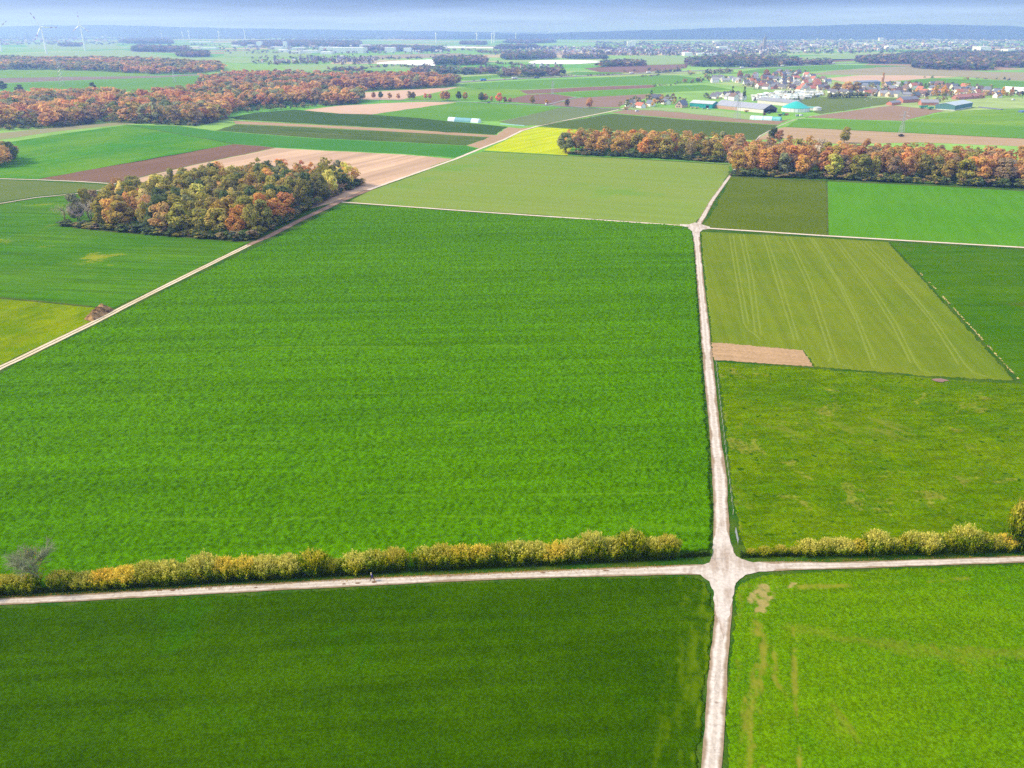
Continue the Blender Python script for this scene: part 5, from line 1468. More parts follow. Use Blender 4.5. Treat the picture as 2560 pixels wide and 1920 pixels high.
TEAL, DTEAL = (0.02, 0.27, 0.25), (0.05, 0.17, 0.15)
o, L, d, n = shed((1724, 267.5), (1780, 271.5), 17, 5.4, 8.4, TEAL, (0.42, 0.44, 0.46), 'teal-walled barn with a pale grey roof at the left end of the farm', 'teal_barn')
g = MB().box(8.46, L * .22, 0, 8.58, L * .36, 3.6).build('doorway', M_dark, o)
for k in range(9):
    y = -L / 2 + L * (k + .5) / 9
    MB().box(8.5, y - .12, 0, 8.62, y + .12, 5.2).build('wall_rib', plain('teal_rib', (0.02, 0.22, 0.21)) if k == 0 else bpy.data.materials['teal_rib'], o)
o, L, d, n = shed((1786, 270.5), (1907, 283), 26, 4.4, 9.6, (0.62, 0.56, 0.50), (0.29, 0.30, 0.335), 'huge barn with a ridged blue-grey roof in the middle of the farm', 'cattle_barn')
MB().box(-11.5, L / 2 + .02, 0, 11.5, L / 2 + .12, 4.0).build('doorway', M_dark, o)
w = MB().poly([(-13, L / 2 + .05, 4.0), (13, L / 2 + .05, 4.0), (13, L / 2 + .05, 4.35), (0, L / 2 + .05, 9.4), (-13, L / 2 + .05, 4.35)]).build('gable_boarding', plain('shaded_boards', (0.10, 0.085, 0.095)), o)  # the gable's shadow is put into the board colour
b_ = MB().box(13.02, -L / 2, 0, 13.1, -L * .02, 3.6).build('brick_wall', plain('pale_brick', (0.42, 0.26, 0.19), var=0.2), o)
sl = M_steel
for k in range(11):                     # light strips running down the roof
    y = -L / 2 + L * (k + .5) / 11
    MB().poly([(0.25, y - .35, 10.0), (13.3, y - .35, 4.72), (13.3, y + .35, 4.72), (0.25, y + .35, 10.0)]).build('roof_light', plain('roof_light_sheet', (0.48, 0.50, 0.52)) if k == 0 else bpy.data.materials['roof_light_sheet'], o)
shed((1893, 258), (1985, 267.5), 16, 4.5, 8.0, (0.55, 0.52, 0.47), (0.24, 0.25, 0.27), 'long grey barn behind the blue-grey barn, its gable beside the round tank', 'hay_barn')
shed((1700, 270), (1722, 268), 10, 3.8, 9.0, PINK, BLUE, 'brick gabled farmhouse with a steep dark roof next to the teal barn', 'farmhouse', True, M_roof)
fh = [o_ for o_ in bpy.data.objects if o_.name == 'farmhouse'][0]
fh.rotation_euler[2] = -0.62; fh['category'] = 'house'
for (wx, wz) in ((-2.2, 2.0), (0.8, 2.0), (-.9, 4.9), (1.2, 4.9)):
    f = link('window', bpy.data.meshes.get('window') or win_mesh(), fh); Lf = 12; f.location = (wx, -fh.children[0].dimensions.y / 2 - .04 if fh.children[0].dimensions.y else -5, wz)

# biogas tank with teal dome
def tank(px, py, R, h, dome, wallc, domec, label, name):
    p = G(px, py)
    o = empty(name, (p.x, p.y, 0))
    w = MB().lathe([(R, 0), (R, h), (R - .25, h), (R - .25, h - .3)], 40).build('wall', M_wall, o); w.color = wallc + (1,)
    prof = [(R + .15, h - .2), (R + .15, h + .12)] + [(R * (1 - k / 8), h + .12 + dome * (1 - (1 - k / 8) ** 1.25)) for k in range(1, 8)] + [(0.02, h + .12 + dome)]
    c = MB().lathe(prof, 40).build('dome', M_paint, o); c.color = domec + (1,)
    tag(o, label, 'tank')
    return o


o = tank(1988, 278, 17.0, 4.6, 7.5, (.74, .73, .70), (0.02, 0.36, 0.31), 'round white biogas tank with a teal tent roof', 'biogas_tank')
for k in range(10):
    a = math.radians(200 + k * 16)
    MB().rod((17.05 * math.cos(a), 17.05 * math.sin(a), 0), (17.05 * math.cos(a), 17.05 * math.sin(a), 4.5), .14, n=4).build('wall_stay', M_steel, o)
tank(2043, 276, 5.0, 3.6, 1.0, (.60, .59, .57), (.45, .47, .48), 'small round white slurry tank to the side of the teal-domed one', 'slurry_tank')
o, *_ = shed((2008, 274.5), (2036, 276), 9, 3.0, 3.9, (.5, .5, .48), (0.12, 0.34, 0.30), 'low shed with a teal roof between the two round tanks', 'low_shed')


def cover(a, b, W, H, cols, label, name, cat):
    """Rounded plastic-covered heap built of ribbed lengths, each its own part."""
    p, q = G(*a), G(*b)
    d = q - p; L = d.length; d.normalize()
    o = empty(name, tuple((p + q) / 2), math.atan2(d.y, d.x))
    x = -L / 2
    for frac, c in cols:
        m = MB(); l = L * frac; k = max(2, int(l / 1.3)); pr = []
        ring = []
        for i in range(k * 2 + 1):
            s = 1.0 + (0.035 if i % 2 else -0.03)
            e = 1.0
            if i == 0 or i == k * 2: e = 0.86
            ring.append([(x + l * i / (k * 2), W / 2 * math.cos(t) * s * e, H * max(0, math.sin(t)) ** .8 * s * e) for t in [math.pi * j / 10 for j in range(11)]])
        base = len(m.v)
        for rg in ring: m.v += rg
        for i in range(k * 2):
            for j in range(10):
                u = base + i * 11 + j; m.f.append((u, u + 11, u + 12, u + 1))
        m.f.append(tuple(base + j for j in range(11))); m.f.append(tuple(base + k * 2 * 11 + 10 - j for j in range(11)))
        c_ = m.build('cover', M_paint, o); c_.color = c + (1,)
        x += l
    tag(o, label, cat)
    return o


cover((1876, 298), (1953, 302), 8, 4.2, ((.15, (.62, .74, .74)), (.28, (.52, .72, .72)), (.30, (.45, .68, .67)), (.27, (.12, .42, .40))), 'long rounded turquoise silage cover on the soil before the farm', 'silage_tunnel', 'silage cover')
cover((1122, 302), (1200, 307), 7, 4.2, ((.24, (.68, .76, .80)), (.50, (.16, .36, .38)), (.26, (.66, .76, .80))), 'netted teal silage heap with white wrapped ends beside the green strips', 'silage_heap', 'silage heap')
cover((1250, 310.5), (1312, 315), 1.6, .8, ((1.0, (.16, .34, .35)),), 'low line of dark teal sheeting near the sandy strip', 'sheeting_roll', 'plastic sheeting')
# pasture fence before the barns
P0, P1 = G(1626, 275), G(1885, 292)
o = empty('paddock_fence', tuple(P0))
pm = MB().box(-.09, -.09, 0, .09, .09, 1.5).mesh('post'); pm.materials.append(plain('white_post', (.70, .68, .62)))
for k in range(26):
    c = link('post', pm, o); c.location = (P1 - P0) * (k / 25)
for z in (.6, 1.1):
    MB().rod((0, 0, z), tuple((P1 - P0) + Vector((0, 0, z))), .03, n=3).build('wire', M_steel, o)
tag(o, 'line of white fence posts in the grass before the farm barns', 'fence')

# ---- the brick farm to the right
shed((2229, 263.5), (2252, 261), 8, 3.2, 5.2, (.50, .20, .13), (.20, .20, .23), 'small brick shed with a dark roof where the track ends', 'brick_shed')
shed((2257, 257.5), (2296, 255.5), 12, 4.4, 8.0, (.46, .19, .13), (.17, .17, .20), 'brick barn with a dark roof beside the small brick shed', 'brick_barn')
o, L, d, n = shed((2303, 263.5), (2346, 264), 14, 3.8, 7.2, (.46, .20, .13), (.26, .25, .27), 'brick barn with a faded grey roof behind the green machinery', 'brick_barn')
o, L, d, n = shed((2386, 276.5), (2430, 268), 24, 6.0, 8.4, (.085, .20, .19), (.36, .42, .45), 'big dark green shed with a low pale roof in the brick farm', 'green_shed')
MB().box(-12.1, -L / 2 - .1, 0, 12.1, L / 2 + .1, .9).build('plinth', plain('concrete', (.55, .54, .50)), o)
shed((2396, 249.5), (2462, 245), 11, 3.4, 7.0, (.42, .19, .14), (.36, .14, .09), 'long low building with a red tiled roof behind the green shed', 'red_roofed_barn')
shed((2326, 240), (2352, 238), 12, 4.0, 7.5, (.40, .38, .36), (.13, .13, .15), 'dark open-fronted barn among the village houses', 'open_barn')
shed((2256, 242), (2290, 243), 14, 3.5, 6.5, (.5, .48, .45), (.22, .22, .24), 'grey-roofed barn at the front of the village', 'grey_barn')
for k in range(3):
    o, *_ = shed((2508 + k * 3, 225 + k * 3.2), (2600, 230 + k * 3.2), 10, 3.2, 5.4, (.62, .66, .66), (.70, .74, .75), f'{("rear", "middle", "front")[k]} pale glasshouse of the three at the edge of the village', 'glasshouse'); o['category'] = 'glasshouse'; o['group'] = 'glasshouses'
shed((2150, 214), (2200, 212.5), 18, 6, 8, (.20, .24, .32), (.18, .22, .30), 'blue-grey hall behind the golden village trees', 'blue_hall')
cover((2548, 281), (2590, 280), 6, 2.6, ((1, (.09, .16, .30)),), 'dark blue covered heap at the edge of the view beyond the bright green field', 'covered_heap', 'silage heap')
cover((2447, 268.5), (2505, 275), 5, 1.2, ((1, (.10, .11, .15)),), 'low dark sheeted clamp beside the big green shed', 'silage_clamp', 'silage heap')
# house in the autumn forest
o = house(306, 252, 22, 10, 6, 9, math.pi / 2 + .05, WHITE, GREY, 'forest_house', True); tag(o, 'white house standing alone in the autumn forest', 'house')


# ---- vehicles
wm = MB().rod((-.13, 0, 0), (.13, 0, 0), .38, n=10).mesh('wheel'); wm.materials.append(M_tyre)


def wheels(o, pts, s=1.0):
    for x, y in pts:
        c = link('wheel', wm, o); c.location = (x, y, .38 * s); c.scale = (s, s, s)


def truck(px, py, yaw, cabc, boxc, label):
    p = G(px, py, 0); p.z = 0.5 if py < 240 else 0.1
    o = empty('lorry', tuple(p), yaw)
    c = MB().prism([(4.2, .6), (6.3, .6), (6.3, 1.9), (6.0, 3.4), (4.2, 3.7)], -1.2, 1.2).build('cab', M_paint, o); c.color = cabc + (1,)
    c.rotation_euler = (0, 0, 0)
    MB().box(6.2, -1.1, 2.0, 6.33, 1.1, 3.0).build('windscreen', M_glass, o)
    t_ = MB().box(-7.5, -1.27, 1.1, 3.9, 1.27, 4.0).build('trailer', M_paint, o); t_.color = boxc + (1,)
    MB().box(-7.2, -.5, .7, 4.4, .5, 1.1).build('chassis', M_tyre, o)
    for x in (5.3, 2.6, -4.2, -5.4, -6.6):
        for y in (-1.05, 1.05):
            c = link('wheel', wm, o); c.location = (x, y, .5); c.scale = (1.3, 1.3, 1.3); c.rotation_euler = (0, 0, math.pi / 2)
    tag(o, label, 'lorry', 'lorries on the motorway')
    return o


A_MW = ang((1161, 205), (1456, 190.5))
for px, py, cc, bc, lab in ((1209, 202.5, (.08, .25, .6), (.06, .26, .62), 'lorry with a blue trailer at the near end of the motorway'), (1287, 198, (.7, .7, .7), (.75, .75, .76), 'white lorry on the motorway before the reddish wood'), (1342, 196, (.1, .12, .2), (.12, .14, .24), 'dark lorry on the motorway passing the reddish wood'),
                            (1580, 185, (.6, .1, .1), (.72, .68, .66), 'lorry with a red cab on the motorway beyond the green field'), (1622, 183.5, (.7, .7, .7), (.8, .8, .8), 'white lorry on the motorway near the slip road'), (1956, 166.5, (.7, .7, .7), (.8, .78, .74), 'white lorry on the motorway in front of the plum-brown wood'),
                            (2084, 160, (.7, .7, .7), (.8, .8, .8), 'white lorry at the far end of the motorway'), (1855, 171, (.7, .7, .7), (.8, .8, .8), 'white lorry on the motorway before the middle of the plum-brown wood')):
    truck(px, py, A_MW, cc, bc, lab)


def car(px, py, yaw, c, label, name='parked_car', cat='car', van=False, z=0.1, group=None):
    p = G(px, py); p.z = z
    o = empty(name, tuple(p), yaw)
    top = 2.2 if van else 1.45
    pr = [(-2.1, .35), (2.1, .35), (2.15, .8), (1.2 if not van else 1.9, .92 if not van else 1.1), (.5 if not van else 1.4, top), (-1.3 if not van else -2.05, top), (-2.1, .95)]
    b = MB().prism(pr, -.85, .85).build('body', M_paint, o); b.color = c + (1,)
    MB().prism([(1.12, .97), (.52, top - .08), (-1.2, top - .08), (-1.85, .97)] if not van else [(1.85, 1.2), (1.45, top - .1), (.2, top - .1), (.2, 1.2)], -.87, .87).build('window', M_glass, o)
    for x in (-1.3, 1.3):
        for y in (-.8, .8):
            w = link('wheel', wm, o); w.location = (x, y, .33); w.scale = (.85,) * 3; w.rotation_euler = (0, 0, math.pi / 2)
    tag(o, label, cat, group)
    return o


car(1222, 257.6, ang((1164, 254), (1336, 263)), (.05, .06, .12), 'dark car driving on the tree-lined country road', 'car', z=.36)
car(1365, 262.6, ang((1365, 263), (1441, 243)), (.78, .78, .78), 'white van at the fork of the country road', 'van', 'van', True, z=.38)
car(1592, 279.5, .3, (.70, .72, .76), 'silver van parked alone on the soil before the hamlet', 'van', 'van', True)
car(1993, 291, .2, (.35, .37, .42), 'grey van parked before the round tank', 'van', 'van', True)
car(2003, 290.5, .2, (.78, .78, .78), 'white van parked before the round tank', 'van', 'van', True)
car(1760, 272.5, .2, (.25, .28, .34), 'dark car parked before the teal barn')
car(1772, 273.5, .3, (.6, .62, .65), 'pale car parked before the teal barn, beside the dark one')
car(2533, 251, .1, (.75, .76, .78), 'white car by the glasshouses at the village edge', 'van', 'van', True)
for k, (px, py) in enumerate(((1150, 204.8), (1185, 202.5), (1262, 198.8), (1440, 191), (1500, 189), (1720, 177.5), (1790, 175), (2000, 164))):
    car(px, py, A_MW, ((.75, .75, .76), (.1, .1, .12), (.5, .08, .08), (.3, .33, .38))[k % 4], f'{("white", "black", "red", "grey")[k % 4]} car on the motorway, {nth(k + 1)} from the near end', 'car', z=.5, group='cars on the motorway')


def tractor(px, py, yaw, c, label):
    p = G(px, py); o = empty('tractor', (p.x, p.y, 0.1), yaw)
    b = MB().box(.2, -.45, .9, 2.3, .45, 1.75).box(-1.3, -.6, .8, .3, .6, 1.3).build('body', M_paint, o); b.color = c + (1,)
    MB().prism([(-1.2, 1.3), (.3, 1.3), (.15, 2.7), (-1.1, 2.7)], -.7, .7).build('cab', M_glass, o)
    r_ = MB().box(-1.25, -.8, 2.7, .3, .8, 2.85).build('roof', M_paint, o); r_.color = c + (1,)
    for x, s in ((-.8, 2.1), (1.7, 1.4)):
        for y in (-.9, .9):
            w = link('wheel', wm, o); w.location = (x, y, .38 * s); w.scale = (1.6, s, s); w.rotation_euler = (0, 0, math.pi / 2)
    tag(o, label, 'tractor')


def trailer(px, py, yaw, c, label, s=1.0):
    p = G(px, py); o = empty('farm_trailer', (p.x, p.y, 0.1), yaw); o.scale = (s, s, s)
    b = MB().prism([(-3, 1.1), (3, 1.1), (3.3, 2.7), (3.15, 2.7), (2.9, 1.25), (-2.9, 1.25), (-3.15, 2.7), (-3.3, 2.7)], -1.2, 1.2).box(-3, -1.22, 1.1, 3, -1.1, 2.7).box(-3, 1.1, 1.1, 3, 1.22, 2.7).build('body', M_paint, o); b.color = c + (1,)
    MB().rod((3, 0, .9), (4.6, 0, .7), .1, n=4).build('drawbar', M_steel, o)
    for x in (-.8, .8):
        for y in (-1.0, 1.0):
            w = link('wheel', wm, o); w.location = (x, y, .5); w.scale = (1.4, 1.3, 1.3); w.rotation_euler = (0, 0, math.pi / 2)
    tag(o, label, 'trailer')


tractor(1922, 284.5, 2.2, (.05, .16, .12), 'dark green tractor in the mouth of the blue-grey barn')
tractor(1911, 288, .6, (.40, .08, .04), 'red tractor before the blue-grey barn')
trailer(1958, 288.5, 1.2, (.05, .36, .24), 'green trailer between the blue-grey barn and the round tank', 1.1)
trailer(1966, 288.5, .3, (.50, .09, .07), 'red trailer beside the green one near the round tank', .8)
trailer(1866, 280.5, .2, (.62, .36, .16), 'orange trailer against the white wall of the blue-grey barn', .9)
trailer(1731, 271, .2, (.60, .48, .20), 'yellow trailer before the teal wall, the first of two', .8); trailer(1742, 271.6, .2, (.58, .46, .2), 'yellow trailer before the teal wall, the second of two', .8)
trailer(2306, 271.5, .2, (.05, .34, .20), 'green trailer before the faded brick barn', 1.3); trailer(2326, 274, .4, (.05, .32, .20), 'green trailer nearest the big green shed', 1.3); trailer(2316, 270, 1.1, (.06, .30, .18), 'green trailer behind the other two', 1.2)
trailer(1566, 274, .1, (.55, .36, .16), 'orange trailer by the field edge before the hamlet', 1.2)
trailer(1950, 290.5, .3, (.12, .12, .15), 'dark trailer beside the silage cover', .9)

# sheep in the pasture
M_wool = plain('wool', (.62, .58, .50), .95, .05, .15, 4.0)
M_face = plain('sheep_face', (.10, .085, .075), .8, .1)
sm = bpy.data.meshes.new('fleece')
bmh = bmesh.new(); bmesh.ops.create_icosphere(bmh, subdivisions=2, radius=1.0)
for v in bmh.verts:
    k = v.co.copy(); v.co = Vector((k.x * .62, k.y * .32 * (1.1 - .25 * k.x), k.z * .34 + .68 + .05 * k.x)) * (1 + .05 * math.sin(k.x * 17 + k.y * 23 + k.z * 19))
nv = len(bmh.verts)
bmh.to_mesh(sm); bmh.free(); sm.materials.append(M_wool)
hm = MB()
for (x, r0, z) in ((0, .17, .95),): hm.rod((.5, 0, .82), (.72, 0, 1.02), .15, .12, 7).rod((.68, 0, 1.03), (.96, 0, .90), .125, .06, 7).rod((.72, .09, 1.08), (.68, .26, 1.06), .05, .02, 4).rod((.72, -.09, 1.08), (.68, -.26, 1.06), .05, .02, 4)
hme = hm.mesh('head'); hme.materials.append(M_face)
lg = MB().rod((0, 0, .5), (.02, 0, .25), .065, .045, 6).rod((.02, 0, .25), (0, 0, 0), .045, .04, 6).mesh('leg'); lg.materials.append(M_face)
for k, (px, py, yw, lab) in enumerate(((2163, 250, .3, 'pale sheep grazing in the village pasture, alone on one side'), (2178, 249.5, 2.6, 'pale sheep in the village pasture, farthest back of the group'), (2167, 254, 1.2, 'pale sheep in the village pasture, nearest the track'))):
    p = G(px, py); o = empty('sheep', (p.x, p.y, .1), yw); o.scale = (1.5,) * 3
    link('fleece', sm, o); link('head', hme, o)
    for x in (-.36, .36):
        for y in (-.15, .15):
            c = link('leg', lg, o); c.location = (x, y, 0)
    tag(o, lab, 'sheep')

# ---- wind turbines
M_turb = plain('turbine_white', (.78, .79, .80), .4, .4, .03, .1)
M_band = plain('turbine_red', (.28, .05, .05), .5, .3)


def blade_mesh(name, r0, r1, L, mat, z=0.0):
    """Slice of a blade from r0 to r1 along +z, tapering towards the tip."""
    m = MB(); k = 6
    rings = []
    for i in range(k + 1):
        f = r0 + (r1 - r0) * i / k
        ch = (0.030 + .04 * min(1, f / .18) - .058 * max(0, f - .18)) * L
        th = max(.10, .026 * (1 - f * .85)) * 1.0 * L * .5 if f < .1 else (.014 * (1 - f * .8)) * L
        tw = .5 * (1 - f)
        ct, st = math.cos(tw), math.sin(tw)
        rings.append([(x * ct - y * st, x * st + y * ct, f * L) for x, y in ((-.3 * ch, 0), (-.1 * ch, th), (.25 * ch, th * .8), (.7 * ch, 0), (.25 * ch, -th * .6), (-.1 * ch, -th))])
    for rg in rings: m.v += rg
    for i in range(k):
        for j in range(6):
            a = i * 6 + j; b = i * 6 + (j + 1) % 6
            m.f.append((a, b, b + 6, a + 6))
    m.f.append(tuple(range(5, -1, -1))); m.f.append(tuple(k * 6 + j for j in range(6)))
    me = m.mesh(name); me.materials.append(mat)
    return me


def turbine(px, py, hub, L, roll, yaw, label, bands=True, fat=1.0):
    p = G(px, py)
    o = empty('wind_turbine', tuple(p))
    MB().lathe([(2.6 * fat, 0), (2.2 * fat, hub * .4), (1.5 * fat, hub - 1.5), (1.4 * fat, hub - 1.4)], 16).build('tower', M_turb, o)
    nc = MB().prism([(-1.9, -1.9), (1.9, -1.9), (2.1, -1.2), (2.1, 1.4), (1.4, 2.0), (-1.4, 2.0), (-2.1, 1.4), (-2.1, -1.2)], -3.0, 8.0).build('nacelle', M_turb, o)
    nc.location = (0, 0, hub); nc.rotation_euler = (0, 0, yaw)
    hb = MB().lathe([(0.05, 2.4), (1.0, 2.0), (1.7, 1.0), (1.8, -.8), (0.02, -.8)], 14).build('hub', M_turb, o)
    f = Vector((math.sin(yaw), -math.cos(yaw), 0))
    hb.location = Vector((0, 0, hub)) + f * 3.9
    hb.rotation_euler = (math.pi / 2, 0, yaw)
    key = f'blade_{round(L)}_{bands}'
    for k in range(3):
        b = link('blade', BL.setdefault(key, blade_mesh('blade', .02, 1, L, M_turb)), o)
        b.location = hb.location + Vector((0, 0, 0))
        a = math.radians(roll + 120 * k)       # angle above the horizontal, seen from the camera
        b.rotation_mode = 'QUATERNION'
        b.rotation_quaternion = Matrix.Rotation(yaw, 3, 'Z').to_quaternion() @ Matrix.Rotation(math.pi / 2 - a, 3, 'Y').to_quaternion()
        b.scale = (fat, fat, 1)
        if bands:
            for i, (s0, s1) in enumerate(((.58, .72), (.86, 1.0))):
                c = link('blade_band', BL.setdefault(key + str(i), blade_mesh('blade_band', s0, s1, L, M_band)), b); c.scale = (1.06, 1.1, 1.0002)
    tag(o, label, 'wind turbine', 'wind turbines')
    return o


BL = {}


def hub_h(bx, by, hy):
    """Height above the ground point under pixel (bx, by) that shows at pixel row hy."""
    p = G(bx, by); lo, hi = 0, 400
    for _ in range(40):
        m = (lo + hi) / 2
        if proj(p.x, p.y, m)[1] > hy: lo = m
        else: hi = m
    return lo


for (bx, by, hy, bl, roll, yaw, lab) in ((4, 129, 75, 34, 38, .35, 'tall white turbine half cut by the edge of the view'), (117, 134.5, 67, 36, 118, .30, 'tall white turbine rising behind the forest, its upper blade leaning away'), (213, 126, 62.5, 30, 90, -.35, 'tall white turbine with one blade pointing straight up')):
    turbine(bx, by, hub_h(bx, by, hy), bl * mpx(bx, by), roll, yaw, lab, True, 1.5)
for i, (bx, by, hy, roll) in enumerate(((405.5, 97, 83, 80), (458.5, 102, 80, 100), (474, 100, 78, 60), (549, 104, 79.5, 75), (614, 104, 78, 110), (1090, 107, 83, 90), (1192, 105, 83, 65), (1229.5, 108, 84.5, 95), (1235.5, 107, 82, 70), (1289.5, 99, 83, 85), (1374, 89, 80.5, 90), (1391, 89, 80.5, 70))):
    turbine(bx, by, hub_h(bx, by, hy), 8 * mpx(bx, by), roll, 0.9 if i % 2 else -.8, f'small far-off white turbine, {nth(i + 1)} from the left along the skyline', False, 1.7)

# ---- power pylons
M_lat = plain('lattice_steel', (.36, .38, .38), .5, .4, .05, 1, .3)


def pylon(px, py, top_y, label):
    p = G(px, py); H = hub_h(px, py, top_y)
    o = empty('power_pylon', tuple(p), .5)
    b, n_ = H * .085, 9
    w = H * .0048

    def lv(f): return b * (1 - f) ** 1.15 + H * .012
    for sx, sy in ((1, 1), (1, -1), (-1, 1), (-1, -1)):
        m = MB()
        for i in range(n_):
            f, g_ = i / n_, (i + 1) / n_
            m.rod((sx * lv(f), sy * lv(f), H * f), (sx * lv(g_), sy * lv(g_), H * g_), w, n=4)
        m.build('leg', M_lat, o)
    m = MB()
    for i in range(n_):
        f, g_ = i / n_, (i + 1) / n_
        for (ax, ay), (bx, by) in (((1, 1), (1, -1)), ((1, -1), (-1, -1)), ((-1, -1), (-1, 1)), ((-1, 1), (1, 1))):
            m.rod((ax * lv(f), ay * lv(f), H * f), (bx * lv(g_), by * lv(g_), H * g_), w * .6, n=3)
            m.rod((bx * lv(f), by * lv(f), H * f), (ax * lv(g_), ay * lv(g_), H * g_), w * .6, n=3)
    c = m.build('brace', M_lat, o); c['kind'] = 'stuff'
    for f, l in ((.66, .20), (.80, .26), (.93, .16)):
        m = MB()
        for s in (-1, 1):
            m.rod((0, s * lv(f), H * f), (0, s * H * l, H * f + H * .008), w * .9, n=4); m.rod((0, s * lv(f + .04), H * (f + .045)), (0, s * H * l, H * f + H * .008), w * .7, n=3)
            m.rod((0, s * H * l * .96, H * f), (0, s * H * l * .96, H * f - H * .05), w * .8, n=4)
        m.build('crossarm', M_lat, o)
    tag(o, label, 'pylon', 'lattice power pylons')


pylon(2252, 339, 277, 'grey lattice pylon on the straw strip behind the copper wood')
pylon(1842, 298, 228, 'faint lattice pylon standing before the blue-grey barn')
pylon(1381, 237, 201, 'faint lattice pylon on the dark ploughed field')
pylon(156, 216, 138, 'faint lattice pylon on the green field behind the forest')
pylon(437, 208, 168, 'faint lattice pylon at the end of the green field behind the forest')
o = empty('pylon_bush', tuple(G(2252, 342))); c = link('foliage', CROWNS[0], o); c.scale = (.55, .55, .16); c.color = (.05, .06, .02, 1); tag(o, 'dark low bush at the foot of the near pylon', 'bush')

# ---- pasture fence, gate and marker post by the crossing
fp = [(1789.5, 903), (1795.5, 970), (1805.5, 1059), (1814, 1130), (1829, 1254), (1836, 1320)]
L_ = [G(*q) for q in fp]
o = empty('pasture_fence', tuple(L_[0]))
pm2 = MB().rod((0, 0, -.1), (0, 0, 1.25), .07, .06, 6).mesh('post'); pm2.materials.append(plain('pale_post', (.40, .38, .27), var=.2, scale=3))
prev = None
for a, b in zip(L_, L_[1:]):
    k = max(1, int((b - a).length / 3.6))
    for i in range(k):
        q = a.lerp(b, i / k) - L_[0]
        c = link('post', pm2, o); c.location = q
        if prev is not None:
            for z in (.45, .8, 1.15):
                MB().rod(prev + Vector((0, 0, z)), q + Vector((0, 0, z)), .010, n=3, cap=False).build('wire', M_steel, o)
        prev = q
tag(o, 'wire fence on pale posts between the lane and the mottled pasture', 'fence')
a, b = G(1838, 1331), G(1844.5, 1362)
o = empty('field_gate', tuple(a))
d_ = b - a
for f in (0, .5, 1): MB().rod(d_ * f, d_ * f + Vector((0, 0, 1.3)), .05, n=6).build('upright', M_steel, o)
for z in (.3, .55, .8, 1.05, 1.28): MB().rod(Vector((0, 0, z)), d_ + Vector((0, 0, z)), .035, n=5).build('rail', M_steel, o)
tag(o, 'galvanised field gate into the pasture by the crossing', 'gate')
p = G(1780.5, 1398)
o = empty('marker_post', tuple(p)); MB().rod((0, 0, 0), (0, 0, 2.6), .05, n=6).build('pole', M_steel, o); MB().box(-.02, -.12, 2.25, .02, .12, 2.55).build('plate', plain('marker_plate', (.2, .45, .55)), o)
tag(o, 'thin steel marker post on the verge at the crossing', 'post')

# ---- manure heap by the gravel track
P = gp([(209, 798), (222, 803), (236, 802), (252, 794), (272, 784), (287, 775), (276, 770), (252, 770), (238, 776), (224, 787)])
xs, ys = [q.x for q in P], [q.y for q in P]
st_ = 0.28
nx, ny = int((max(xs) - min(xs)) / st_) + 3, int((max(ys) - min(ys)) / st_) + 3
X, Y = np.meshgrid(min(xs) + (np.arange(nx) - 1) * st_, min(ys) + (np.arange(ny) - 1) * st_)
D = np.full(X.shape, 1e9)
for a, b in zip(P, P[1:] + P[:1]):
    ex, ey = b.x - a.x, b.y - a.y
    tt = np.clip(((X - a.x) * ex + (Y - a.y) * ey) / (ex * ex + ey * ey), 0, 1)
    D = np.minimum(D, np.hypot(X - a.x - tt * ex, Y - a.y - tt * ey))
ins = inside(P, X, Y)
rs = np.random.RandomState(3)
H_ = np.where(ins, np.minimum(D * .95, 2.0 + .9 * vnoise(X / 2.4, Y / 2.4, 4)) * (.72 + .5 * vnoise(X / 1.3, Y / 1.3, 5)) + (vnoise(X / .6, Y / .6, 6) - .4) * .5 * np.clip(D, 0, 1), -.06) + rs.uniform(-.09, .09, X.shape)
idx = np.arange(nx * ny).reshape(ny, nx)
q = np.stack([idx[:-1, :-1], idx[:-1, 1:], idx[1:, 1:], idx[1:, :-1]], -1).reshape(-1, 4)
near_ = (ins | (D < st_ * 1.2)).ravel(); q = q[near_[q].all(1)]
c0 = np.array([X.mean(), Y.mean(), 0])
t = NT('strawy_manure')
n1 = t.noise(t.coord(), .55, 4, .65); n2 = t.noise(t.coord(), 2.4, 4, .7)
col = t.mix(t.ramp(t.math('ADD', t.math('MULTIPLY', n1, .7), t.math('MULTIPLY', n2, .3)), .42, .60), (.075, .042, .024), (.36, .21, .085))
t.bsdf(t.scale(col, t.ramp(n2, .3, .7, .75, 1.25)), .95, .05)
me = np_mesh('manure_heap', np.stack([X.ravel(), Y.ravel(), H_.ravel()], 1) - c0, q); me.materials.append(t.m)
o = link('manure_heap', me); o.location = tuple(c0)
tag(o, 'brown and straw-coloured manure heap beside the gravel track', 'manure heap')

# ---- person walking along the gravel lane
M_skin = plain('skin', (.42, .26, .19), .6, .3)
M_jacket = plain('jacket_cloth', (.030, .030, .17), .85, .1)
M_trous = plain('trouser_cloth', (.035, .03, .075), .9, .1)
M_hat = plain('pale_knit', (.66, .58, .22), .9, .1)
M_scarf = plain('white_cloth', (.78, .77, .74), .9, .1)
M_shoe = plain('shoe', (.05, .045, .045), .6, .2)


def skin(name, pts, edges, rad, mat, parent, sub=2):
    me = bpy.data.meshes.new(name); me.from_pydata(pts, edges, []); me.update()
    ob = link(name, me, parent, mat)
    sk = ob.modifiers.new('Skin', 'SKIN'); sk.use_smooth_shade = True
    for i, r_ in enumerate(rad):
        v = me.skin_vertices[0].data[i]
        v.radius = r_ if isinstance(r_, tuple) else (r_, r_); v.use_root = (i == 0)
    ss = ob.modifiers.new('Subsurf', 'SUBSURF'); ss.levels = sub; ss.render_levels = sub
    return ob


p = G(931.5, 1452.5)
o = empty('person', (p.x, p.y, .107), math.pi + A_LANE)        # faces local +x, walking along the lane
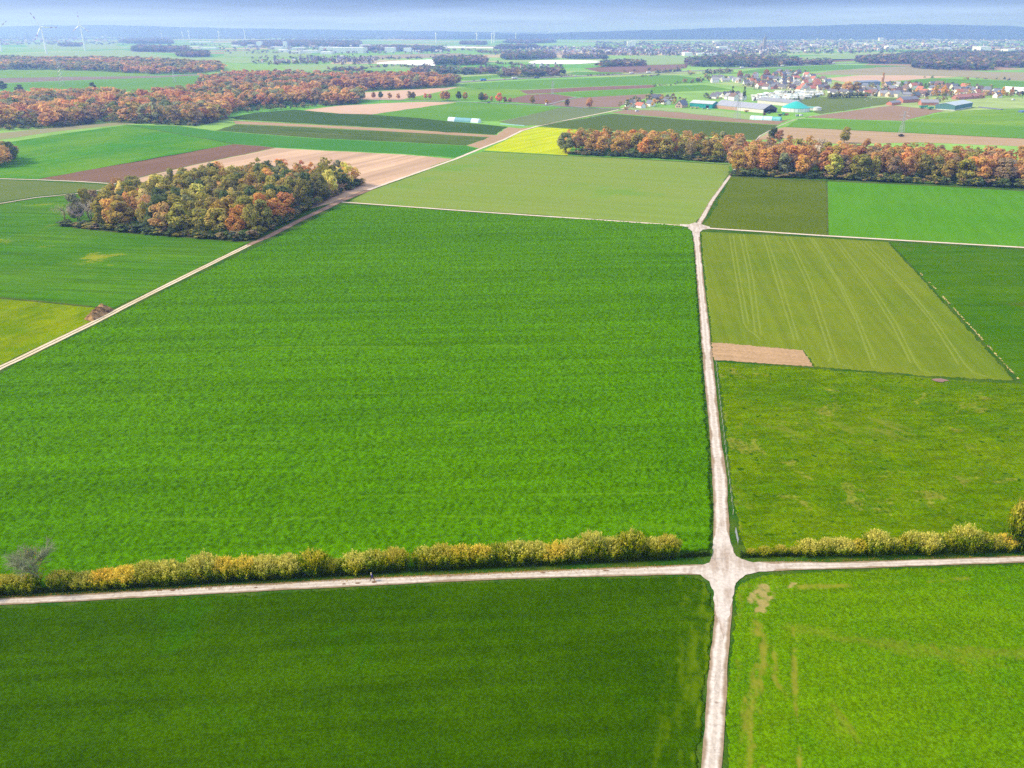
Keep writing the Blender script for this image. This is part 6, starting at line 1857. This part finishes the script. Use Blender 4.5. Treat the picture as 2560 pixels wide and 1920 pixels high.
# mid-stride, leaning a little forward
J = [(0, 0, .95), (.04, 0, 1.15), (.09, 0, 1.38), (.12, 0, 1.50), (.15, 0, 1.58), (.17, 0, 1.68), (.17, 0, 1.78),
     (.02, .10, .90), (.24, .11, .52), (.36, .11, .10), (.47, .11, .05),
     (-.02, -.10, .90), (-.10, -.11, .50), (-.36, -.11, .16), (-.28, -.11, .05),
     (.10, .20, 1.40), (-.10, .26, 1.15), (.02, .24, .94),
     (.10, -.20, 1.40), (-.08, -.27, 1.16), (.20, -.26, 1.06)]
E = [(0, 1), (1, 2), (2, 3), (3, 4), (4, 5), (5, 6), (0, 7), (7, 8), (8, 9), (9, 10), (0, 11), (11, 12), (12, 13), (13, 14), (2, 15), (15, 16), (16, 17), (2, 18), (18, 19), (19, 20)]
R = [(.15, .12), (.15, .115), (.16, .12), .06, .065, .10, .075, .10, .065, .045, .045, .10, .065, .045, .045, .065, .048, .035, .065, .048, .035]
skin('body', J, E, R, M_skin, o)
jk = [0, 1, 2, 15, 16, 17, 18, 19, 20]
jm = {k: i for i, k in enumerate(jk)}
skin('jacket', [J[0][:2] + (.88,)] + [J[k] for k in jk[1:]], [(0, 1), (1, 2), (jm[2], jm[15]), (jm[15], jm[16]), (jm[16], jm[17]), (jm[2], jm[18]), (jm[18], jm[19]), (jm[19], jm[20])], [(.19, .16), (.185, .15), (.195, .155), .09, .072, .055, .09, .072, .055], M_jacket, o)
skin('trousers', [J[0], J[7], J[8], J[9][:2] + (.16,), J[11], J[12], (-.33, -.11, .20)], [(0, 1), (1, 2), (2, 3), (0, 4), (4, 5), (5, 6)], [(.16, .13), .12, .085, .065, .12, .085, .065], M_trous, o)
skin('hat', [(.165, 0, 1.71), (.165, 0, 1.76), (.16, 0, 1.83)], [(0, 1), (1, 2)], [.115, .118, .08], M_hat, o)
skin('scarf', [(.12, -.02, 1.47), (.16, .03, 1.51), (.13, 0, 1.55)], [(0, 1), (1, 2)], [.12, .125, .10], M_scarf, o)
for (a, b, c) in ((.38, .11, .05), (-.34, -.11, .09)):
    skin('shoe', [(a - .06, b, c + .02), (a + .06, b, c), (a + .16, b, c - .005)], [(0, 1), (1, 2)], [.055, .055, .045], M_shoe, o, 1)
for s, hp, dr in ((1, (.02, .24, .90), (.04, 0, -1)), (-1, (.25, -.26, 1.04), (.9, 0, -.2))):
    hand = empty('hand', hp); hand.parent = o
    dv = Vector(dr).normalized(); sd = Vector((0, 1, 0)); up_ = dv.cross(sd)
    for k in range(4):
        q0 = sd * (-.03 + .02 * k); l = (.07, .08, .075, .06)[k]
        skin('finger', [tuple(q0 - dv * .03), tuple(q0 + dv * l * .55), tuple(q0 + dv * l - up_ * .02)], [(0, 1), (1, 2)], [.012, .0095, .008], M_skin, hand, 1)
    skin('thumb', [tuple(up_ * .01 - sd * .03 * s), tuple(-sd * .05 * s + dv * .03), tuple(-sd * .055 * s + dv * .06)], [(0, 1), (1, 2)], [.013, .011, .009], M_skin, hand, 1)
for s in (-1, 1):
    MB().rod((.255, s * .035, 1.70), (.268, s * .035, 1.70), .013, n=8).build('eye', M_tyre, o)
MB().rod((.26, 0, 1.69), (.285, 0, 1.65), .012, .018, 6).build('nose', M_skin, o)
MB().box(.255, -.025, 1.615, .262, .025, 1.622).build('mouth', plain('lips', (.30, .12, .10)), o)
tag(o, 'person in a dark blue jacket, pale yellow hat and white scarf walking the lane', 'person')
# dried mud clods dropped on the lane
M_clod = plain('dry_mud', (.16, .095, .055), .95, .05, .3, 4)
for k, (px, py, sx, sy) in enumerate(((936, 1456, .5, .35), (894.5, 1459, .6, .28), (398, 1477, .6, .25), (433, 1477, .5, .3), (1358, 1433, .6, .2), (1515, 1428, .7, .22), (860, 1461, .4, .2), (640, 1470, .4, .2))):
    p = G(px, py); rs = random.Random(k)
    m = MB(); n_ = 14
    ring = [(sx * rs.uniform(.7, 1.15) * math.cos(6.283 * i / n_), sy * rs.uniform(.7, 1.15) * math.sin(6.283 * i / n_)) for i in range(n_)]
    m.v = [(x, y, .0) for x, y in ring] + [(x * .6, y * .6, .05) for x, y in ring] + [(0, 0, .06)]
    m.f = [(i, (i + 1) % n_, n_ + (i + 1) % n_, n_ + i) for i in range(n_)] + [(n_ + i, n_ + (i + 1) % n_, 2 * n_) for i in range(n_)]
    o = m.build('mud_clod', M_clod); o.location = (p.x, p.y, .112)
    tag(o, ('brown mud clod at the feet of the walker', 'brown mud clod behind the walker along the lane', 'mud clod on the lane before the ochre shrubs', 'mud clod beside another one far along the lane', 'mud clod on the lane before the straw-topped shrubs', 'flat mud clod on the lane towards the crossing', 'small mud clod on the lane a few steps from the walker', 'small mud clod on the lane midway along the hedge')[k], 'mud clod', 'mud clods on the lane')

# ---- far towns and the industrial estate
t = NT('town_surface')
t.bsdf(t.attr('tint', 'Color'), .8, .2)
M_town = t.m
V, Q, T = [], [], []
rr = np.random.RandomState(40)


def tb(px, py, L, W, h, hr, yaw, wall, roof):
    p = G(px, py); ct, st = math.cos(yaw), math.sin(yaw)

    def add(pts, c):
        k = len(V)
        for x, y, z in pts: V.append((p.x + x * ct - y * st, p.y + x * st + y * ct, z)); T.append(tuple(c) + (1,))
        Q.append((k, k + 1, k + 2, k + 3))
    l, w = L / 2, W / 2
    add([(-l, -w, 0), (l, -w, 0), (l, -w, h), (-l, -w, h)], wall); add([(l, w, 0), (-l, w, 0), (-l, w, h), (l, w, h)], wall)
    add([(l, -w, 0), (l, w, 0), (l, 0, hr), (l, -w, h)], wall); add([(l, w, 0), (l, w, h), (l, 0, hr), (l, 0, hr)][:4], wall)
    add([(-l, w, 0), (-l, -w, 0), (-l, 0, hr), (-l, w, h)], wall)
    add([(-l, -w, h), (l, -w, h), (l, 0, hr), (-l, 0, hr)], roof); add([(l, w, h), (-l, w, h), (-l, 0, hr), (l, 0, hr)], roof)


towns = [([(1500, 137), (1520, 124), (1600, 116), (1700, 112), (1850, 106), (1960, 108), (1960, 128), (1900, 136), (1750, 140), (1600, 138)], 430), ([(1900, 108), (2000, 100), (2150, 96), (2300, 98), (2560, 100), (2560, 130), (2400, 124), (2250, 124), (2200, 130), (2000, 133), (1900, 134)], 420),
         ([(560, 121), (700, 117), (860, 117), (960, 120), (1130, 128), (1130, 134), (960, 133), (830, 135), (700, 128)], 90), ([(0, 100), (60, 92), (250, 92), (420, 94), (420, 100), (200, 104), (120, 108), (0, 112)], 150), ([(1240, 131), (1330, 118), (1480, 118), (1500, 130), (1380, 137)], 90),
         ([(640, 158), (720, 152), (860, 144), (940, 150), (930, 158), (780, 162)], 60), ([(1210, 171), (1390, 168), (1395, 172), (1220, 176)], 14), ([(2560, 100), (2900, 98), (2900, 135), (2560, 130)], 120), ([(-400, 98), (0, 94), (0, 112), (-400, 112)], 100)]
for poly, n in towns:
    xs, ys = [q_[0] for q_ in poly], [q_[1] for q_ in poly]
    k = 0
    while k < n:
        a, b = rr.uniform(min(xs), max(xs)), rr.uniform(min(ys), max(ys))
        if not inside(poly, [a], [b])[0]: continue
        k += 1
        s = mpx(a, b) / 2.6
        big = rr.uniform() < .12
        L, W = (rr.uniform(22, 60) * s, rr.uniform(12, 26) * s) if big else (rr.uniform(11, 18) * s, rr.uniform(8, 11) * s)
        h = rr.uniform(5, 9); wall = (.50, .49, .48) if rr.uniform() < .55 else (.5, .38, .30)
        roof = ((.15, .15, .18), (.17, .17, .19), (.32, .15, .11), (.55, .56, .58), (.75, .75, .74))[rr.choice(5, p=[.44, .32, .14, .08, .02])]
        tb(a, b, L, W, h, h + (1 if big else rr.uniform(3, 5)), rr.uniform(-.5, .5) + (1.57 if rr.uniform() < .4 else 0), wall, roof)
me = np_mesh('distant_town', np.array(V), np.array(Q), {'tint': np.array(T)}); me.materials.append(M_town)
tag(link('distant_town', me), 'hazy houses of the far towns, too small to tell apart', 'town', kind='stuff')
items = []
for poly, n in towns:
    xs, ys = [q_[0] for q_ in poly], [q_[1] for q_ in poly]
    k = 0
    while k < n * 2.2:
        a, b = rr.uniform(min(xs) - 10, max(xs) + 10), rr.uniform(min(ys) - 1, max(ys) + 1)
        k += 1
        p = G(a, b); items.append((p.x, p.y, ('deep fir', 'dark green', 'dark plum', 'dark plum')[rr.randint(4)], 'round', float(rr.uniform(6, 12)), float(rr.uniform(1.2, 2.8) * mpx(a, b) / 2.6)))
mass('town_trees', items, 4, 'trees between the houses of the far towns', 700)


def hall(px, py, wpx, h, dep, wall, roof, label, name='industrial_hall', cat='industrial hall', yaw=0.0, group='halls of the far industrial estate'):
    p = G(px, py); L = wpx * mpx(px, py)
    o = empty(name, tuple(p), yaw)
    w = MB().box(-L / 2, 0, 0, L / 2, dep, h).build('wall', M_wall, o); w.color = wall + (1,)
    r_ = MB().prism([(0, h + .02), (dep, h + .02), (dep, h + .5), (dep / 2, h + 1.6), (0, h + .5)], -L / 2 - .3, L / 2 + .3).build('roof', M_roof, o)
    r_.color = roof + (1,); r_.rotation_euler = (0, 0, math.pi / 2); r_.location = (0, 0, 0); r_.scale = (1, -1, 1)
    tag(o, label, cat, group)


LW, LG = (.78, .78, .77), (.62, .64, .66)
hs = [(500, 107, 54, 9, 60, LW, LW), (484, 121, 22, 8, 60, LW, LG), (520, 123.5, 40, 8, 50, LW, LG), (586, 117, 16, 9, 60, LW, LW), (628, 117, 20, 10, 60, LW, LG), (648, 116, 13, 26, 40, LW, LG), (690, 124, 28, 12, 90, LW, LG), (706, 131, 22, 10, 60, LW, LW), (712, 118, 8, 30, 30, LW, LG), (745, 125, 30, 10, 80, LG, LG), (738, 134, 24, 9, 60, LW, LG),
      (775, 133, 36, 11, 70, LW, LG), (820, 126, 44, 14, 100, LW, LG), (815, 136, 28, 9, 60, LW, LW), (870, 133, 78, 22, 110, LW, LG), (912, 124, 26, 22, 70, LW, LG), (952, 122, 24, 14, 60, LG, LG), (974, 131, 24, 20, 60, LW, LG), (1018, 130, 18, 16, 60, LW, LG), (1040, 131, 18, 8, 50, LW, LG), (1096, 130.5, 16, 8, 50, LW, LG), (880, 112, 14, 10, 60, LW, LG), (1128, 119, 70, 6, 90, (.70, .68, .62), LG)]
hs.sort(key=lambda q_: q_[0])
for i, (a, b, wp, h, dp, wl, rf) in enumerate(hs):
    hall(a, b, wp, h, dp, wl, rf, f'{"tall white block" if h > 18 else "long pale hall" if wp > 35 else "pale hall"}, {nth(i + 1)} from the left in the far industrial estate')
for (a, b, wp, h, dp, lab, nm, cat) in ((1572, 117, 8, 30, 25, 'pale tower block at the near end of the far town, first of two', 'tower_block', 'tower block'), (1583, 117, 11, 32, 25, 'wider pale tower block at the near end of the far town, second of two', 'tower_block', 'tower block'), (1721, 140, 20, 12, 60, 'white-roofed hall on the near edge of the far town', 'town_hall_building', 'hall'), (1768, 138.5, 50, 7, 40, 'long low white hall on the near edge of the far town', 'industrial_hall', 'hall'),
                                        (1808, 125, 22, 16, 60, 'stepped white building in the middle of the far town', 'white_building', 'building'), (1792, 108, 14, 16, 60, 'arched pale roof at the back of the far town', 'arched_hall', 'hall'), (2039, 118, 20, 14, 40, 'cream block in the far town behind the fields', 'apartment_block', 'building'), (2203, 103, 10, 28, 30, 'cream tower standing above the far town trees', 'tower_block', 'tower block'), (2150, 112, 20, 12, 50, 'white block with orange end in the far town', 'apartment_block', 'building'),
                                        (2176, 112, 20, 10, 50, 'low white block beside the orange-ended one', 'apartment_block', 'building'), (2234, 122, 26, 14, 60, 'pale flats above the big dark wood', 'apartment_block', 'building'), (2362, 124, 34, 8, 50, 'long low white building above the big dark wood', 'long_building', 'building'), (2464, 127, 26, 18, 80, 'large white block alone above the big dark wood', 'white_block', 'building'), (2398, 108, 30, 9, 80, 'long white hall at the back of the far town, first of two', 'industrial_hall', 'hall'), (2436, 108, 36, 8, 80, 'longer white hall at the back of the far town, second of two', 'industrial_hall', 'hall'),
                                        (2330, 112, 30, 9, 70, 'white hall before the long ones at the back of the far town', 'industrial_hall', 'hall'), (2528, 130, 18, 12, 60, 'grey block at the edge of the view above the big dark wood', 'grey_block', 'building'), (2552, 126, 24, 8, 50, 'white hall at the edge of the view above the big dark wood', 'industrial_hall', 'hall'), (60, 85.5, 20, 10, 100, 'lone white hall on the hazy rise at the far side', 'industrial_hall', 'hall'), (90, 98, 14, 12, 70, 'white hall in the far settlement behind the turbines', 'industrial_hall', 'hall')):
    hall(a, b, wp, h, dp, LW, LG, lab, nm, cat, 0.0, None)
# church
p = G(1910, 129); s = mpx(1910, 129)
o = empty('church', tuple(p))
w = MB().box(-6, 0, 0, 6, 12, 58).build('tower', M_wall, o); w.color = (.30, .27, .25, 1)
sp_ = MB().lathe([(8, 58), (4.2, 64), (1.0, 78), (.05, 80)], 8, (0, 6)).build('spire', M_roof, o); sp_.color = (.16, .19, .22, 1)
w = MB().prism([(-13, 0), (13, 0), (13, 20), (0, 36), (-13, 20)], 12.1, 66).build('nave', M_wall, o); w.color = (.18, .16, .16, 1)
tag(o, 'dark church with a tall pointed spire above the far town', 'church')
p = G(69, 100); o = empty('church', tuple(p))
w = MB().box(-6, 0, 0, 6, 12, 50).build('tower', M_wall, o); w.color = (.2, .18, .18, 1)
sp_ = MB().lathe([(8, 50), (1, 74), (.05, 76)], 8, (0, 6)).build('spire', M_roof, o); sp_.color = (.1, .12, .14, 1)
w = MB().prism([(-12, 0), (12, 0), (12, 18), (0, 32), (-12, 18)], 12.1, 60).build('nave', M_wall, o); w.color = (.2, .18, .18, 1)
tag(o, 'hazy church spire at the far side behind the turbines', 'church')

# ---- wooded hills on the skyline
M_hill = field_mat('wooded_hill', (.022, .034, .016), (.040, .042, .022), big=900, fine=120, fine_amt=0.3)


def hill(profile, y0, y1, seed):
    """profile: (x px, skyline px); a wooded ridge whose crest lies midway between distances y0 and y1."""
    ym = (y0 + y1) / 2
    C = []
    for px, py in profile:
        # crest point at distance ym seen at (px, py)
        xc, yc = (px - 1280) / FOC, (960 - py) / FOC
        dy = CT + yc * ST; tt = ym / dy
        C.append((xc * tt, CAM_H + (-ST + yc * CT) * tt))
    xs = np.linspace(C[0][0], C[-1][0], 260); hs_ = np.interp(xs, [c[0] for c in C], [c[1] for c in C])
    vs = np.linspace(0, 1, 26)
    X, Vv = np.meshgrid(xs, vs); Hh = np.broadcast_to(hs_, X.shape)
    bell = np.sin(np.pi * Vv) ** 1.3
    Y = y0 + (y1 - y0) * Vv
    Z = np.maximum(Hh, 0) * bell + (vnoise(X / 260, Y / 260, seed) - .5) * 16 * bell + np.random.RandomState(seed).uniform(-3, 5, X.shape) * (bell > .02)
    Z = np.where(bell < .02, -2, Z)
    idx = np.arange(X.size).reshape(X.shape)
    q = np.stack([idx[:-1, :-1], idx[:-1, 1:], idx[1:, 1:], idx[1:, :-1]], -1).reshape(-1, 4)
    me = np_mesh('hills', np.stack([X.ravel(), Y.ravel(), Z.ravel()], 1), q); me.materials.append(M_hill)
    link('hills', me)['kind'] = 'structure'


hill([(1050, 92.5), (1250, 88), (1400, 83), (1520, 79.5), (1640, 76), (1800, 71), (2000, 66), (2150, 62), (2300, 60.5), (2420, 63), (2560, 68), (2750, 72), (3100, 76)], 9000, 12500, 5)
hill([(-700, 74), (-200, 70), (0, 68), (120, 64), (230, 63), (340, 65.5), (500, 69), (700, 73), (900, 76), (1100, 78.5), (1220, 81), (1350, 85), (1450, 88)], 12000, 16000, 6)
hill([(700, 80.5), (1000, 79.5), (1280, 80), (1600, 79), (1900, 80)], 24000, 29000, 7)

# ------------------------------------------------------------------ haze
hz = bpy.data.materials.new('haze_air'); hz.use_nodes = True
for n in list(hz.node_tree.nodes): hz.node_tree.nodes.remove(n)
ho = hz.node_tree.nodes.new('ShaderNodeOutputMaterial')
pv = hz.node_tree.nodes.new('ShaderNodeVolumePrincipled')
pv.inputs['Color'].default_value = (0.27, 0.41, 1.0, 1)
pv.inputs['Absorption Color'].default_value = (0.6, 0.6, 1, 1)
pv.inputs['Density'].default_value = 0.00019
pv.inputs['Density Attribute'].default_value = ''
pv.inputs['Anisotropy'].default_value = 0.55
hz.node_tree.links.new(pv.outputs[0], ho.inputs['Volume'])
hz.cycles.homogeneous_volume = True
zt = max(max((o_.matrix_world @ Vector(q_)).z for q_ in o_.bound_box) for o_ in [bpy.context.view_layer.update()] + list(bpy.data.objects) if o_ is not None and o_.type == 'MESH')
o = MB().box(-30000, -1600, -3, 30000, 45000, max(zt, CAM_H) + 6).build('haze', hz)
o['kind'] = 'stuff'
o['label'] = 'thin bluish haze over the plain'
print('TREES', N_TREES, 'OBJECTS', len(bpy.data.objects), 'TRIS', sum(len(m.loops) - 2 * len(m.polygons) for m in bpy.data.meshes))
